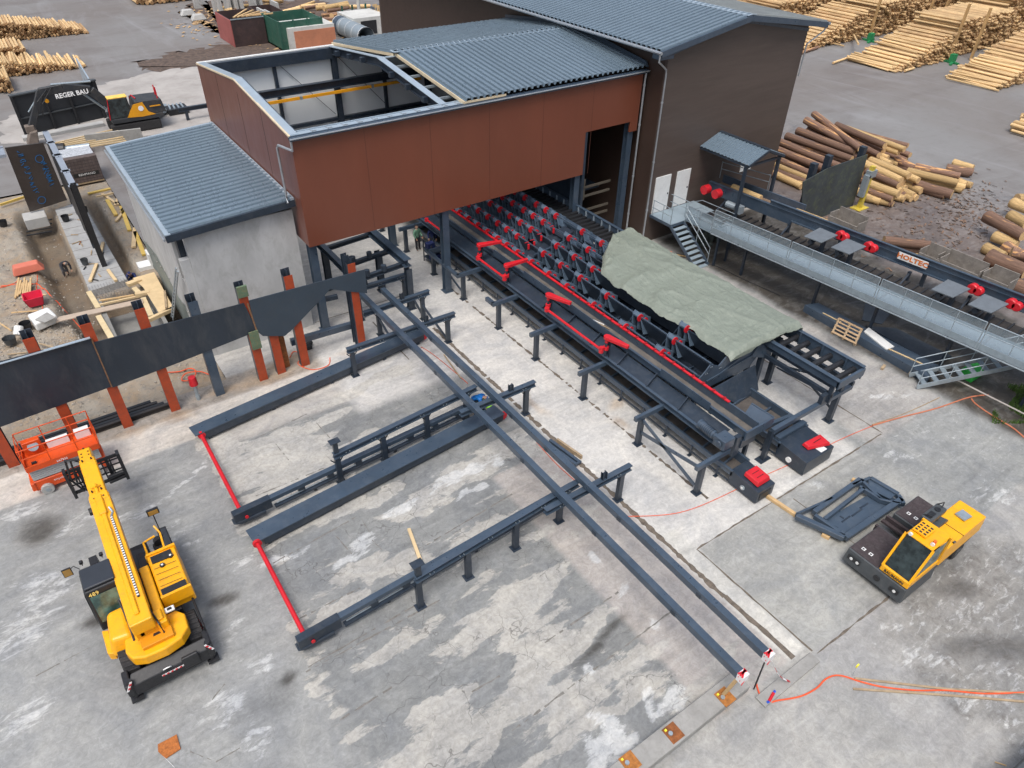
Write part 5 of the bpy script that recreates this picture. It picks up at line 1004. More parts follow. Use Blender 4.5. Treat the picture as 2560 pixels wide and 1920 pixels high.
# ================================================================ STEEL FRAME ON THE FRESH SLAB
fr = thing('fabricated_frame', 'navy welded side frame lying on timbers on the fresh concrete', 'steel frame', (23, 8.2, 0)); fz = .32
def fp(px, py, z=fz): return G(px, py, z)
pts_plate = [(2060, 1310), (2180, 1235), (2200, 1250), (2262, 1258), (2115, 1345), (2050, 1330)]
f = MB(); P = [fp(*p) for p in ((2053, 1300), (2197, 1218), (2252, 1248), (2113, 1345))]; f.prism([(p.x, p.y, .16) for p in P], (0, 0, .03)); f.build('web_plate', NAVY2, fr)
for a, b_, w_ in (((1990, 1290), (2110, 1345), .22), ((2113, 1345), (2253, 1250), .24), ((2035, 1282), (2150, 1200), .2), ((2150, 1200), (2200, 1250), .14), ((2060, 1300), (2160, 1222), .14), ((2148, 1218), (2202, 1252), .12), ((2036, 1290), (2110, 1340), .16), ((1990, 1288), (2080, 1248), .1), ((2175, 1197), (2245, 1238), .18), ((2130, 1215), (2175, 1197), .12), ((2245, 1240), (2258, 1262), .16), ((2200, 1252), (2250, 1262), .1)):
    f = MB(); f.bar(fp(*a), fp(*b_), w_, .22); f.build('frame_member', NAVY2, fr, bevel=.01)
f = MB(); P = [fp(*p) for p in ((2170, 1197), (2240, 1236), (2225, 1248), (2172, 1222))]; f.prism([(p.x, p.y, .3) for p in P], (0, 0, .04)); f.build('corner_plate', NAVY2, fr)
f = MB()
for a, b_ in (((2085, 1315), (2095, 1320)), ((2105, 1305), (2125, 1290)), ((2130, 1290), (2155, 1272)), ((2100, 1290), (2110, 1296)), ((2150, 1270), (2170, 1258))): f.bar(G(*a, .2), G(*b_, .2), .06, .03)
f.build('slot_rib', NAVY, fr)
for (a, b_, lab) in (((1918, 1240), (1990, 1288), 'long squared timber left of the navy frame'), ((2055, 1335), (2074, 1345), 'timber end poking out in front of the navy frame'), ((2130, 1198), (2150, 1210), 'timber end behind the far corner of the navy frame')):
    f = MB(); f.bar(G(*a, .08), G(*b_, .08), .16, .15); tag(f.build('squared_timber', WOOD, bevel=.01), lab, 'timber')
# ================================================================ VEHICLES
def wheel(parent, c, r, w_, rimc, ax=(1, 0, 0), name='wheel', rr=.55, tread=True):
    c = Vector(c); a = Vector(ax); f = MB(); f.tube(c-a*w_/2, c+a*w_/2, r, n=28); 
    if tread:
        up = Vector((0, 0, 1)); s_ = a.cross(up)
        for i in range(22):
            t_ = 2*math.pi*i/22; d = up*math.cos(t_)+s_*math.sin(t_); tn = a.cross(d); f.bar(c+d*(r+.012)-a*w_*.48, c+d*(r+.012)+a*w_*.48+tn*.05, .07, .035, d)
    wl = f.build(name, RUB, parent, bevel=.02); f = MB(); f.tube(c-a*(w_/2+.012), c+a*(w_/2+.012), r*rr, n=20); f.tube(c-a*(w_/2+.03), c+a*(w_/2+.03), r*.2, n=12); f.build('rim', rimc, wl); return wl
# ---- rotating telehandler, facing the scissor lift
tl = thing('telehandler', 'yellow rotating telehandler with its boom reaching over the orange scissor lift', 'telehandler', (-1.72, 18.9, 0), world=False)
RIM = mat('red_rim', (.35, .01, .015), .45)
for (x, y, st) in ((-1.02, -1.75, 0), (.98, -1.75, 0), (-1.0, 1.9, 0), (1.0, 1.9, .15)): wheel(tl, (x, y, .6), .6, .46, RIM, ax=(math.cos(st), math.sin(st), 0))
f = MB(); f.box(-.55, .55, -2.5, 2.6, .55, 1.05); f.box(-.95, .95, -1.9, -1.6, .5, .75); f.box(-.95, .95, 1.75, 2.05, .5, .75); f.box(-.9, .9, -1.1, 1.2, .6, 1.1); f.box(-.95, .95, -.9, 1.1, .95, 1.12); f.build('chassis', BLACK, tl, bevel=.03)
f = MB(); f.hexa([(-1.28, -2.92, .28), (1.3, -2.92, .28), (1.25, -2.62, .28), (-1.2, -2.62, .28), (-1.25, -2.9, .78), (1.28, -2.9, .78), (1.2, -2.55, 1.0), (-1.1, -2.55, 1.0)]); f.box(.35, .85, -3.02, -2.9, .5, 1.05); f.box(-1.35, -1.15, -2.95, -2.3, .4, .95); f.box(1.12, 1.32, -2.95, -2.2, .4, .95); f.build('rear_bumper', BLACK, tl, bevel=.04, seg=2)
for sx_ in (-1, 1): f = MB(); f.tube((sx_*1.18, -2.85, .2), (sx_*1.18, -2.85, 1.1), .08, n=10); f.box(sx_*1.18-.18, sx_*1.18+.18, -3.0, -2.7, .12, .2); f.build('outrigger', BLACK, tl)
for sx_ in (-1, 1): f = MB(); f.box(sx_*1.2-.13, sx_*1.2+.13, 2.5, 2.9, .3, 1.1); f.build('outrigger', BLACK, tl)
f = MB(); f.box(1.25, 1.32, -2.3, 1.2, .6, 1.25); f.box(1.0, 1.3, .8, 2.6, 1.15, 1.3); f.build('side_skirt', BLACK, tl, bevel=.02)
# counterweight: rounded slab
f = MB(); pts = [(-.92, -1.7), (-.98, -2.15), (-.86, -2.5), (-.5, -2.68), (.1, -2.72), (.6, -2.6), (.88, -2.3), (.92, -1.75), (.7, -1.45), (-.6, -1.5)]
f.prism([(x, y, 1.15) for x, y in pts], (0, 0, .42)); cw = f.build('counterweight', YEL, tl, bevel=.06, seg=3)
f = MB(); f.box(-.5, .45, -2.45, -1.72, 1.57, 1.72); f.build('engine_lid', mat('amber_yellow_paint', (.66, .26, .008), .42, 0, .06, 1.5, world=False), tl, bevel=.02)
f = MB(); f.prism([(-.12, -2.2, 1.722), (.12, -2.2, 1.722), (.08, -2.1, 1.722), (-.08, -2.1, 1.722)], (0, 0, .01)); f.build('lid_handle', BLACK, tl)
f = MB(); f.box(.42, .72, -1.7, -1.5, 1.85, 1.93); f.build('warning_lamp', WHITE, tl, bevel=.02); f = MB(); f.box(.5, .64, -1.66, -1.56, 1.93, 1.94); f.build('lamp_lens', BLACK, tl)
f = MB(); f.box(-.55, -.28, -2.0, .3, 1.1, 2.05); f.box(.12, .42, -2.1, .5, 1.1, 2.05); f.box(-.45, .35, -2.0, -1.6, 1.5, 2.15); f.build('boom_cradle', YEL, tl, bevel=.03)
f = MB(); f.hexa([(-1.42, -1.75, 1.0), (-.6, -1.85, 1.0), (-.58, -.55, 1.0), (-1.35, -.55, 1.0), (-1.28, -1.62, 1.72), (-.65, -1.7, 1.7), (-.62, -.5, 1.82), (-1.15, -.5, 1.8)]); f.build('tank_cowl', YEL, tl, bevel=.14, seg=4)
f = MB(); f.hexa([(-1.5, -1.6, .85), (-1.3, -1.7, .85), (-1.3, -.7, .85), (-1.5, -.6, .85), (-1.5, -1.6, 1.2), (-1.3, -1.7, 1.2), (-1.3, -.7, 1.2), (-1.5, -.6, 1.2)]); f.build('side_step', YEL, tl, bevel=.03)
# cab
f = MB(); f.hexa([(-1.5, -.45, .95), (-.5, -.45, .95), (-.5, 1.25, .95), (-1.5, 1.3, .95), (-1.46, -.25, 2.72), (-.5, -.25, 2.72), (-.5, .85, 2.72), (-1.46, .85, 2.72)]); cab = f.build('cab', BLACK, tl, bevel=.05, seg=2)
f = MB(); f.box(-1.44, -.52, -.18, .75, 2.74, 2.82); f.build('cab_roof', mat('dark_cab_roof', (.028, .033, .042), .4), tl, bevel=.04, seg=2)
def gl(pts, nm='window', m_=GLASSG): f = MB(); f.prism(pts, (0, 0, .004)) ; return f.build(nm, m_, cab)
f = MB(); f.quad((-1.38, -.47+.04, 1.35), (-.58, -.47+.04, 1.35), (-.58, -.285, 2.5), (-1.38, -.285, 2.5)); 
f.v = [(x, y-.01, z) for x, y, z in f.v]; f.build('rear_window', GLASSG, tl)
f = MB(); f.quad((-1.38, 1.30, 1.2), (-.58, 1.28, 1.2), (-.58, .90, 2.6), (-1.38, .90, 2.6)); f.build('windscreen', mat('tinted_windscreen', (.12, .2, .19), .12, 0, .3, 3, (.35, .42, .4), .6, world=False), tl)
f = MB(); f.quad((-1.53, -.3, 1.2), (-1.53, 1.1, 1.2), (-1.49, .8, 2.55), (-1.49, -.2, 2.55)); f.build('side_window', GLASS, tl)
letters('unit_number', '489', .2, basis((-1.22, -.33, 2.62), (1, 0, 0), (0, .25, 1)), TEXTY, tl)
f = MB(); f.poly([(-1.45, 1.2, 2.4), (-1.6, 1.4, 2.45), (-1.75, 1.35, 2.4)], .015, 6); mr = f.build('mirror_arm', BLACK, tl); f = MB(); f.box(-1.95, -1.68, 1.28, 1.33, 2.2, 2.55); f.build('mirror', BLACK, mr); f = MB(); f.box(-1.93, -1.7, 1.27, 1.28, 2.23, 2.52); f.build('mirror_glass', mat('amber_mirror', (.35, .2, .05), .2), mr)
for x in (-1.3, -.7): f = MB(); f.tube((x, .95, 2.85), (x, 1.05, 2.87), .06, n=10); f.tube((x, 1.0, 2.7), (x, 1.0, 2.85), .015, n=6); f.build('work_lamp', BLACK, tl)
# engine side on the right
f = MB(); f.hexa([(.42, -1.0, 1.1), (1.42, -1.0, 1.1), (1.42, .95, 1.1), (.42, .95, 1.1), (.45, -1.0, 1.92), (1.36, -1.0, 1.86), (1.36, .95, 1.9), (.45, .95, 1.95)]); f.build('engine_hood', YEL, tl, bevel=.05, seg=2)
f = MB(); f.box(.52, 1.3, -1.03, -.72, 1.88, 1.955); f.build('hood_opening', BLACK, tl)
f = MB(); f.box(.55, 1.22, .5, .85, 1.92, 1.96); f.build('hood_opening', BLACK, tl); f = MB(); f.box(.45, 1.4, -1.12, -1.02, 1.5, 1.98); f.bar((.45, .98, 1.9), (1.4, .98, 1.9), .1, .18); each(f, 'hood_rib', YEL, tl)
for (x, y) in ((1.15, .55), (.82, .28)): f = MB(); f.tube((x, y, 1.9), (x, y, 1.985), .085, n=14); c_ = f.build('filler_cap', BLACK, tl); f = MB(); f.tube((x, y, 1.985), (x, y, 1.99), .04, n=10); f.build('cap_centre', WHITE, c_)
f = MB(); f.poly([(.5, 1.25, 1.75), (.5, 1.75, 1.85), (.9, 1.85, 1.85)], .04, 8); f.poly([(1.05, 1.1, 1.75), (1.1, 1.9, 1.85), (1.0, 2.2, 2.0)], .035, 8); f.build('guard_tube', YEL, tl)
f = MB(); f.box(.4, 1.4, .95, 1.15, 1.2, 1.85); f.build('hood_front', YEL, tl, bevel=.03); f = MB(); f.prism([(-.3, 1.2, 1.1), (.45, 1.0, 1.1), (.55, 2.1, 1.1), (-.1, 2.2, 1.1)], (0, 0, .2)); f.hexa([(.1, .4, 1.3), (.45, .4, 1.3), (.45, 1.9, 1.3), (.15, 1.9, 1.3), (.15, .5, 1.75), (.42, .5, 1.75), (.42, 1.5, 1.5), (.2, 1.5, 1.5)]); f.box(1.0, 1.32, 1.3, 2.6, .9, 1.35); f.build('front_cowl', mat('charcoal_cowl', (.035, .04, .05), .5, world=False), tl, bevel=.03)
f = MB(); f.box(.95, 1.35, 2.35, 2.45, 2.35, 2.6); f.tube((1.12, 2.2, 1.3), (1.12, 2.4, 2.4), .02, n=6); mr = f.build('mirror', BLACK, tl); f = MB(); f.box(.99, 1.31, 2.335, 2.35, 2.38, 2.57); f.build('mirror_glass', MATS['amber_mirror'], mr)
f = MB(); f.tube((.95, 1.95, 1.35), (.95, 2.15, 1.35), .17, n=12); f.build('air_filter', BLACK, tl)
# boom
BX = -.24
p0, p1 = Vector((BX, -2.15, 2.28)), Vector((BX, 6.2, 2.95)); bd = (p1-p0).normalized()
f = MB(); f.bar(p0, p0+bd*5.9, .66, .58); bm = f.build('boom', YEL, tl, bevel=.04, seg=2)
f = MB(); f.bar(p0+bd*5.85, p0+bd*7.9, .54, .5); f.build('boom_section', YEL, bm, bevel=.03)
f = MB(); f.bar(p0+bd*5.6, p0+bd*5.95, .6, .64); f.bar(p0+bd*7.7, p0+bd*7.95, .5, .52); f.build('boom_collar', YEL, bm, bevel=.02)
f = MB(); f.bar(p0+bd*.3+Vector((-.02, 0, .32)), p0+bd*5.4+Vector((-.02, 0, .32)), .16, .1); f.bar(p0+bd*4.8+Vector((-.02, 0, .37)), p0+bd*5.8+Vector((-.02, 0, .32)), .24, .1); f.build('boom_spine', YEL, bm, bevel=.03)
f = MB(); f.bar(p0+bd*.9+Vector((.17, 0, .31)), p0+bd*4.6+Vector((.17, 0, .31)), .075, .05); f.build('hose_chain', BLACK, bm)
f = MB()
for i in range(34): c_ = p0+bd*(.95+i*.108)+Vector((.17, 0, .34)); f.bar(c_, c_+bd*.055, .07, .012)
f.build('chain_links', WHITE, bm)
f = MB(); f.poly([p0+bd*4.6+Vector((.17, 0, .33)), p0+bd*4.8+Vector((.25, 0, .3)), p0+bd*5.0+Vector((.2, 0, .38))], .04, 8); f.build('hose_clamp', GALV, bm)
f = MB(); f.poly([p0+bd*1.0+Vector((.17, 0, .3)), p0+bd*.6+Vector((.3, 0, .1)), p0+Vector((.42, 0, -.2)), p0+Vector((.45, -.1, -.6))], .03, 8); f.poly([p0+bd*1.3+Vector((-.4, 0, .1)), p0+bd*.7+Vector((-.35, 0, -.1)), p0+Vector((-.38, 0, -.4))], .035, 8); f.build('hydraulic_hose', BLACK, bm)
f = MB(); f.tube((BX-.42, .2, 1.95), (BX-.4, -1.2, 1.7), .06, n=10); f.build('lift_cylinder', BLACK, tl); f = MB(); f.tube((BX-.42, -.1, 1.99), (BX-.4, -1.5, 1.75), .03, n=8); f.build('cylinder_rod', GALV, tl)
hd = p0+bd*7.9; f = MB(); f.prism([hd+Vector((-.22, -.1, .24)), hd+Vector((-.22, .7, .22)), hd+Vector((-.2, .95, -.05)), hd+Vector((-.2, .9, -.6)), hd+Vector((-.2, .55, -.75)), hd+Vector((-.22, .1, -.25))], (.42, 0, 0)); hh_ = f.build('boom_head', YEL, bm, bevel=.03)
f = MB()
for (a, b_) in ((-.12, .2), (.12, .25), (-.12, .4), (.12, .45), (0, .7)): f.tube(hd+Vector((a, b_, .2)), hd+Vector((a, b_, .25)), .03, n=8)
for s_ in (5.7, 6.1, 7.8): 
    for a in (-.15, .15): f.tube(p0+bd*s_+Vector((a, 0, .2)), p0+bd*s_+Vector((a, 0, .345)), .03, n=8)
f.build('boom_bolts', BLACK, bm)
f = MB(); f.tube(p0+bd*5.9+Vector((0, 0, .27)), p0+bd*6.4+Vector((0, 0, .3)), .06, n=8); f.poly([p0+bd*6.3+Vector((-.15, 0, .28)), p0+bd*6.2+Vector((0, 0, .38)), p0+bd*6.3+Vector((.15, 0, .28))], .025, 6); f.build('hook_eye', YEL, bm)
f = MB(); f.tube(p0+bd*5.5+Vector((-.32, 0, 0)), p0+bd*5.5+Vector((-.45, 0, 0)), .14, n=12); f.build('boom_lamp', BLACK, bm)
# fork carriage with guard mesh
cy = hd.y+1.0; cz = 1.15
fk = MB()
for z in (cz-.15, cz+.95): fk.bar((BX-.95, cy, z), (BX+1.0, cy, z), .06, .14)
fk.build('fork_carriage', BLACK, tl)
f = MB()
for x in np.arange(-.93, 1.0, .31): f.bar((BX+x, cy+.02, cz-.1), (BX+x, cy+.02, cz+1.0), .05, .05, (0, 1, 0))
for z in (cz+.2, cz+.5, cz+.75): f.bar((BX-.93, cy+.04, z), (BX+.93, cy+.04, z), .04, .05)
f.build('load_guard', BLACK, tl)
for x in (-.5, .5): f = MB(); f.bar((BX+x, cy+.06, cz+.9), (BX+x, cy+.06, cz-.3), .06, .12, (1, 0, 0)); f.bar((BX+x, cy+.05, cz-.28), (BX+x, cy+1.15, cz-.28), .12, .05); f.build('fork', BLACK, tl)
f = MB(); f.poly([hd+Vector((-.2, .3, .1)), hd+Vector((-.7, .6, .05)), (BX-.85, cy-.1, cz+.6), (BX-.6, cy-.15, cz-.1), (BX-.3, cy-.1, cz+.2)], .045, 8); f.poly([hd+Vector((-.2, .2, .0)), hd+Vector((-.55, .7, -.05)), (BX-.7, cy-.1, cz+.4), (BX-.5, cy-.15, cz-.0)], .035, 8); f.build('hydraulic_hose', BLACK, tl)
f = MB(); f.tube((BX+.3, cy-.15, cz+.1), (BX+.95, cy-.1, cz+.1), .1, n=10); f.tube((BX+.3, cy-.15, cz-.15), (BX+.9, cy-.1, cz-.15), .07, n=10); f.box(BX+.9, BX+1.02, cy-.2, cy+.1, cz-.3, cz+1.1); f.box(BX-1.0, BX-.9, cy-.2, cy+.1, cz-.3, cz+1.1); each(f, 'carriage_frame', BLACK, tl)
f = MB()
for k_ in range(5): f.bar((.55+.0*k_, -.6+.28*k_, 1.965), (1.25, -.6+.28*k_, 1.93), .012, .008)
f.build('hood_slots', BLACK, tl)
f = MB(); f.box(BX-.3-.035, BX-.3-.03, -.5, 1.6, 2.42, 2.6); f.build('boom_decal', BLACK, tl)
# rear marks: 20 plate, stripes
f = MB(); f.tube((-.1, -2.88, .86), (-.1, -2.905, .845), .13, n=18); pl_ = f.build('speed_plate', TEXTW, tl); letters('speed_number', '20', .17, basis((-.1, -2.91, .85), (1, 0, 0), (0, .35, 1)), TEXTK, pl_, bold=.004)
f = MB(); f.bar((-.32, -2.915, .64), (.6, -2.925, .64), .01, .06); st_ = f.build('stripe_tape', TEXTW, tl); f = MB()
for i in range(7): f.bar((-.3+.13*i, -2.925, .62), (-.24+.13*i, -2.935, .66), .012, .05)
f.build('stripe_marks', RED, st_)
for sx_ in (-1, 1): f = MB(); f.bar((sx_*1.12, -2.95, 1.12), (sx_*1.3, -3.0, .8), .02, .07); o_ = f.build('corner_marker', TEXTW, tl); f = MB(); f.bar((sx_*1.15, -2.97, 1.07), (sx_*1.18, -2.98, 1.0), .022, .072); f.bar((sx_*1.22, -2.985, .93), (sx_*1.25, -2.995, .87), .022, .072); f.build('stripe_marks', RED, o_)
# ---- scissor lift
sl_ = thing('scissor_lift', 'orange scissor lift with railed platform parked under the retaining wall', 'scissor lift', (-4.3, 27.4, 0), rot=0, world=False)
f = MB(); f.box(.05, 2.75, .1, 1.15, .22, .72); f.hexa([(-.08, .05, .3), (.1, .05, .3), (.1, 1.15, .3), (-.08, 1.15, .3), (-.05, .05, .72), (.1, .05, .72), (.1, 1.15, .72), (-.05, 1.15, .72)]); f.build('base', ORANGE, sl_, bevel=.03)
for (x, y) in ((.42, .05), (2.35, .05), (.42, 1.15), (2.35, 1.15)): 
    f = MB(); f.tube((x, y-.09, .24), (x, y+.09, .24), .24, n=22); wl = f.build('wheel', mat('grey_solid_tyre', (.36, .36, .35), .7, 0, .1, 4, world=False), sl_, bevel=.02); f = MB(); f.tube((x, y-.11, .24), (x, y+.11, .24), .09, n=14); f.tube((x, y-.12, .24), (x, y+.12, .24), .03, n=8); f.build('hub', GALV, wl)
f = MB()
for i in range(5):
    z = .78+i*.1; f.box(.1, 2.65, .12, .17, z, z+.085); f.box(.1, 2.65, 1.05, 1.1, z, z+.085)
f.box(.15, 2.6, .17, 1.05, .74, 1.2); f.build('scissor_arms', mat('grey_lift_steel', (.42, .43, .43), .5, 0, .1, 2, world=False), sl_)
f = MB(); f.box(.08, 2.75, .0, 1.25, 1.36, 1.44); f.build('platform', ORANGE, sl_)
f = MB(); f.box(.08, 2.75, -.03, 0, 1.36, 1.62); f.box(.08, 2.75, 1.25, 1.28, 1.36, 1.62); f.box(.05, .08, 0, 1.25, 1.36, 1.62); f.box(2.75, 2.78, 0, 1.25, 1.36, 1.62); f.build('toe_board', ORANGE, sl_)
f = MB()
for z in (2.48, 2.05): f.poly([(.08, 0, z), (2.75, 0, z), (2.75, 1.25, z), (.08, 1.25, z), (.08, 0, z)], .024, 8)
for x, y in ((.08, 0), (1.0, 0), (2.0, 0), (2.75, 0), (.08, 1.25), (1.0, 1.25), (2.0, 1.25), (2.75, 1.25), (.08, .62), (2.75, .62)): f.tube((x, y, 1.44), (x, y, 2.48), .02, n=6)
f.bar((.08, 0, 1.5), (.08, .5, 2.4), .03, .03); f.build('guard_rail', ORANGE, sl_)
f = MB(); f.box(.2, .85, .95, 1.2, 1.44, 2.1); f.build('control_box', ORANGE, sl_, bevel=.02); f = MB(); f.tube((.55, .94, 1.85), (.55, .9, 1.87), .2, n=16); f.build('cable_drum', GALV, sl_)
f = MB(); f.box(1.0, 1.8, 1.0, 1.15, 1.44, 1.8); f.build('manual_case', WHITE, sl_); f = MB(); f.box(2.05, 2.6, .95, 1.2, 1.44, 1.82); f.build('manual_case', WHITE, sl_)
letters('lift_lettering', 'SA7335', .13, basis((1.35, -.045, 1.46), (1, 0, 0), (0, 0, 1)), TEXTW, sl_, ext=.004); letters('maker_lettering', 'SKYJACK', .1, basis((.95, .085, .5), (1, 0, 0), (0, 0, 1)), TEXTW, sl_, ext=.004)
f = MB(); f.box(.3, .48, .3, .42, 1.44, 1.5); f.build('battery_box', BLACK, sl_)
# ---- side loader
sd_ = thing('side_loader', 'yellow side-loading forklift with grey mast and two dark cargo decks', 'forklift', (20.35, 4.35, 0), world=False)
f = MB(); f.hexa([(0, 0, .22), (2.05, 0, .22), (2.05, 2.4, .22), (0, 2.4, .22), (.06, .04, .92), (2.0, 0.04, .92), (2.0, 2.36, .92), (.06, 2.36, .92)]); f.box(3.05, 4.75, 1.2, 2.4, .25, .92); f.box(2.0, 4.95, .12, 1.1, .35, .9); f.hexa([(4.6, .1, .5), (5.0, .1, .6), (5.0, 1.1, .6), (4.6, 1.1, .5), (4.6, .1, 1.1), (5.0, .1, 1.1), (5.0, 1.1, 1.1), (4.6, 1.1, 1.1)]); f.build('chassis', GREYM, sd_, bevel=.03)
f = MB(); f.box(.1, 1.92, 1.2, 2.33, .925, .94); f.build('cargo_deck', DECK, sd_); f = MB(); f.box(3.1, 4.7, 1.25, 2.36, .925, .94); f.build('cargo_deck', DECK, sd_)
f = MB(); f.box(2.02, 2.12, 1.2, 2.5, .5, .8); f.box(2.9, 3.02, 1.2, 2.55, .45, .7); f.box(2.75, 2.9, 1.5, 2.6, .4, .5); f.build('fork', DECK, sd_)
for (x, y) in ((.45, 2.0), (.45, 1.7), (3.5, 2.05), (3.5, 1.75)): f = MB(); f.box(x-.07, x+.07, y-.07, y+.07, .941, .945); p_ = f.build('deck_label', WHITE, sd_); f = MB(); f.box(x-.04, x+.03, y-.03, y+.04, .946, .948); f.build('label_mark', BLACK, p_)
for (x, y) in ((.9, .22), (3.9, .2), (.9, 2.1), (3.9, 2.15)): wheel(sd_, (x, y, .38), .38, .3, GREYM, ax=(0, 1, 0), tread=False)
# cab: sloped windscreen towards the front
f = MB(); f.hexa([(.08, .05, .95), (2.1, .05, .95), (2.1, 1.15, .95), (.08, 1.15, .95), (.1, .06, 1.25), (2.1, .06, 1.25), (2.1, 1.14, 1.25), (.1, 1.14, 1.25)]); cb = f.build('cab', YEL, sd_, bevel=.03)
f = MB(); f.hexa([(.78, .12, 2.5), (1.95, .12, 2.42), (1.95, 1.08, 2.42), (.78, 1.08, 2.5), (.72, .1, 2.6), (2.0, .1, 2.52), (2.0, 1.1, 2.52), (.72, 1.1, 2.6)]); f.build('cab_roof', YEL, sd_, bevel=.03)
f = MB()
for y in (.09, 1.11): f.bar((.13, y, 1.2), (.78, y, 2.55), .08, .08, (0, 1, 0)); f.bar((2.0, y, 1.2), (1.95, y, 2.5), .09, .1, (0, 1, 0))
each(f, 'cab_pillar', YEL, sd_)
f = MB(); f.quad((.17, .14, 1.25), (.17, 1.06, 1.25), (.80, 1.06, 2.5), (.80, .14, 2.5)); f.build('windscreen', GLASS, sd_)
f = MB(); f.quad((.2, .085, 1.27), (1.95, .085, 1.27), (1.9, .085, 2.45), (.82, .085, 2.5)); f.build('side_window', GLASSG, sd_); f = MB(); f.quad((.2, 1.115, 1.27), (1.95, 1.115, 1.27), (1.9, 1.115, 2.45), (.82, 1.115, 2.5)); f.build('side_window', GLASSG, sd_)
f = MB(); f.box(.9, 1.4, .35, .85, .95, 1.5); f.box(1.35, 1.55, .35, .85, 1.3, 2.0); f.build('seat', BLACK, sd_)
letters('maker_lettering', 'BAUMANN', .15, basis((.055, .6, 1.1), (0, -1, 0), (.1, 0, 1)), TEXTK, sd_, bold=.003)
f = MB(); f.box(-.01, -.004+.0, 1.75, 2.25, .5, .72); f.box(-.01, -.004, .2, .55, .5, .68); f.build('lamp_recess', BLACK, sd_, ); 
for y in (1.85, 2.1, .35): f = MB(); f.tube((.0, y, .6), (-.03, y, .6), .06, n=12); f.build('headlight', WHITE, sd_)
f = MB(); f.tube((.03, 1.05, .55), (.0, 1.05, .55), .12, n=16); f.build('cover_disc', BLACK, sd_)
f = MB(); f.box(1.0, 1.65, .55, 1.05, 2.62, 2.68)
gg = f.build('roof_box', YEL, sd_); f = MB()
for i in range(4):
    for j in range(3): f.box(1.06+i*.15, 1.14+i*.15, .6+j*.155, .7+j*.155, 2.68, 2.684)
f.build('vent_grid', BLACK, gg)
for (x, y) in ((.75, .95), (.95, .25)): f = MB(); f.tube((x, y, 2.66), (x-.06, y, 2.66), .07, n=12); f.build('work_lamp', WHITE, sd_)
f = MB(); f.tube((1.02, .25, 2.6), (1.02, .25, 2.78), .06, n=12); f.build('beacon', mat('orange_beacon', (.8, .15, .02), .3), sd_)
f = MB(); f.hexa([(2.1, .02, .85), (4.98, .02, .95), (4.98, 1.15, .95), (2.1, 1.15, .85), (2.1, .06, 1.7), (4.95, .06, 1.72), (4.95, 1.1, 1.72), (2.1, 1.1, 1.7)]); f.build('engine_body', YEL, sd_, bevel=.04, seg=2)
f = MB(); f.box(4.0, 4.35, .4, .75, 1.72, 1.82); f.hexa([(3.95, .4, 1.76), (4.4, .35, 1.76), (4.45, .75, 1.76), (4.0, .8, 1.76), (3.95, .4, 1.8), (4.4, .35, 1.8), (4.45, .75, 1.8), (4.0, .8, 1.8)]); f.build('lid_sheet', GALV, sd_)
f = MB(); f.tube((2.7, .05, 1.72), (2.7, .12, 1.74), .07, n=10); f.build('door_handle', BLACK, sd_); f = MB(); f.box(3.3, 3.312, .055, 1.1, 1.0, 1.727); f.build('panel_gap', BLACK, sd_)
# mast
f = MB(); f.box(2.15, 2.35, .95, 1.25, .5, 2.35); f.box(2.95, 3.15, .95, 1.25, .5, 2.35); f.box(2.1, 3.2, .9, 1.3, 2.2, 2.45); f.build('mast', GREYM, sd_, bevel=.05, seg=2)
f = MB(); f.box(2.2, 2.6, 1.0, 1.2, 2.45, 2.47); f.tube((2.85, 1.1, 2.45), (2.85, 1.1, 2.48), .11, n=14); f.build('mast_opening', BLACK, sd_); f = MB(); f.poly([(2.2, 1.25, 2.45), (2.15, 1.1, 2.6), (2.3, 1.0, 2.5)], .02, 6); f.poly([(3.1, 1.25, 2.45), (3.2, 1.1, 2.62), (3.0, 1.05, 2.55)], .025, 6); f.poly([(2.25, .9, 2.2), (2.3, .7, 1.9), (2.6, .8, 1.75)], .03, 6); f.build('mast_hose', BLACK, sd_)
f = MB(); f.hexa([(2.05, .75, 1.7), (3.6, .75, 1.7), (3.4, 1.2, 1.7), (2.05, 1.2, 1.7), (2.1, .8, 1.85), (3.4, .8, 1.85), (3.3, 1.2, 1.85), (2.1, 1.2, 1.85)]); f.build('mast_shroud', GREYM, sd_, bevel=.03)
# ---- excavator
EX = mat('excavator_yellow', (.75, .33, .01), .45, 0, .08, 1, (.3, .15, .05), .3); EXD = mat('excavator_dark', (.03, .034, .04), .5, 0, .2, 1, (.12, .1, .08), .4)
e0 = G(335, 320); exc = thing('excavator', 'yellow and black excavator with a lettered black boom in front of a dark bulkhead', 'excavator', (e0.x, e0.y, 0), world=False)
f = MB(); f.box(-1.9, 2.2, -1.3, -.7, .0, .85); f.build('crawler_track', RUB, exc, bevel=.12, seg=2); f = MB(); f.box(-1.9, 2.2, .7, 1.3, .0, .85); f.build('crawler_track', RUB, exc, bevel=.12, seg=2)
f = MB(); f.box(-1.2, 1.5, -.8, .8, .3, .9); f.build('undercarriage', EXD, exc)
f = MB(); f.box(-1.7, 2.6, -1.35, 1.35, .95, 1.35); f.hexa([(.3, -1.3, 1.35), (2.9, -1.3, 1.35), (2.9, 1.3, 1.35), (.3, 1.3, 1.35), (.5, -1.2, 2.5), (2.7, -1.2, 2.45), (2.7, 1.2, 2.45), (.5, 1.2, 2.5)]); f.build('engine_house', EXD, exc, bevel=.06, seg=2)
f = MB(); f.prism([(-.4, -1.37, 1.35), (.3, -1.37, 2.35), (1.1, -1.37, 2.45), (1.4, -1.37, 1.6), (1.95, -1.37, 1.3), (.8, -1.37, 1.25)], (0, .04, 0)); f.build('side_panel', EX, exc)
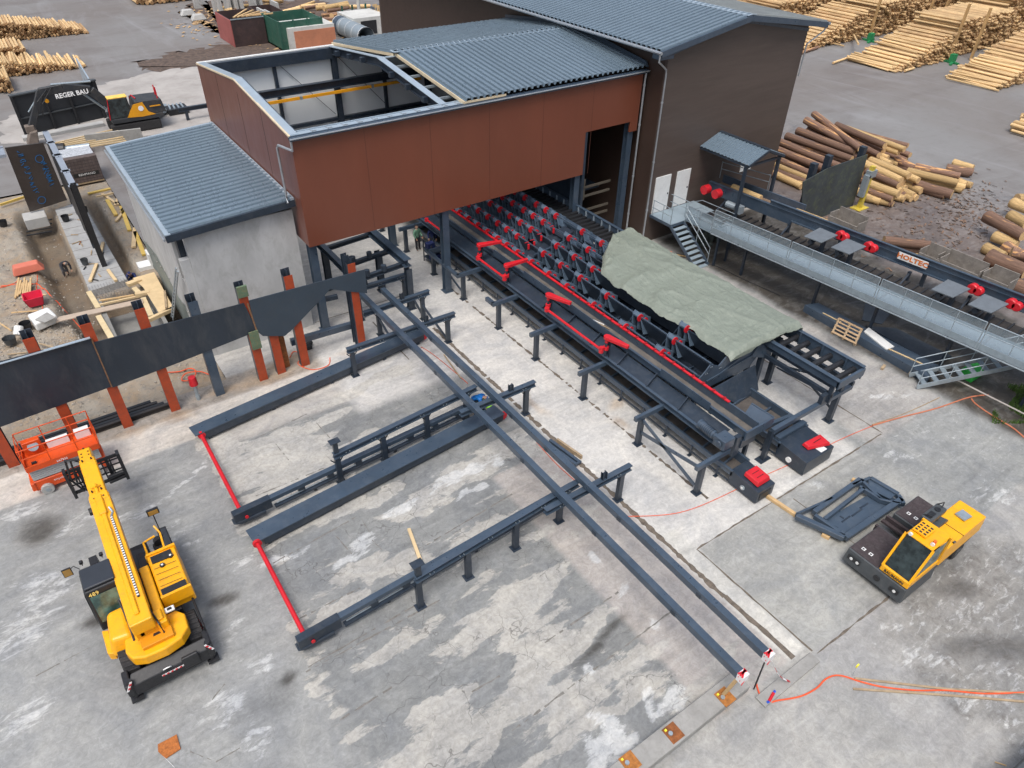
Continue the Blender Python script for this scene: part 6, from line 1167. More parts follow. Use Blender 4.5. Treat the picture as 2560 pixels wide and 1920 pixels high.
f = MB(); f.tube((.85, -1.38, 1.95), (.85, -1.4, 1.95), .22, n=20); f.build('round_badge', TEXTW, exc); f = MB(); f.box(1.6, 2.5, -1.37, -1.35, 1.95, 2.05); f.build('yellow_stripe', EX, exc)
f = MB(); f.hexa([(-1.8, -1.3, 1.35), (.1, -1.3, 1.35), (.1, -.4, 1.35), (-1.8, -.4, 1.35), (-1.55, -1.25, 3.0), (.0, -1.25, 3.0), (.0, -.45, 3.0), (-1.55, -.45, 3.0)]); cbx = f.build('cab', GLASS, exc, bevel=.08, seg=2)
f = MB(); f.box(-1.55, .05, -1.3, -.42, 3.0, 3.12); f.build('cab_roof', mat('pale_yellow_roof', (.85, .55, .12), .5), exc, bevel=.05, seg=2); f = MB(); f.bar((-1.8, -1.32, 1.35), (-1.57, -1.27, 3.0), .05, .07); f.build('red_pillar', RED, exc)
f = MB(); f.poly([(.4, .2, 2.5), (.5, -.4, 2.9), (.7, -.9, 2.7)], .05, 6); f.tube((2.5, -.9, 2.4), (2.5, -.9, 3.4), .05, n=8); f.tube((2.6, .3, 2.4), (2.6, .3, 3.3), .05, n=8); f.build('handrail', RED, exc)
bt = [(-1.0, .25, 1.7), (-2.4, .25, 3.6), (-4.4, .25, 4.1), (-6.2, .2, 4.0)]; f = MB()
f.bar(bt[0], bt[1], .4, .7); f.bar(bt[1], bt[2], .4, .7); f.bar(bt[2], bt[3], .38, .6); bmx = f.build('boom', EXD, exc, bevel=.05)
f = MB(); f.bar((-6.1, .2, 4.1), (-7.7, .1, 1.4), .34, .5); f.build('stick', EXD, exc, bevel=.04)
f = MB(); f.tube((-5.9, .2, 4.2), (-7.5, .1, 2.6), .06, n=8); f.tube((-2.2, .2, 4.3), (-5.2, .2, 4.45), .09, n=8); f.tube((-1.7, .5, 1.8), (-3.2, .5, 3.5), .09, n=8); f.build('hydraulic_ram', GALV, exc)
f = MB(); f.poly([(-5.6, 0, 4.2), (-6.6, -.3, 3.4), (-6.9, -.2, 2.4), (-7.4, -.2, 1.6)], .04, 6); f.poly([(-5.2, 0, 4.3), (-6.3, -.35, 3.2), (-6.6, -.2, 2.2)], .04, 6); f.build('hydraulic_hose', BLACK, exc)
f = MB(); f.hexa([(-8.5, -.5, .1), (-7.6, -.5, .2), (-7.6, .7, .2), (-8.5, .7, .1), (-8.0, -.5, 1.1), (-7.4, -.5, 1.2), (-7.4, .7, 1.2), (-8.0, .7, 1.1)]); f.box(-8.2, -7.5, -.2, .4, 1.0, 1.6); f.build('grab', mat('muddy_steel', (.16, .13, .11), .8, 0, .3, 2), exc, bevel=.05)
f = MB(); f.tube((-5.9, -.02, 3.3), (-5.9, -.1, 3.3), .16, n=10); f.build('yellow_lamp', EX, exc)
letters('boom_lettering', 'REGER BAU', .5, basis((-3.9, .0, 3.55), (1, 0.02, .03), (0, .12, 1)), TEXTW, bmx, bold=.014)
# ================================================================ LOGS
def log_mesh(name, L, r0, r1, m, n=12, cut=None):
    f = MB(); k = 5; P = [Vector((random.uniform(-.02, .02), random.uniform(-.02, .02), L*i/k)) for i in range(k+1)]; P[0] = Vector((0, 0, 0)); rr = [r0+(r1-r0)*i/k for i in range(k+1)]; a = []
    for i in range(k+1):
        for j in range(n): t_ = 2*math.pi*j/n; q_ = rr[i]*(1+random.uniform(-.05, .05)); a.append((P[i].x+q_*math.cos(t_), P[i].y+q_*math.sin(t_), P[i].z))
    fs = [(i*n+j, i*n+(j+1) % n, (i+1)*n+(j+1) % n, (i+1)*n+j) for i in range(k) for j in range(n)]; f.add(a, fs); f.m = 1; o_ = len(f.v)
    f.f += [tuple(range(n))[::-1], tuple(k*n+j for j in range(n))]; f.mi += [1, 1]
    me = bpy.data.meshes.new(name); me.from_pydata(f.v, [], f.f); me.materials.append(m); me.materials.append(cut or CUT); me.polygons.foreach_set('material_index', f.mi)
    me.polygons.foreach_set('use_smooth', [i == 0 for i in f.mi]); me.update(); return me
LM = {'b': [log_mesh('trunk', 1, .5, .42, BARK) for _ in range(4)], 'p': [log_mesh('trunk', 1, .5, .44, PEEL) for _ in range(4)], 'y': [log_mesh('trunk', 1, .5, .45, PEELL, 8) for _ in range(4)]}
NLOG = [0]
def log(p, q, r, kind, label, group, cat='log'):
    p = Vector(p); q = Vector(q); d = q-p; o = bpy.data.objects.new('log', random.choice(LM[kind])); C.objects.link(o)
    o.matrix_world = Matrix.Translation(p) @ d.to_track_quat('Z', 'Y').to_matrix().to_4x4() @ Matrix.Diagonal((r*2, r*2, d.length, 1)); tag(o, label, cat, group); NLOG[0] += 1; return o
def t4(x, y): return (1920+x/3.456, y/3.456)
NP = [((400, 985), (800, 1290), 2.4, .3, 'b'), ((330, 1040), (820, 1310), 2.1, .33, 'b'), ((255, 1130), (760, 1320), 1.9, .33, 'b'), ((160, 1175), (725, 1375), 1.6, .32, 'b'), ((90, 1225), (620, 1440), 1.3, .33, 'b'), ((50, 1285), (500, 1460), 1.0, .33, 'b'),
      ((60, 1370), (370, 1500), .75, .3, 'b'), ((40, 1420), (350, 1545), .6, .25, 'p'), ((40, 1470), (350, 1580), .45, .24, 'b'), ((30, 1490), (290, 1610), .3, .28, 'p'), ((500, 1270), (880, 1420), 1.2, .3, 'b'),
      ((590, 1080), (1010, 1260), 1.9, .3, 'b'), ((660, 1105), (1180, 1290), 1.8, .26, 'p'), ((720, 1170), (1130, 1320), 1.4, .28, 'p'), ((760, 1140), (1210, 1260), 1.5, .25, 'b'), ((640, 1180), (960, 1340), 1.3, .28, 'b'), ((700, 1250), (1060, 1420), .8, .3, 'p'), ((850, 1200), (1230, 1340), .9, .26, 'b'),
      ((880, 1385), (1220, 1520), 1.5, .32, 'p'), ((820, 1410), (1150, 1560), 1.4, .32, 'p'), ((850, 1480), (1130, 1600), 1.1, .3, 'b'), ((840, 1580), (1130, 1680), 1.1, .33, 'p'), ((840, 1640), (1080, 1720), .7, .3, 'b'), ((1110, 1380), (1320, 1480), .6, .33, 'b'), ((1000, 1440), (1300, 1560), 1.0, .3, 'p'),
      ((1200, 1480), (1640, 1580), .9, .32, 'p'), ((1270, 1440), (1660, 1520), .8, .3, 'b'), ((1260, 1590), (1590, 1680), .5, .4, 'b'), ((1320, 1540), (1700, 1620), .5, .3, 'p'), ((1540, 1450), (1770, 1490), .4, .36, 'b'), ((1480, 1520), (1710, 1600), .3, .33, 'p'), ((1600, 1400), (1775, 1450), .3, .28, 'p'),
      ((1050, 1600), (1260, 1690), .5, .3, 'p'), ((1100, 1520), (1310, 1620), .4, .3, 'p'), ((820, 1700), (970, 1740), .3, .3, 'p'), ((1000, 1660), (1180, 1720), .3, .3, 'p'), ((330, 1330), (700, 1480), .5, .3, 'b'), ((400, 1250), (900, 1450), .6, .3, 'b')]
for a, b_, z, r, kd in NP:
    lab = 'bark-covered trunk in the heap behind the dark shield plate' if kd == 'b' else 'peeled pale trunk in the heap behind the dark shield plate'
    log(G(*t4(*a), z), G(*t4(*b_), z), r, kd, lab, 'bark-covered trunks of the near heap' if kd == 'b' else 'peeled trunks of the near heap')
for k_ in range(2):
    for a, b_, z, r, kd in NP[::1 if k_ == 0 else 2]:
        z2 = max(.3, z-.6-.4*k_-random.uniform(0, .4)); p_, q_ = G(*t4(*a), z), G(*t4(*b_), z); d_ = (q_-p_).normalized(); n_ = Vector((-d_.y, d_.x, 0)); o_ = n_*random.uniform(-.5, .5)+d_*random.uniform(-.8, .5)
        log(Vector((p_.x, p_.y, z2))+o_, Vector((q_.x, q_.y, z2))+o_*.8+Vector((random.uniform(-.3, .3), random.uniform(-.3, .3), 0)), r*random.uniform(.8, 1.1), kd, ('bark-covered' if kd == 'b' else 'peeled pale')+' trunk low in the heap behind the dark shield plate', ('bark-covered' if kd == 'b' else 'peeled')+' trunks low in the near heap')
def t8(x, y): return (1920+x/3.456, 480+y/3.456)
RP = [((1890, 210), (2212, 380), 1.2, .45, 'b'), ((2110, 90), (2260, 160), 1.0, .4, 'p'), ((2090, 200), (2240, 280), .8, .4, 'p'), ((1950, 380), (2150, 460), .5, .38, 'p'), ((1870, 480), (2040, 560), .35, .38, 'p'), ((1900, 560), (2230, 690), .9, .55, 'b'), ((2050, 470), (2300, 620), .6, .4, 'b'),
      ((1980, 730), (2260, 860), .5, .5, 'b'), ((2100, 520), (2300, 560), 1.2, .35, 'b'), ((1800, 640), (2000, 760), .3, .3, 'b'), ((2150, 60), (2280, 60), .4, .4, 'p')]
for a, b_, z, r, kd in RP: log(G(*t8(*a), z), G(*t8(*b_), z), r, kd, ('thick bark-covered trunk in the heap at the right picture edge' if kd == 'b' else 'split pale trunk in the heap at the right picture edge'), 'thick trunks at the right edge' if kd == 'b' else 'split trunks at the right edge')
for a, b_, z, r, kd, lb in (((1000, 420), (1400, 460), 1.6, .32, 'b', 'upper of two short bark-covered logs behind the lettered sign'), ((1100, 490), (1410, 510), 1.1, .25, 'b', 'lower of two short bark-covered logs behind the lettered sign'), ((1180, 545), (1420, 530), .9, .08, 'p', 'thin broken pole below the short logs behind the sign')):
    log(G(*t8(*a), z), G(*t8(*b_), z), r, kd, lb, None)
p = ipt(-5.2, .8, iz-.2); q_ = ipt(-3, .85, iz-.25); log(p, q_, .26, 'p', 'short log riding on the infeed belt under the canopy', None); log(ipt(-.4, .75, iz-.2), ipt(1.7, .85, iz-.2), .24, 'p', 'brown log on the infeed belt beside the dark shield plate', None)
# --- stacks of poles
STK = []
def heap(x0, x1, y0, L, prof, r, label, group, ind=0, axis='y'):
    """poles lie along +y from y0; prof gives the top height along x"""
    row = 0; z = r
    while True:
        xs_ = np.arange(x0+r+(r if row % 2 else 0), x1-r, 2*r); any_ = False
        for x in xs_:
            hh = prof((x-x0)/(x1-x0))
            if z+r <= hh+.05:
                any_ = True; top = (z+r*1.75+r > hh+.05); STK.append((x+random.uniform(-.02, .02), y0+random.gauss(0, .28), z, L+random.uniform(-.2, .2), r*random.uniform(.8, 1.06), top, label, group, ind))
        z += r*1.75; row += 1
        if not any_ or row > 60: break
ra = lambda h: (lambda u: min(h, h*u*1.0+.25) if u < 1 else h)
heap(86.6, 98.8, 46.6, 6.0, lambda u: .3+3.0*u, .125, 'pale peeled pole on the sloping face of the middle right-hand stack', 'poles of the middle right stack', 1)
heap(86.0, 99.5, 59.0, 6.0, lambda u: .4+3.4*u, .125, 'pale peeled pole on the sloping face of the stack beside the tall building', 'poles of the stack by the building', 1)
heap(89.6, 104.5, 36.4, 5.6, lambda u: .3+3.3*u, .125, 'pale peeled pole on the sloping face of the right-hand stack with tall stakes', 'poles of the right stack', 1)
heap(77.0, 86, 22.5, 6.2, lambda u: .5+1.8*min(1, u*1.8), .17, 'pale peeled pole in the low stack at the right picture edge', 'poles of the low right stack', 1)
def t1(x, y): return (x/3.456, y/3.456)
heap(-9, 9.3, 96.6, 5.0, lambda u: 2.6*(1-u)**.8+.25, .16, 'pale pole in the lower stack at the upper left picture edge', 'poles of the lower left stack', 1)
heap(-9, 12.6, 114.2, 5.5, lambda u: 3.9*(1-u)**.75+.25, .17, 'pale pole in the upper stack at the upper left picture edge', 'poles of the upper left stack', 2)
heap(-6, 1.6, 90.5, 5, lambda u: 1.5, .17, 'pale pole in the small stack cut by the left picture edge', 'poles of the small left stack', 1)
heap(-6, 4.4, 103.4, 5, lambda u: 2.6-1.2*u, .17, '', '', 0)
heap(100.3, 113, 47, 6, lambda u: 4.4, .17, '', '', 0); heap(101.2, 113, 59, 6, lambda u: 4.2, .17, '', '', 0); heap(105.5, 122, 36.6, 6, lambda u: 4.5, .18, '', '', 0)
heap(113.5, 138, 48, 7, lambda u: 5.8, .2, '', '', 0); heap(114, 140, 60, 7, lambda u: 5.2, .2, '', '', 0); heap(122, 140, 36, 7, lambda u: 4.2, .2, '', '', 0); heap(93, 118, 69, 6, lambda u: 3.5, .19, '', '', 0); heap(104, 128, 79, 6, lambda u: 3.5, .2, '', '', 0)
heap(21.6, 31, 129.5, 5, lambda u: 2.6, .3, '', '', 0)
cand = [s for s in STK if s[5] and s[8] == 1]; cand.sort(key=lambda s: (s[0]**2+s[1]**2)); keep = set(id(s) for s in cand[:172])
allv, allf, ami = [], [], []
base = 0
cs = [(math.cos(2*math.pi*k/6), math.sin(2*math.pi*k/6)) for k in range(6)]
for s in STK:
    x, y, z, L, r, top, lab, grp, ind = s
    if id(s) in keep:
        a_ = random.uniform(-.07, .07); log((x, y, z+.04), (x+a_*L, y+L, z+random.uniform(-.02, .2)), r*random.uniform(.8, 1.15), 'y', lab, grp, 'pole'); continue
    dx = random.uniform(-.012, .012)*L
    for e in (0, 1):
        for c_, n_ in cs: allv.append((x+dx*e+c_*r, y+L*e, z+n_*r))
    allf += [(base+k, base+(k+1) % 6, base+6+(k+1) % 6, base+6+k) for k in range(6)]+[tuple(base+k for k in range(6))[::-1], tuple(base+6+k for k in range(6))]
    v_ = random.random(); ami += [0 if v_ < .6 else 1]*6+[2 if v_ < .55 else 3]*2; base += 12
me = bpy.data.meshes.new('stacked_poles'); me.from_pydata(allv, [], allf)
for m_ in (mat('pole_wood', (.62, .44, .23), .8, 0, .2, .6, (.4, .22, .1), .5), mat('pole_wood_dark', (.46, .3, .15), .8, 0, .25, .6, (.3, .16, .08), .5), CUTD, mat('dark_log_end_two', (.44, .27, .13), .85, 0, .4, 3)): me.materials.append(m_)
me.polygons.foreach_set('material_index', ami); o = bpy.data.objects.new('stacked_poles', me); C.objects.link(o); o['kind'] = 'stuff'; tag(o, 'far stacks of peeled poles at the edges of the yard', 'poles')
for (px, py, z, lab) in ((2172, 95, 5.5, 'leftmost of the tall timber stakes among the pole stacks'), (2229, 50, 5, 'stake left of the brown pole ends'), (2374, 143, 6, 'third tall timber stake, its foot on a green bracket'), (2426, 150, 5.8, 'tall timber stake just right of the green bracket'), (2530, 148, 5.5, 'tall brown stake at the right picture edge'), (2310, 70, 5, 'short stake on the top of the middle stack'), (2345, 75, 5, 'short stake right on the middle stack'), (1990, 20, 4, 'stake above the eaves corner of the tall building'), (2115, 25, 4, 'stake near the top picture edge')):
    p = G(px, py); f = MB(); f.bar((p.x, p.y, 0), (p.x+.15, p.y, z), .32, .25, (0, 1, 0)); tag(f.build('timber_stake', mat('stake_wood', (.45, .28, .12), .8, 0, .2, 1)), lab, 'stake', 'timber stakes of the pole stacks')
for (px, py, lab) in ((2174, 103, 'green steel stake foot in front of the left stack'), (2378, 157, 'green steel stake foot in front of the right stack')):
    p = G(px, py); f = MB(); f.bar(p+Vector((-1.3, -.6, .1)), p+Vector((1.3, .3, .1)), .3, .2); f.box(p.x-.35, p.x+.35, p.y-.3, p.y+.3, 0, 1.0); f.bar(p+Vector((-.2, -1.0, .1)), p+Vector((0, 1, .1)), .25, .2); tag(f.build('stake_foot', mat('green_steel', (.02, .22, .08), .5)), lab, 'stake foot')
for (a, b_, r, lab) in (((1993, 135), (2045, 118), .2, 'dark squared baulk lying in front of the stack by the building'), ((2083, 157), (2138, 138), .14, 'loose pole beside the middle stack'), ((2075, 106), (2110, 115), .1, 'thin loose pole behind the middle stack'), ((2127, 72), (2146, 110), .13, 'pole leaning against the end of the left stack'), ((2262, 177), (2285, 170), .16, 'short loose pole end by the middle stack')):
    log(G(*a, .2), G(*b_, 1.6 if a[1] < 80 else .2), r, 'b' if 'dark' in lab else 'y', lab, None)
# bark chips spread near the heaps
def chips(name, n_, polyf, z, smin, smax, m, label):
    f = MB()
    for i in range(n_):
        px, py = polyf(); p = G(px, py, z); a = random.uniform(0, 3.14); l_, w_ = random.uniform(smin, smax), random.uniform(smin, smax)*.35; dx = Vector((math.cos(a), math.sin(a), 0)); dy = Vector((-dx.y, dx.x, 0)); z1 = random.uniform(.01, .06)
        f.add([p-dx*l_-dy*w_, p+dx*l_-dy*w_, p+dx*l_+dy*w_+Vector((0, 0, z1)), p-dx*l_+dy*w_+Vector((0, 0, z1))], [(0, 1, 2, 3)])
    o = f.build(name, m); o['kind'] = 'stuff'; tag(o, label, 'debris')
def g2(cx, cy, sx_, sy_): return lambda: (random.gauss(cx, sx_), random.gauss(cy, sy_))
chips('bark_debris', 900, lambda: random.choice((g2(2200, 460, 110, 28), g2(2280, 560, 90, 50), g2(2420, 520, 50, 40)))(), .02, .05, .22, mat('bark_chip', (.16, .1, .07), .9, 0, .5, 3, (.45, .3, .18), .6), 'bark scraps scattered round the trunk heaps')
chips('wood_debris', 500, lambda: random.choice((g2(620, 60, 70, 25), g2(760, 100, 60, 10), g2(520, 45, 40, 15)))(), .03, .1, .5, mat('wood_chip', (.5, .33, .17), .9, 0, .4, 2), 'wood scraps scattered round the waste containers')
# ================================================================ FAR CLUTTER
def farbox(name, label, cat, px0, px1, py, h_, depth, m, parts=None, hollow=False, z0=0):
    a, b_ = G(px0, py), G(px1, py+ (px1-px0)*-.115); t_ = thing(name, label, cat, (a.x, a.y, 0)); x0, x1, y0 = a.x, b_.x, a.y
    f = MB()
    if hollow: f.box(x0, x1, y0, y0+.1, z0, h_); f.box(x0, x0+.1, y0+.1, y0+depth, z0, h_); f.box(x1-.1, x1, y0+.1, y0+depth, z0, h_); f.box(x0, x1, y0+depth, y0+depth+.1, z0, h_); f.box(x0, x1, y0+.1, y0+depth, z0, .2)
    else: f.box(x0, x1, y0, y0+depth, z0, h_)
    f.build('body', m, t_); return t_, x0, x1, y0
DC = mat('dark_rusty_container', (.045, .028, .028), .7, 0, .3, .5, (.12, .06, .05), .4); PK = mat('faded_red_side', (.34, .1, .09), .7, 0, .15, .6); DG = mat('dark_green_container', (.025, .10, .07), .55, 0, .2, .6, (.12, .16, .13), .5)
t_, a, b_, y = farbox('waste_container', 'dark open waste container with a faded red side and planks inside', 'container', 590, 672, 118, 3.0, 6, DC, hollow=True); f = MB(); f.prism([(a-.02, y, 0), (a-.02, y+6, 0), (a-.02, y+6, 3), (a-.02, y, 3)], (-.1, 0, 0)); f.build('red_side', PK, t_); f = MB(); f.box(a, b_, y-.05, y+.12, 3.0, 3.1); f.build('rim', GALV, t_)
for i in range(5): q = Vector((a+1+i*.5, y+2, 2.9)); f = MB(); f.bar(q, q+Vector((2.5, 2.5-i, .3)), .25, .12); tag(f.build('plank', WOOD), 'plank sticking out of the dark waste container', 'timber', 'planks in the dark container')
t_, a, b_, y = farbox('waste_container', 'dark green open container with ribbed sides', 'container', 708, 815, 128, 3.2, 6, DG, hollow=True)
for x in np.linspace(a, b_, 4): f = MB(); f.box(x-.1, x+.1, y-.12, y, .2, 3.3); f.build('rib', DG, t_)
t_, a, b_, y = farbox('waste_container', 'low dark container behind the concrete walls at the top edge', 'container', 660, 715, 78, 2.2, 5, DC, hollow=True)
ORT = mat('faded_orange_panel', (.5, .2, .11), .7, 0, .15, .4, (.25, .12, .08), .4)
t_, a, b_, y = farbox('white_tank', 'white walled tank with a faded orange front beside the green container', 'tank', 728, 845, 128, 2.5, 4.5, mat('dirty_white', (.55, .55, .52), .7, 0, .12, .5, (.3, .28, .25), .4)); f = MB(); f.box(a+.7, b_, y-.06, y, 0, 2.1); f.build('orange_front', ORT, t_)
t_, a, b_, y = farbox('white_hut', 'long low white hut with a dark open bay behind the roof ridge', 'hut', 888, 1085, 96, 2.3, 5, MATS['dirty_white']); f = MB(); f.box(a+1.0, a+3.2, y-.05, y, .3, 1.9); f.build('open_bay', BLACK, t_); f = MB(); f.box(a+5, b_, y-.05, y, 1.3, 2.2); f.build('blue_marks', FLASH, t_)
t_ = thing('roof_element', 'prefabricated dark roof piece on exposed timber joists lying on the white hut', 'roof piece', (a+6, y, 0)); f = MB(); f.hexa([(a+5.3, y+.6, 2.4), (b_+.5, y+.3, 2.9), (b_+.5, y+4.8, 2.9), (a+4.6, y+4.6, 2.4), (a+5.3, y+.6, 2.6), (b_+.5, y+.3, 3.5), (b_+.5, y+4.8, 3.5), (a+4.6, y+4.6, 2.6)]); f.build('roof', NAVY2, t_)
for i in range(6): f = MB(); f.box(a+4.8+.0*i, a+5.4, y+.7+i*.65, y+.9+i*.65, 2.3, 2.9); f.build('joist', WOOD, t_)
t_ = thing('duct_section', 'silver round duct lying open-ended between tank and hut', 'duct', tuple(G(880, 80))); p, q = G(915, 92, 1.1), G(850, 62, 1.1); f = MB(); f.tube(q, p, 1.1, n=18, caps=False); f.tube(q, p, .95, n=18, caps=False); f.build('duct', GALV, t_, smooth=True); f = MB(); d_ = (p-q).normalized()
for i in range(5): c_ = q.lerp(p, i/4); f.tube(c_-d_*.06, c_+d_*.06, 1.14, n=18, caps=False)
f.build('duct_flange', WHITE, t_); f = MB(); f.tube(q-d_*.1, q+d_*1.2, 1.13, n=18); f.build('blue_end', NAVY2, t_)
f = MB(); p = G(900, 50); f.tube((p.x, p.y, 0), (p.x, p.y, 9), .25, .2, n=10); tag(f.build('light_pole', MATS['dirty_white'], smooth=True), 'pale grey pole rising behind the white hut', 'pole')
p = G(885, 60); t_ = thing('green_rack', 'dark green post rack behind the pole base', 'rack', (p.x, p.y, 0))
for dx in (-1.5, 0, 2): f = MB(); f.box(p.x+dx-.1, p.x+dx+.1, p.y-.1, p.y+.1, 0, 2.4); f.build('post', DG, t_)
f = MB(); f.bar((p.x-1.5, p.y, 1), (p.x+2, p.y, 1), .1, .15); f.build('rail', DG, t_)
p = G(1080, 58); f = MB(); f.box(p.x-1.5, p.x+1, p.y-1, p.y+4, 0, 2.0); f.box(p.x-1.4, p.x+.9, p.y-.9, p.y+3.9, 2.0, 2.02); tag(f.build('red_container', mat('dark_red', (.3, .03, .04), .6)), 'dark red container behind the roof piece', 'container')
BAR = mat('barrier_concrete', (.42, .42, .41), .85, 0, .12, .7, (.28, .27, .25), .4)
for k, (px, py, h_, fc) in enumerate(((490, 22, 2.6, 0), (540, 38, 3, 0), (556, 52, 3.2, 0), (500, 12, 3, 0), (578, 38, 3, 1), (596, 40, 3, 1), (610, 42, 3, 1), (565, 12, 3, 1), (640, 30, 3, 1), (655, 28, 3, 1), (668, 82, 2.6, 1), (686, 88, 2.6, 1), (704, 94, 2.4, 1), (700, 60, 2.6, 1))):
    p = G(px, py); f = MB()
    if fc: f.prism([(p.x, p.y, 0), (p.x+.35, p.y, 0), (p.x+.25, p.y, h_), (p.x, p.y, h_)], (0, 2.8, 0)); f.box(p.x, p.x+1.3, p.y, p.y+2.8, 0, .25)
    else: f.prism([(p.x, p.y, 0), (p.x+1.2, p.y, 0), (p.x+.5, p.y, .6), (p.x+.3, p.y, h_), (p.x, p.y, h_)], (0, 1.0, 0))
    tag(f.build('wall_element', BAR), ('grey L-shaped concrete wall element in the row behind the waste containers' if fc else 'free-standing L-shaped concrete element left of the waste containers'), 'concrete element', 'concrete elements in the row' if fc else 'free-standing concrete elements')
for i in range(34):
    px, py = random.choice(((640, 8), (760, 18), (800, 45), (700, 40), (560, 30), (830, 30), (620, 55), (780, 60))); px += random.gauss(0, 22); py = max(2, py+random.gauss(0, 9)); a = random.uniform(-.6, .9); p = G(px, py, random.uniform(.2, 1.3)); L_ = random.uniform(2, 5)
    log(p, p+Vector((math.cos(a)*L_, -math.sin(a)*L_, random.uniform(-.3, .3))), random.uniform(.18, .42), random.choice('ypyb'), 'rough log end in the waste wood pile behind the containers', 'waste wood logs')
for i, (px, py) in enumerate(((470, 38), (497, 50))): 
    p = G(px, py); f = MB(); f.hexa([p+Vector(v) for v in ((-1.2, -.8, 0), (1.1, -.7, 0), (1.0, .8, 0), (-1, .7, 0), (-.7, -.5, .8), (.6, -.4, .9), (.7, .5, .7), (-.6, .5, .8))]); tag(f.build('concrete_lump', BAR, bevel=.15), ('left' if i == 0 else 'right')+' one of two pale concrete lumps beside the asphalt bend', 'lump')
# bulkhead behind the excavator, low wall, board stacks
t_ = thing('black_bulkhead', 'long black sheet steel bulkhead behind the excavator', 'steel wall', tuple(G(65, 335)))
a_, b_ = G(62, 338), G(268, 292); h0, h1 = 3.25, 3.0; f = MB(); d_ = (b_-a_).normalized(); f.hexa([a_, b_, b_+Vector((0, .3, 0)), a_+Vector((0, .3, 0)), a_+Vector((0, 0, h0)), b_+Vector((0, 0, h0)), b_+Vector((0, .3, h0)), a_+Vector((0, .3, h0))]); f.build('sheet', mat('black_sheet', (.022, .025, .03), .5, 0, .2, .6), t_)
for s_ in (.02, .36, .64, .97): f = MB(); c_ = a_.lerp(b_, s_); f.bar(c_+Vector((0, -.12, 0)), c_+Vector((0, -.12, h0)), .16, .24, (0, 1, 0)); f.build('stiffener', BLACK, t_)
f = MB(); f.bar(a_+Vector((0, -.08, 1.4)), b_+Vector((0, -.08, 1.4)), .16, .08); f.bar(a_+Vector((0, .1, h0+.05)), b_+Vector((0, .1, h0+.05)), .5, .1); f.build('top_rail', GREYM, t_); f = MB(); c_ = b_+Vector((-.5, .3, 1.5)); f.prism([c_, c_+Vector((0, 5, -1.2)), c_+Vector((0, 5, 2.6)), c_+Vector((0, 0, 1.9))], (.12, 0, 0)); f.build('side_wing', FLASH, t_)
f = MB(); a_, b_ = G(58, 350), G(260, 312); f.hexa([a_+Vector((0, -.4, -.6)), b_+Vector((0, -.4, -.6)), b_+Vector((0, .5, -.6)), a_+Vector((0, .5, -.6)), a_+Vector((0, -.4, .25)), b_+Vector((0, -.4, .25)), b_+Vector((0, .5, .25)), a_+Vector((0, .5, .25))]); tag(f.build('low_wall', BAR), 'low pale concrete wall at the foot of the black bulkhead', 'wall')
f = MB(); a_, b_ = G(215, 352, .5), G(355, 335, .5); f.bar(a_, b_, .25, 1.0); tag(f.build('low_wall', CONC), 'short grey concrete wall in front of the excavator tracks', 'wall')
for i in range(7):
    a_ = G(136+i*5, 358+i*3, .5+.0*i); b_ = G(292+i*4, 322+i*5, .5); f = MB(); f.bar(a_, b_, .12, .1); tag(f.build('long_board', PLY), 'long yellow board in the bundle in front of the excavator', 'board', 'yellow boards by the excavator')
t_ = thing('duct_roll', 'grey tube with a black coupling lying between boards and paving stones', 'tube', tuple(G(180, 372))); f = MB(); f.tube(G(163, 374, .4), G(225, 366, .4), .28, n=14); f.build('tube', GALV, t_, smooth=True); f = MB(); f.tube(G(140, 375, .5), G(163, 373, .5), .5, n=14); f.build('coupling', BLACK, t_)
pv0 = G(180, 466); t_ = thing('paver_pallet', 'foil-wrapped block of brown paving stones behind the plate wall', 'paving stones', tuple(pv0)); f = MB(); x0, x1, y0, y1 = pv0.x-.05, pv0.x+2.3, pv0.y, pv0.y+2.4
f.box(x0, x1, y0, y1, .1, 2.0); f.build('stone_block', mat('brown_pavers', (.10, .075, .07), .7, 0, .2, 2, (.2, .17, .16), .5), t_, bevel=.05); f = MB(); f.box(x0+.1, x1-.1, y0+.4, y1-.1, 2.01, 2.04); f.build('wrap_top', mat('glossy_film', (.45, .47, .5), .25, 0, .4, 6), t_)
f = MB()
for k in range(1, 8): f.box(x0-.004, x1+.004, y0-.006, y0, .1+k*.23, .115+k*.23)
for k in range(1, 10): f.box(x0+k*.24, x0+k*.24+.012, y0-.006, y0, .1, 1.95)
f.build('stone_joint', BLACK, t_); f = MB(); f.box(x0+.4, x1-.2, y0-.012, y0-.006, .55, .85); lb_ = f.build('label_strip', TEXTK, t_); letters('label_lettering', 'REHMANO', .24, basis(((x0+x1)/2+.15, y0-.016, .7), (1, 0, 0), (0, 0, 1)), TEXTW, lb_, ext=.003)
f = MB(); f.box(x0, x1, y0, y1, 0, .1); f.build('pallet_base', WOODG, t_)
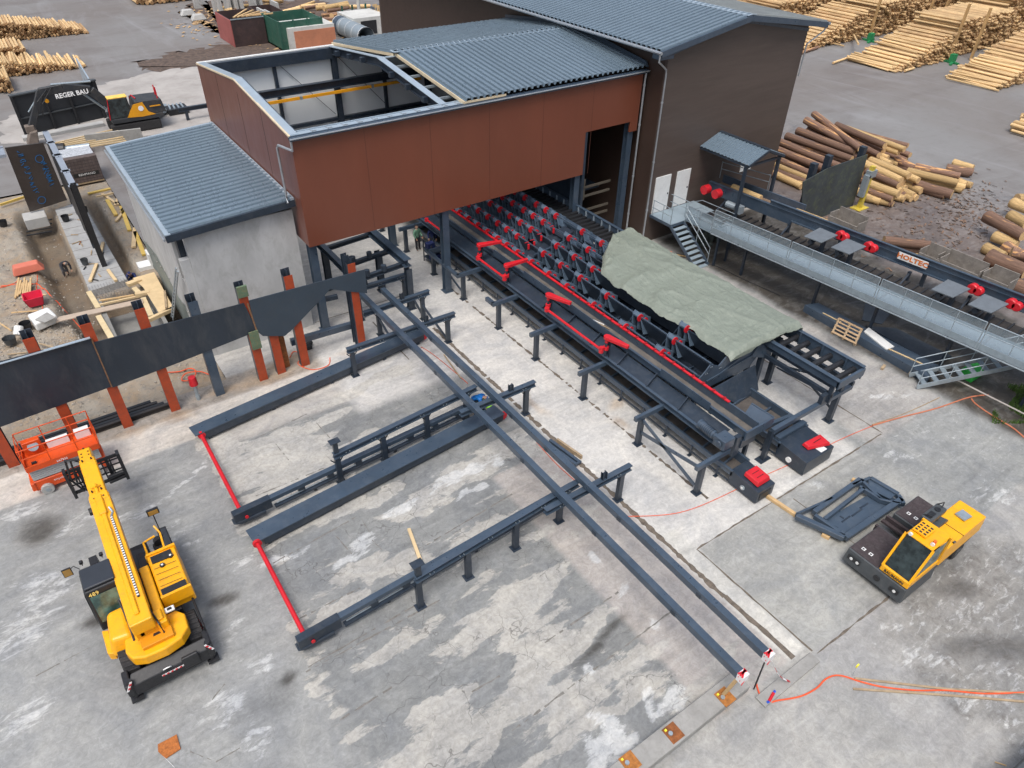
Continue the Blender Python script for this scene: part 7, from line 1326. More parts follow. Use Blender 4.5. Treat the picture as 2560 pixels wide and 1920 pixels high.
# steel pallets / bundles on the light ground
f = MB()
t_ = thing('steel_pallet', 'black slatted crate with galvanised parts left of the brown gable', 'crate', tuple(G(440, 280))); p = G(425, 290)
f.box(p.x, p.x+1.8, p.y, p.y+1.6, 0, .5); f.build('crate', BLACK, t_)
for i in range(4): f = MB(); f.bar((p.x+.2+.4*i, p.y+.1, .55), (p.x+.4+.35*i, p.y+1.5, .6), .15, .1); f.build('galvanised_part', GALV, t_)
for i in range(5): p = G(396+i*5, 292-i*4, .3); f = MB(); f.bar(p, p+Vector((.3, 3-.3*i, 0)), .3, .2); tag(f.build('galvanised_profile', GALV), 'galvanised profile in the loose bundle behind the excavator', 'steel profile', 'galvanised profiles by the excavator')
p = G(470, 300); f = MB(); f.ibeam(p+Vector((-.6, 0, 1)), p+Vector((3.5, 0, 1)), .3, .35); f.box(p.x-.1, p.x+.15, p.y-.1, p.y+.1, 0, .85); tag(f.build('beam_on_stand', NAVY), 'navy beam on a stand against the brown gable corner', 'steel beam')
p = G(350, 318); f = MB(); f.hexa([p+Vector(v) for v in ((-1, -1, 0), (1.2, -1, 0), (1.4, .6, 0), (-.8, .8, 0), (-.6, -.6, 1.2), (1.6, -.9, .5), (1.6, .5, .6), (-.5, .5, 1.3))]); tag(f.build('dozer_blade', MATS['muddy_steel'], bevel=.05), 'muddy steel blade behind the excavator tracks', 'blade')
# ================================================================ EXCAVATION
# plate wall along the trench and board wall
pw = thing('trench_plate_wall', 'dark steel plate wall with pale top plates standing over the reinforced strip', 'steel wall', (1.65, 47, 0)); xw = 1.62
f = MB(); f.box(xw-.04, xw+.04, 47.6, 58.5, 1.2, 4.9); f.build('wall_plate', BLACK, pw)
for i, (ya, yb) in enumerate(((47.4, 50.0), (50.1, 53.2), (53.3, 55.9), (56, 58.6))): f = MB(); f.box(xw-.02, xw+.34, ya, yb, 4.95, 5.0); f.box(xw-.1, xw+.42, ya, ya+.25, 4.95, 5.0); f.build('top_plate', GREYM if i < 0 else mat('pale_blue_steel', (.3, .34, .4), .4, .2, .1), pw)
for y in (46.9, 49.9, 53.0, 56, 58.6): f = MB(); f.ibeam((xw+.17, y, -.4), (xw+.17, y, 5.0 if y > 47 else 5.3), .3, .34, .03, (0, 1, 0)); f.build('post', NAVY if y > 47 else BLACK, pw)
fb = thing('film_faced_board', 'large film-faced formwork board with blue spray writing', 'formwork board', (0, 57, 0)); FB = mat('film_faced_plywood', (.045, .036, .032), .35, 0, .2, .5, (.08, .07, .065), .3); yb_ = 57.3
A0, A1, A2, A3 = GY(75, 530, yb_), GY(168, 500, yb_), GY(108, 357, yb_), GY(12, 370, yb_); f = MB(); f.prism([A0, A1, A2, A3], (0, .12, 0)); f.build('board', FB, fb)
u_ = (A1-A0).normalized(); v_ = (A3-A0).normalized()
f = MB()
for (s_, e_, off, k_) in ((.22, .9, .75, 17), (.30, .72, -.5, 12)):
    for k in range(k_):
        c_ = (A0.lerp(A3, s_+(e_-s_)*(1-k/k_))+u_*off) if off > 0 else (A1.lerp(A2, s_+(e_-s_)*(1-k/k_))+u_*off)
        pts_ = [c_+u_*random.uniform(-.22, .22)-v_*random.uniform(-.1, .1)+Vector((0, -.02, 0)) for _ in range(3)]
        for a_, b_ in zip(pts_, pts_[1:]): f.bar(a_, b_, .035, .006, (0, 1, 0))
for c_ in (A0.lerp(A3, .12)+u_*.95, A1.lerp(A2, .78)-u_*.6):
    for k in range(10): t0_, t1_ = k*.628, (k+1)*.628; f.bar(c_+(u_*math.cos(t0_)+v_*math.sin(t0_))*.25+Vector((0, -.02, 0)), c_+(u_*math.cos(t1_)+v_*math.sin(t1_))*.25+Vector((0, -.02, 0)), .035, .006, (0, 1, 0))
each(f, 'spray_stroke', BLUECH, fb)
f = MB(); f.box(A3.x-1.8, A3.x-.1, yb_-.2, yb_+1.2, 4.2, 4.4); f.box(A3.x-1.8, A3.x-.1, yb_+1.4, yb_+1.7, 4.2, 4.4); tag(f.build('pale_cap_plate', MATS['pale_blue_steel']), 'pale steel plates beyond the left edge of the formwork board', 'steel plates')
SL = mat('fleece_covered_strip', (.33, .335, .335), .9, 0, .15, 1.5, (.2, .19, .18), .4, .4); f = MB(); f.prism([(.44, 44.1, -.55), (2.6, 44.4, -.55), (2.35, 58.2, -.55), (.5, 57.6, -.55)], (0, 0, .5)); so_ = struct(f.build('foundation_strip', SL, bevel=.03))
f = MB()
for y in np.arange(45, 58, 1.25): f.box(.43, 2.55, y, y+.025, -.045, -.04)
struct(f.build('strip_joints', JN)); f = MB()
for x in np.arange(.5, 2.6, .16): f.tube((x, 43.2, -.1), (x, 44.6, -.02), .012, n=4)
for y in np.arange(43.2, 44.5, .16): f.tube((.5, y, -.08), (2.6, y, -.08), .012, n=4)
for x in np.arange(.5, 2.6, .16): f.tube((x, 43.2, -.1), (x, 43.2, -.7), .012, n=4)
tag(f.build('reinforcing_mesh', mat('mesh_steel', (.25, .24, .23), .6, .3)), 'reinforcing mesh bent over the near end of the concrete strip', 'steel mesh')
BL = mat('block_masonry', (.22, .22, .21), .9, 0, .15, 1, (.14, .135, .13), .5, .3); f = MB(); f.box(.75, 3.3, 38.0, 42.0, -1.4, -1.0); struct(f.build('pit_floor', BL))
f = MB()
for (x0, x1, y0, y1) in ((.55, .8, 36.9, 42.6), (3.2, 3.4, 37.2, 42.6)): f.box(x0, x1, y0, y1, -1.4, .1)
o = f.build('pit_wall', BL); struct(o)
YB_ = mat('formwork_beam_wood', (.6, .42, .1), .6, 0, .12, 1.5, (.5, .35, .2), .4)
def board(px0, py0, px1, py1, z, w_, h_, m_, label, name='board', group=None, cat='board', z2=None):
    f = MB(); f.bar(G(px0, py0, z), G(px1, py1, z if z2 is None else z2), w_, h_); return tag(f.build(name, m_), label, cat, group)
board(140, 800, 357, 752, .25, .5, .05, mat('grey_brown_plank', (.42, .34, .27), .8, 0, .12, 1.5), 'long broad plank bridging the excavation behind the retaining wall')
def polyplate(pts, z, th, name, m_, label, cat): P = [G(a, b_, z) for a, b_ in pts]; f = MB(); f.prism([(p.x, p.y, p.z) for p in P], (0, 0, -th)); return tag(f.build(name, m_), label, cat)
polyplate([(332, 695), (385, 680), (434, 770), (396, 780), (358, 718)], .3, .03, 'plywood_sheet', PLY, 'pale plywood walkway sheet beside the annex wall', 'plywood')
board(318, 712, 352, 700, .3, .35, .2, PLY, 'plywood edge board at the end of the reinforced strip'); board(248, 752, 335, 738, .1, .12, .08, WOOD, 'upper of two long boards across the pit'); board(250, 762, 372, 735, .15, .12, .1, PLY, 'lower of two long boards across the pit'); board(338, 736, 375, 730, .25, .3, .15, PLY, 'short plywood board joining the walkway sheet')
board(368, 802, 432, 772, .2, .22, .2, PLY, 'plywood board along the near edge of the walkway sheet'); board(412, 728, 416, 770, .35, .12, .1, WOODG, 'short baulk lying on the plywood sheet')
for i, (a, b_, c_, d_) in enumerate(((222, 730, 246, 770), (246, 790, 280, 848), (335, 720, 350, 735), (358, 745, 378, 790))): board(a, b_, c_, d_, .15, .28, .1, mat('printed_formwork_panel', (.62, .5, .3), .6, 0, .12, 2, (.5, .3, .1), .3), 'printed formwork panel edging the pit', group='formwork panels round the pit')
for i, (a, b_, c_, d_) in enumerate(((254, 484, 295, 512), (268, 500, 290, 538), (290, 553, 318, 520), (303, 516, 324, 576), (334, 618, 338, 570), (338, 580, 360, 637), (296, 495, 288, 514), (250, 640, 258, 606), (225, 703, 242, 660), (270, 675, 290, 702), (302, 530, 322, 505))):
    board(a, b_, c_, d_, (-.25 if a > 245 and i < 7 or i > 9 else .05), .26 if i in (1, 3, 4, 5) else .18, .12, YB_ if i in (1, 3, 5) else PLY, 'yellow formwork board lying beside or on the strip near the annex', group='loose formwork boards')
board(220, 484, 320, 462, -.1, .25, .1, YB_, 'long yellow formwork beam across the far end of the excavation'); board(240, 492, 315, 476, -.1, .12, .1, PLY, 'thin board in front of the long yellow formwork beam')
board(0, 512, 62, 492, .1, .15, .15, YB_, 'yellow edge board at the left picture edge')
for i in range(4): board(66+i*0, 562+i*9, 130, 548+i*10, -.5, .12, .06, BLACK, 'black bar in the grating over the trench', group='bars over the trench')
f = MB(); a_ = G(55, 538, .1); f.box(a_.x, a_.x+1.4, a_.y-1.2, a_.y+.2, -.6, .15); tag(f.build('concrete_block', BAR, bevel=.04), 'pale concrete block beside the foot of the formwork board', 'block')
def bucket(px, py, r, h_, m_, label, z=0): p = G(px, py, z); f = MB(); f.tube(p, p+Vector((0, 0, h_)), r*.8, r, n=16, caps=False); f.tube(p+Vector((0, 0, .02)), p+Vector((0, 0, h_)), r*.76, r*.95, n=16, caps=False); n0 = len(f.v); f.tube(p, p+Vector((0, 0, .03)), r*.8, n=16); return tag(f.build('bucket', m_), label, 'bucket')
bucket(166, 552, .25, .4, BLACK, 'black bucket on the strip near the formwork board'); bucket(214, 660, .22, .35, GREYM, 'grey bucket on the strip beside the post'); bucket(68, 822, .3, .4, BLACK, 'black tub beside the cement sacks'); bucket(28, 858, .32, .35, GREYM, 'black tub nearest the retaining wall'); bucket(10, 565, .28, .4, BLACK, 'black bucket at the left picture edge'); bucket(213, 530, .22, .35, BLACK, 'black bucket behind the strip')
f = MB(); p = G(45, 838, .1); f.tube(p, p+Vector((.2, .3, .35)), .22, n=10); tag(f.build('white_canister', WHITE, bevel=.03), 'white canister between the two black tubs', 'canister')
t_ = thing('red_tub', 'red square mortar tub with a red lump inside', 'tub', tuple(G(92, 762))); p = G(90, 758); f = MB(); w0, w1, h_ = .36, .5, .55
for (sx_, sy_) in ((1, 0), (-1, 0), (0, 1), (0, -1)):
    if sx_: f.hexa([(p.x+sx_*w0, p.y-w0, 0), (p.x+sx_*(w0-.04), p.y-w0, 0), (p.x+sx_*(w0-.04), p.y+w0, 0), (p.x+sx_*w0, p.y+w0, 0), (p.x+sx_*w1, p.y-w1, h_), (p.x+sx_*(w1-.05), p.y-w1, h_), (p.x+sx_*(w1-.05), p.y+w1, h_), (p.x+sx_*w1, p.y+w1, h_)])
    else: f.hexa([(p.x-w0, p.y+sy_*w0, 0), (p.x+w0, p.y+sy_*w0, 0), (p.x+w0, p.y+sy_*(w0-.04), 0), (p.x-w0, p.y+sy_*(w0-.04), 0), (p.x-w1, p.y+sy_*w1, h_), (p.x+w1, p.y+sy_*w1, h_), (p.x+w1, p.y+sy_*(w1-.05), h_), (p.x-w1, p.y+sy_*(w1-.05), h_)])
f.box(p.x-w0, p.x+w0, p.y-w0, p.y+w0, .0, .04); f.build('shell', mat('pink_red_plastic', (.62, .02, .06), .4), t_); f = MB(); f.tube((p.x-.1, p.y, .05), (p.x+.1, p.y-.1, .22), .16, n=10); f.build('content', RED, t_, bevel=.05)
p = G(72, 677); f = MB(); f.hexa([p+Vector(v) for v in ((-.85, -.4, 0), (.85, -.4, 0), (.9, .35, 0), (-.85, .35, 0), (-.7, -.3, .5), (.62, -.3, .5), (.62, .3, .5), (-.7, .3, .5))]); tag(f.build('orange_tub', mat('faded_orange_plastic', (.6, .17, .11), .55, 0, .08, 1), bevel=.06, seg=2), 'faded orange mortar tub turned upside down', 'tub')
for i in range(7): board(38+i*6, 745-(i % 3)*5, 47+i*5, 695+(i % 3)*6, .08, .1, .07, WOOD, 'short slat in the little bundle beside the red tub', group='slats beside the red tub')
t_ = thing('cement_sacks', 'white sacks stacked on a slab with a grey sheet on top', 'sacks', tuple(G(112, 815))); f = MB(); P = [G(*q, .0) for q in ((76, 805), (95, 830), (150, 806), (128, 785))]; f.hexa([Vector((q.x, q.y, 0)) for q in P]+[Vector((q.x, q.y, .5)) for q in P]); f.build('sack_stack', WHITE, t_, bevel=.1, seg=3); f = MB(); P = [G(*q, .52) for q in ((88, 800), (112, 808), (140, 795), (118, 782))]; f.prism(P, (0, 0, .04)); f.build('cover_sheet', CONC, t_)
# ladder against the annex
t_ = thing('ladder', 'aluminium ladder leaning against the pale annex wall', 'ladder', (3.8, 37, 0)); L0, L1 = G(433, 800, .1), GX(445, 678, 4.15); f = MB(); o_ = Vector((.0, .38, 0))
for s_ in (0, 1): f.bar(L0+o_*s_, L1+o_*s_, .05, .08)
f.build('rails', GALV, t_); f = MB()
for i in range(15): c_ = L0.lerp(L1, (i+.5)/15); f.tube(c_, c_+o_, .018, n=6)
f.build('rungs', GALV, t_)
p = G(352, 672, -.2); f = MB(); f.box(p.x-.1, p.x+.7, p.y-.3, p.y+.6, -.3, .0); f.box(p.x+.6, p.x+.72, p.y-.3, p.y+.6, 0, .7); tag(f.build('polystyrene_packs', WHITE), 'white insulation packs beside the green coated wall', 'insulation'); f = MB(); f.bar((p.x+.8, p.y-.3, .1), (p.x+.8, p.y+.9, .3), .05, .5); tag(f.build('green_sheet', mat('bright_green_sheet', (.02, .3, .12), .5)), 'green sheet edge standing beside the white packs', 'sheet')
# cables
def cable(pts, r, m_, label, name='cable', z=.03, cat='cable', fn=None):
    P = [(G(a, b_) if len(q) == 2 else G(a, b_, q[2])) for q in pts for a, b_ in [q[:2]]]
    out = []
    for i in range(len(P)-1):
        p0_, p1_, p2_, p3_ = P[max(i-1, 0)], P[i], P[i+1], P[min(i+2, len(P)-1)]
        for k in range(6):
            t = k/6; out.append(.5*((2*p1_)+(-p0_+p2_)*t+(2*p0_-5*p1_+4*p2_-p3_)*t*t+(-p0_+3*p1_-3*p2_+p3_)*t**3))
    out.append(P[-1]); out = [Vector((v.x, v.y, v.z+(fn(v.x, v.y) if fn else 0)+z)) for v in out]
    f = MB(); f.poly(out, r, 6); return tag(f.build(name, m_, smooth=True), label, cat)
cable([(1890, 1708), (1900, 1738), (1925, 1755), (1945, 1752), (2000, 1742), (2040, 1722), (2062, 1700), (2085, 1690), (2110, 1692), (2150, 1705), (2210, 1719), (2290, 1727), (2365, 1727), (2460, 1735), (2560, 1732)], .028, HOSE, 'orange cable snaking from the beam ends to the right picture edge')
f = MB(); a_ = G(1922, 1754, .05); f.tube(a_, a_+Vector((.35, .1, 0)), .06, n=10); o = tag(f.build('plug_connector', RED), 'red plug connector on the orange cable', 'plug'); g = MB(); g.tube(a_+Vector((-.1, 0, 0)), a_, .05, n=10); g.tube(a_+Vector((.35, .1, 0)), a_+Vector((.45, .12, 0)), .05, n=10); g.build('blue_ring', mat('blue_plastic', (.02, .08, .5), .4), o)
for q, lab in ((((2137, 1696), (2225, 1706), (2370, 1723), (2560, 1733)), 'upper thin brown lath flanking the orange cable'), (((2133, 1722), (2300, 1733), (2420, 1742), (2560, 1754)), 'lower thin brown lath flanking the orange cable')):
    f = MB()
    for a, b_ in zip(q, q[1:]): f.bar(G(*a, .03), G(*b_, .03), .07, .03)
    tag(f.build('cable_lath', WOODG), lab, 'timber')
cable([(2180, 1065), (2250, 1045), (2340, 1022), (2420, 995), (2470, 988)], .035, mat('faded_orange_hose', (.5, .17, .09), .6), 'faded orange hose bundle running to the green box'); cable([(2180, 1062), (2260, 1035), (2348, 995)], .02, WOODG, 'brown lath beside the faded hose', 'lath', cat='timber'); cable([(2428, 998), (2440, 1012), (2480, 1040), (2530, 1070), (2560, 1095)], .035, MATS['faded_orange_hose'], 'faded orange hose curving down the right picture edge')
cable([(1565, 1292), (1640, 1290), (1700, 1282), (1760, 1262), (1840, 1225), (1900, 1195), (2000, 1150), (2100, 1100), (2180, 1066)], .014, HOSE, 'thin red cable crossing the pale strip under the conveyors')
cable([(1052, 868), (1080, 885), (1130, 925), (1170, 960)], .014, HOSE, 'thin red cable between the twin beams near the hall'); cable([(1340, 1105), (1390, 1160), (1440, 1205)], .014, HOSE, 'thin red cable beside the beam pair in the middle')
cable([(0, 711), (60, 708), (85, 700), (120, 725), (160, 750), (190, 780)], .03, HOSE, 'orange cable crossing the excavated earth', fn=hgt); cable([(45, 680), (40, 700), (0, 718)], .02, HOSE, 'thin orange cable left of the orange tub', fn=hgt); cable([(90, 680), (88, 725), (105, 770), (75, 800)], .02, HOSE, 'thin orange cable between the two tubs', fn=hgt)
cable([(420, 932), (450, 930), (475, 922), (490, 930), (480, 950), (455, 952), (465, 935), (500, 930), (528, 940)], .03, HOSE, 'looped orange cable under the retaining wall'); cable([(725, 895), (735, 880), (760, 890), (745, 910), (780, 925), (820, 915), (825, 895)], .022, HOSE, 'faint orange cable loops on the rusty patch')
cable([(1600, 590), (1620, 612), (1650, 625), (1690, 635), (1720, 640)], .03, BLACK, 'black hose beside the steel stairs'); cable([(1700, 670), (1770, 660), (1860, 700), (1950, 740)], .02, BLACK, 'black cable running over the wet slab')
f = MB(); p = G(1672, 640, .1); f.hexa([p+Vector(v) for v in ((-.3, -.2, 0), (.3, -.2, 0), (.3, .2, 0), (-.3, .2, 0), (-.2, -.1, .3), (.2, -.1, .3), (.2, .1, .3), (-.2, .1, .3))]); tag(f.build('orange_bag', HOSE, bevel=.05), 'orange bag at the foot of the steel stairs', 'bag')
f = MB(); f.bar(G(1667, 632, .1), G(1720, 642, .1), .1, .06); tag(f.build('timber_lath', WOOD), 'lath beside the orange bag at the stairs', 'timber')
f = MB(); p = G(1770, 600, .0)
for i in range(60): a_ = random.uniform(0, 6.28); r_ = random.uniform(0, 1.2); h_ = .7*(1-r_/1.3); f.hexa([p+Vector((r_*math.cos(a_)+dx, r_*math.sin(a_)*.7+dy, z_)) for z_ in (0, h_+.05) for dx, dy in ((-.12, -.12), (.12, -.12), (.12, .12), (-.12, .12))])
o = f.build('rubble_pile', mat('grey_green_rubble', (.09, .11, .10), .9, 0, .4, 3)); o['kind'] = 'stuff'; tag(o, 'grey-green rubble heap under the walkway', 'rubble')
# rust plates on the kerb, strut, flags, scrap
for k, (px, py, lab) in enumerate(((1813, 1742, 'bright rusty square plate at the right end of the kerb'), (1683, 1832, 'rusty square plate in the middle of the kerb'), (1575, 1905, 'rusty plate on the kerb at the lower picture edge'))):
    p = G(px, py, .33); t_ = thing('anchor_plate', lab, 'plate', (p.x, p.y, .33), 'rusty anchor plates on the kerb'); f = MB(); f.box(p.x-.24, p.x+.24, p.y-.26, p.y+.26, .325, .345); f.build('plate', RUSTY if k == 1 else mat('bright_rust', (.36, .14, .03), .8, 0, .4, 6, (.2, .07, .02), .5), t_)
    f = MB(); f.tube((p.x-.1, p.y+.02, .345), (p.x-.1, p.y+.02, .4), .07, n=10); f.build('stud', GALV, t_); f = MB(); f.box(p.x-.19, p.x-.13, p.y+.14, p.y+.2, .345, .4); f.build('yellow_tag', mat('bright_yellow', (.85, .75, .05), .5), t_)
f = MB(); p = G(1810, 1735, .36); f.bar(p, Vector((12.42, 5.3, 1.83)), .14, .1); tag(f.build('timber_prop', WOOD), 'short timber prop under the end of the left long beam', 'timber')
f = MB(); f.bar((13.62, 5.25, 1.8), (13.55, 5.2, .1), .04, .04); tag(f.build('ratchet_strap', BLACK), 'dark strap hanging from the end of the right long beam', 'strap')
t_ = thing('barrier_tape', 'red and white tape trailing from the right long beam to the ground', 'tape', (13.7, 5.1, 0)); ta, tb_ = Vector((13.7, 5.1, 1.8)), G(1976, 1704, .05)
for i in range(6): f = MB(); f.bar(ta.lerp(tb_, i/6)+Vector((0, 0, -.25*math.sin(math.pi*i/6))), ta.lerp(tb_, (i+1)/6)+Vector((0, 0, -.25*math.sin(math.pi*(i+1)/6))), .07, .01); f.build('red_stretch' if i % 2 else 'white_stretch', RED if i % 2 else TEXTW, t_)
t_ = thing('marker_flag', 'tiny yellow flag on a thin wire standing on the smooth concrete', 'flag', tuple(G(2130, 1690))); p = G(2130, 1690); q = GX(2137, 1655, p.x+.03); f = MB(); f.tube(p, (p.x+.02, p.y+.02, .55), .006, n=5); f.build('wire', GALV, t_); f = MB(); f.box(p.x-.02, p.x+.1, p.y+.0, p.y+.04, .5, .62); f.build('flag', MATS['bright_yellow'], t_)
f = MB(); P = [G(*q, .02) for q in ((395, 1862), (442, 1837), (452, 1873), (415, 1897), (396, 1880))]; f.prism(P, (0, 0, .03)); tag(f.build('rusty_offcut', mat('orange_rust', (.4, .13, .03), .9, 0, .45, 9, (.15, .06, .03), .5, .5)), 'orange rusty steel offcut lying on the asphalt in the foreground', 'steel offcut')
cable([(396, 1878), (415, 1897), (437, 1920)], .006, WHITE, 'white string leading from the rusty offcut', 'string', cat='string')
t_ = thing('hydrant', 'red-topped standpipe beside the retaining wall posts', 'standpipe', tuple(G(497, 998))); p = G(497, 998); f = MB(); f.tube(p, p+Vector((0, 0, .9)), .08, n=10); f.tube(p, p+Vector((0, 0, .25)), .1, n=10); f.build('pipe', GALV, t_); f = MB(); f.tube(p+Vector((0, 0, .9)), p+Vector((0, 0, 1.35)), .2, .17, n=12); f.build('red_head', RED, t_)
f = MB(); p = G(766, 868, .1); f.tube(p, p+Vector((.35, .25, .1)), .16, n=10); f.box(p.x-.1, p.x+.25, p.y-.2, p.y+.1, 0, .22); tag(f.build('power_tool', BLACK, bevel=.02), 'black power tool lying behind the orange post', 'tool')
f = MB(); p = G(2505, 1905, 0)
for z_ in (.0,): f.hexa([(16.6, -1.8, .2), (19.2, -1.8, .2), (19.2, -.95, .2), (16.6, -.75, .2), (16.6, -1.8, 1.1), (19.2, -1.8, 1.1), (19.2, -.95, 1.1), (16.6, -.75, 1.1)])
t_ = f.build('machine_corner', GREYM, bevel=.05); tag(t_, 'grey machine cut off by the lower right picture corner', 'machine')
f = MB(); p = G(2487, 1905, .05); f.bar(p, p+Vector((.1, -.25, .1)), .03, .03); tag(f.build('small_peg', WOOD), 'small timber peg near the lower right corner', 'peg')
for i in range(8):
    p = G(745+random.gauss(0, 10), 880+random.gauss(0, 8), .02)
f = MB()
for i in range(2600):
    x_, y_ = random.uniform(-9, 4.2), random.uniform(31.4, 58); 
    if random.random() < .4: x_, y_ = random.gauss(-2.5, 1.5), random.gauss(40, 3.5)
    if not (-13 < x_ < 4.3 and 31.3 < y_ < 60): continue
    z_ = hgt(x_, y_); 
    if z_ < -.9 and random.random() < .6: continue
    r_ = random.uniform(.02, .09); p = Vector((x_, y_, z_+r_*.2)); a_ = random.uniform(0, 3.1); k_ = random.uniform(.5, 1)
    f.add([p+Vector((r_*math.cos(a_+t_)*q, r_*math.sin(a_+t_)*k_*q, h_)) for h_, q in ((-r_*.3, 1), (r_*.5, .6)) for t_ in (0, 1.57, 3.14, 4.71)], [(4, 5, 6, 7), (0, 1, 5, 4), (1, 2, 6, 5), (2, 3, 7, 6), (3, 0, 4, 7)])
o = f.build('gravel', mat('loose_gravel', (.34, .31, .27), .9, 0, .5, 2.5, (.12, .1, .08), .5)); o['kind'] = 'stuff'; tag(o, 'loose stones and gravel on the excavated earth', 'gravel')
for i in range(16):
    x_, y_ = random.uniform(-6, -1), random.uniform(34, 56); a_ = random.uniform(0, 3); L_ = random.uniform(.5, 1.6); z_ = hgt(x_, y_)+.06
    f = MB(); f.bar((x_, y_, z_), (x_+L_*math.cos(a_), y_+L_*math.sin(a_), z_+.05), .08, .04); tag(f.build('scrap_wood', random.choice((WOOD, WOODG, PLY))), 'scrap lath lying loose on the excavated earth', 'timber', 'scrap laths on the earth')
for i in range(12):
    x_, y_ = random.uniform(.6, 2.3), random.uniform(45, 56); a_ = random.uniform(0, 3); L_ = random.uniform(.25, .6)
    f = MB(); f.bar((x_, y_, -.02), (x_+L_*math.cos(a_), y_+L_*math.sin(a_), 0), .06, .04); tag(f.build('small_offcut', random.choice((BLACK, RUSTY, WOODG))), 'small dark offcut or tool lying on the reinforced concrete strip', 'offcut', 'offcuts on the strip')
# ================================================================ PEOPLE
SKIN = mat('skin', (.45, .27, .19), .55, 0, .05, 3, world=False)
def skinned(name, verts, edges, m_, parent, levels=2, root=0):
    me = bpy.data.meshes.new(name); me.from_pydata([v[:3] for v in verts], edges, []); me.materials.append(m_); o = bpy.data.objects.new(name, me); C.objects.link(o)
    if parent: o.parent = parent
    sk = o.modifiers.new('skin', 'SKIN'); sk.use_smooth_shade = True; me.skin_vertices if me.skin_vertices else None
    if not me.skin_vertices:
        bm_ = __import__('bmesh').new(); bm_.from_mesh(me); bm_.verts.layers.skin.verify(); bm_.to_mesh(me); bm_.free()
    for i, v in enumerate(verts): me.skin_vertices[0].data[i].radius = (v[3], v[4] if len(v) > 4 else v[3]); me.skin_vertices[0].data[i].use_root = (i == root)
    ss = o.modifiers.new('sub', 'SUBSURF'); ss.levels = levels; ss.render_levels = levels; return o
def person(label, loc, rot, pose, jm, tm, hm, hat=None):
    t_ = thing('person', label, 'person', loc, rot=rot, world=False); J = pose
    V = []; E = []; ix = {}
    def a(n, r, r2=None): ix[n] = len(V); V.append((*J[n], r, r2 or r))
    for n, r, r2 in (('pelvis', .15, .11), ('waist', .14, .10), ('chest', .17, .11), ('neckb', .07, None), ('neck', .055, None), ('head', .095, .11), ('crown', .085, .095), ('lsh', .07, None), ('lel', .05, None), ('lwr', .034, None), ('rsh', .07, None), ('rel', .05, None), ('rwr', .034, None), ('lhip', .1, None), ('lkn', .065, None), ('lan', .045, None), ('lto', .04, None), ('rhip', .1, None), ('rkn', .065, None), ('ran', .045, None), ('rto', .04, None)): a(n, r, r2)
    for c in ('pelvis waist', 'waist chest', 'chest neckb', 'neckb neck', 'neck head', 'head crown', 'chest lsh', 'lsh lel', 'lel lwr', 'chest rsh', 'rsh rel', 'rel rwr', 'pelvis lhip', 'lhip lkn', 'lkn lan', 'lan lto', 'pelvis rhip', 'rhip rkn', 'rkn ran', 'ran rto'): p, q = c.split(); E.append((ix[p], ix[q]))
    body = skinned('body', V, E, SKIN, t_)
    # hands: palm and five fingers each
    for s in 'lr':
        w_ = Vector(J[s+'wr']); d = (w_-Vector(J[s+'el'])).normalized(); sd = d.cross(Vector((0, 0, 1))); sd = sd.normalized() if sd.length > .1 else Vector((1, 0, 0)); dn = d.cross(sd); vv = [(*w_, .028, .02), (*(w_+d*.07), .036, .016)]; ee = [(0, 1)]
        for k, (o_, l_) in enumerate(((-.03, .055), (-.01, .07), (.012, .065), (.032, .05))):
            b0_ = w_+d*.09+sd*o_; vv += [(*b0_, .01, .01), (*(b0_+d*l_*.5+dn*.01), .009, .009), (*(b0_+d*l_+dn*.03), .008, .008)]; n0 = 2+3*k; ee += [(1, n0), (n0, n0+1), (n0+1, n0+2)]
        n0 = len(vv); vv += [(*(w_+d*.035+sd*-.045), .012, .012), (*(w_+d*.07+sd*-.065+dn*.015), .009, .009)]; ee += [(0, n0), (n0, n0+1)]
        skinned('hand', vv, ee, SKIN, t_, 1)
    def cloth(name, seq, m_): # list of (joint,r,r2)
        vv = [(*J[n], r, r2) for n, r, r2 in seq[0]]; return skinned(name, vv, seq[1], m_, t_)
    cloth('jacket', ([('waist', .17, .13), ('chest', .2, .145), ('neckb', .09, .09), ('lsh', .095, .095), ('lel', .068, .068), ('lwr', .05, .05), ('rsh', .095, .095), ('rel', .068, .068), ('rwr', .05, .05), ('pelvis', .175, .135)], [(0, 1), (1, 2), (1, 3), (3, 4), (4, 5), (1, 6), (6, 7), (7, 8), (0, 9)]), jm)
    cloth('trousers', ([('pelvis', .165, .125), ('lhip', .115, .115), ('lkn', .085, .085), ('lan', .065, .065), ('rhip', .115, .115), ('rkn', .085, .085), ('ran', .065, .065), ('waist', .15, .115)], [(0, 1), (1, 2), (2, 3), (0, 4), (4, 5), (5, 6), (0, 7)]), tm)
    for s in 'lr': vv = [(*J[s+'an'], .06, .06), (*(Vector(J[s+'an'])*.6+Vector(J[s+'to'])*.4), .058, .05), (*J[s+'to'], .05, .042)]; skinned('boot', vv, [(0, 1), (1, 2)], BLACK, t_, 1)
    h_ = Vector(J['head']); u = (Vector(J['crown'])-h_).normalized(); fw = Vector(J['face']).normalized(); r_ = fw.cross(u)
    f = MB(); c_ = h_+fw*.1-u*.01; f.prism([c_-r_*.014-u*.02, c_+r_*.014-u*.02, c_+u*.03], fw*.03); f.build('nose', SKIN, body)
    for sg in (-1, 1): f = MB(); c_ = h_+fw*.098+r_*.035*sg+u*.02; f.tube(c_, c_+fw*.008, .011, n=8); f.build('eye', TEXTK, body); f = MB(); c_ = h_+r_*.1*sg; f.tube(c_, c_+r_*.02*sg, .028, n=8); f.build('ear', SKIN, body)
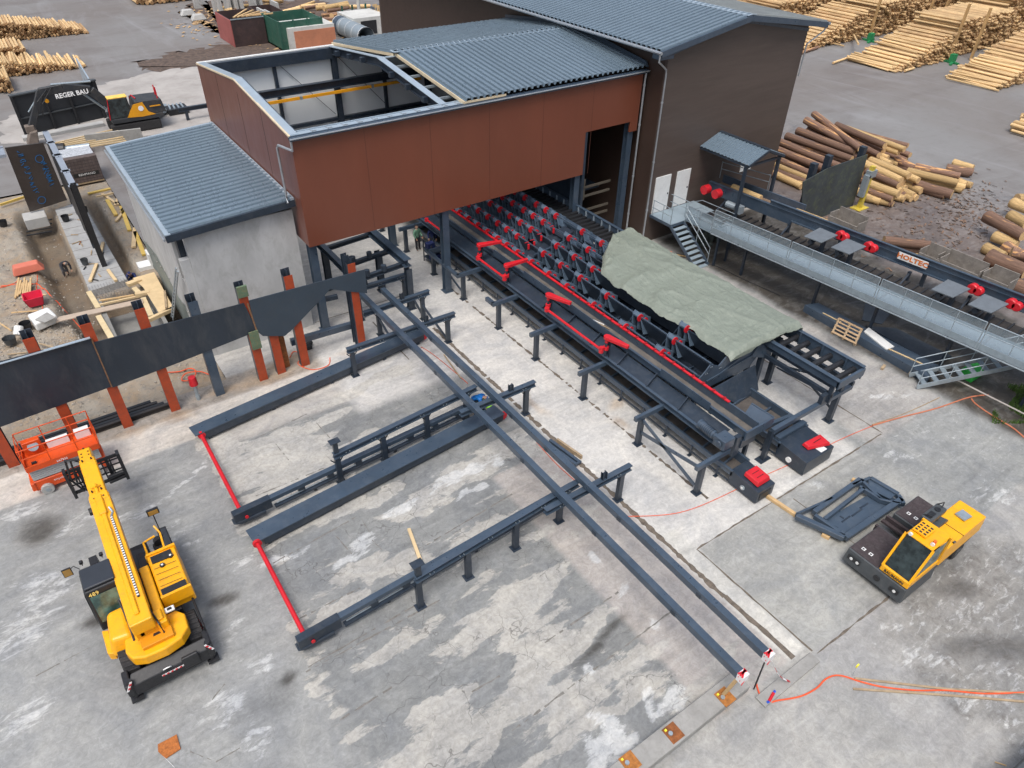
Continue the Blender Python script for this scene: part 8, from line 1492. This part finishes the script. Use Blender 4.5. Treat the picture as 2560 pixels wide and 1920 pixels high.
    f = MB(); c_ = h_+fw*.098-u*.045; f.bar(c_-r_*.022, c_+r_*.022, .01, .008); f.build('mouth', mat('lips', (.35, .12, .1), .5), body)
    vv = [(*(h_+u*.05-fw*.02), .112, .122), (*(Vector(J['crown'])+u*.03), .09, .1)]; skinned('helmet' if hat else 'hair', vv, [(0, 1)], hat or hm, t_)
    return t_
def stand(lean=0, **k):
    J = dict(pelvis=(0, 0, .92), waist=(0, 0, 1.08), chest=(0, 0, 1.32), neckb=(0, 0, 1.46), neck=(0, .01, 1.52), head=(0, .02, 1.64), crown=(0, .02, 1.73), lsh=(-.2, 0, 1.4), lel=(-.27, .03, 1.12), lwr=(-.24, .2, .95), rsh=(.2, 0, 1.4), rel=(.27, .03, 1.12), rwr=(.24, .2, .95), lhip=(-.1, 0, .88), lkn=(-.12, .03, .5), lan=(-.12, 0, .1), lto=(-.13, .15, .04), rhip=(.1, 0, .88), rkn=(.12, .05, .5), ran=(.12, .02, .1), rto=(.13, .17, .04), face=(0, 1, -.1)); J.update(k); return J
crouch = dict(pelvis=(0, -.25, .5), waist=(0, -.12, .62), chest=(0, .08, .78), neckb=(0, .2, .88), neck=(0, .25, .92), head=(0, .34, 1.0), crown=(0, .38, 1.08), lsh=(-.2, .12, .84), lel=(-.28, .35, .6), lwr=(-.18, .5, .4), rsh=(.2, .12, .84), rel=(.28, .35, .6), rwr=(.2, .52, .42), lhip=(-.1, -.22, .48), lkn=(-.17, .2, .55), lan=(-.15, -.05, .1), lto=(-.16, .12, .05), rhip=(.1, -.22, .48), rkn=(.16, .2, .5), ran=(.15, -.1, .1), rto=(.16, .08, .05), face=(0, .8, -.5))
bend = dict(pelvis=(0, -.15, .86), waist=(0, 0, .98), chest=(0, .25, 1.08), neckb=(0, .38, 1.12), neck=(0, .43, 1.13), head=(0, .53, 1.1), crown=(0, .6, 1.12), lsh=(-.2, .3, 1.08), lel=(-.24, .42, .82), lwr=(-.16, .55, .62), rsh=(.2, .3, 1.08), rel=(.24, .42, .82), rwr=(.16, .55, .62), lhip=(-.1, -.13, .84), lkn=(-.13, -.02, .48), lan=(-.13, -.12, .1), lto=(-.14, .03, .04), rhip=(.1, -.13, .84), rkn=(.14, .02, .48), ran=(.14, -.05, .1), rto=(.15, .1, .04), face=(0, .3, -1))
DK = mat('dark_workwear', (.02, .022, .03), .8, 0, .2, 5, world=False); BLU = mat('bright_blue_jacket', (.0, .12, .42), .6, 0, .12, 5, world=False); HIV = mat('hi_vis_green', (.35, .8, .05), .6, world=False); GRYT = mat('grey_trousers', (.09, .09, .1), .8, 0, .2, 5, world=False); HAIR = mat('dark_hair', (.04, .03, .025), .8, world=False); GRN2 = mat('green_shirt', (.12, .25, .17), .7, world=False); NVB = mat('navy_workwear', (.01, .02, .09), .8, world=False)
person('person in dark workwear bending over in the trench left of the strip', (-.35, 49.6, hgt(-.35, 49.6)), R(200), bend, DK, GRYT, HAIR, mat('grey_cap', (.25, .25, .24), .7))
person('person in navy clothing crouching at the near end of the strip by the annex', (2.95, 45.0, -.9), R(160), crouch, NVB, NVB, HAIR, NVB)
_p = G(1183, 985, 1.05); person('person in a bright blue jacket bending between the two long beams', (_p.x, _p.y-.2, 0), R(215), bend, BLU, DK, HAIR, mat('blue_helmet', (.0, .14, .5), .4))
person('person in a yellow-green vest crouching behind the middle skid', (G(1224, 1016, .45).x-.1, G(1224, 1016, .45).y+.1, -.15), R(30), crouch, HIV, DK, HAIR, HIV)
person('person in a green shirt standing in the shade under the hall', (19.2, 38.0, 0), R(190), stand(), GRN2, DK, HAIR)
person('person in navy workwear standing beside the green-shirted one', (20.0, 37.4, 0), R(150), stand(), NVB, DK, HAIR, mat('white_helmet', (.7, .7, .7), .4))
t_ = thing('tool_trolley', 'dark shelf trolley with blue crates in the shade under the hall', 'trolley', (19.0, 36.3, 0)); 
for z_ in (.3, .9): f = MB(); f.box(18.8, 19.6, 35.4, 36.5, z_, z_+.05); f.build('shelf', NAVY, t_)
for x in (18.82, 19.58):
    for y in (35.42, 36.48): f = MB(); f.box(x-.03, x+.03, y-.03, y+.03, 0, 1.5); f.build('leg', NAVY, t_)
f = MB(); f.box(18.9, 19.5, 35.5, 35.95, .35, .7); f.build('crate', NVB, t_); f = MB(); f.box(18.9, 19.4, 36.0, 36.4, .95, 1.3); f.build('crate', NVB, t_)
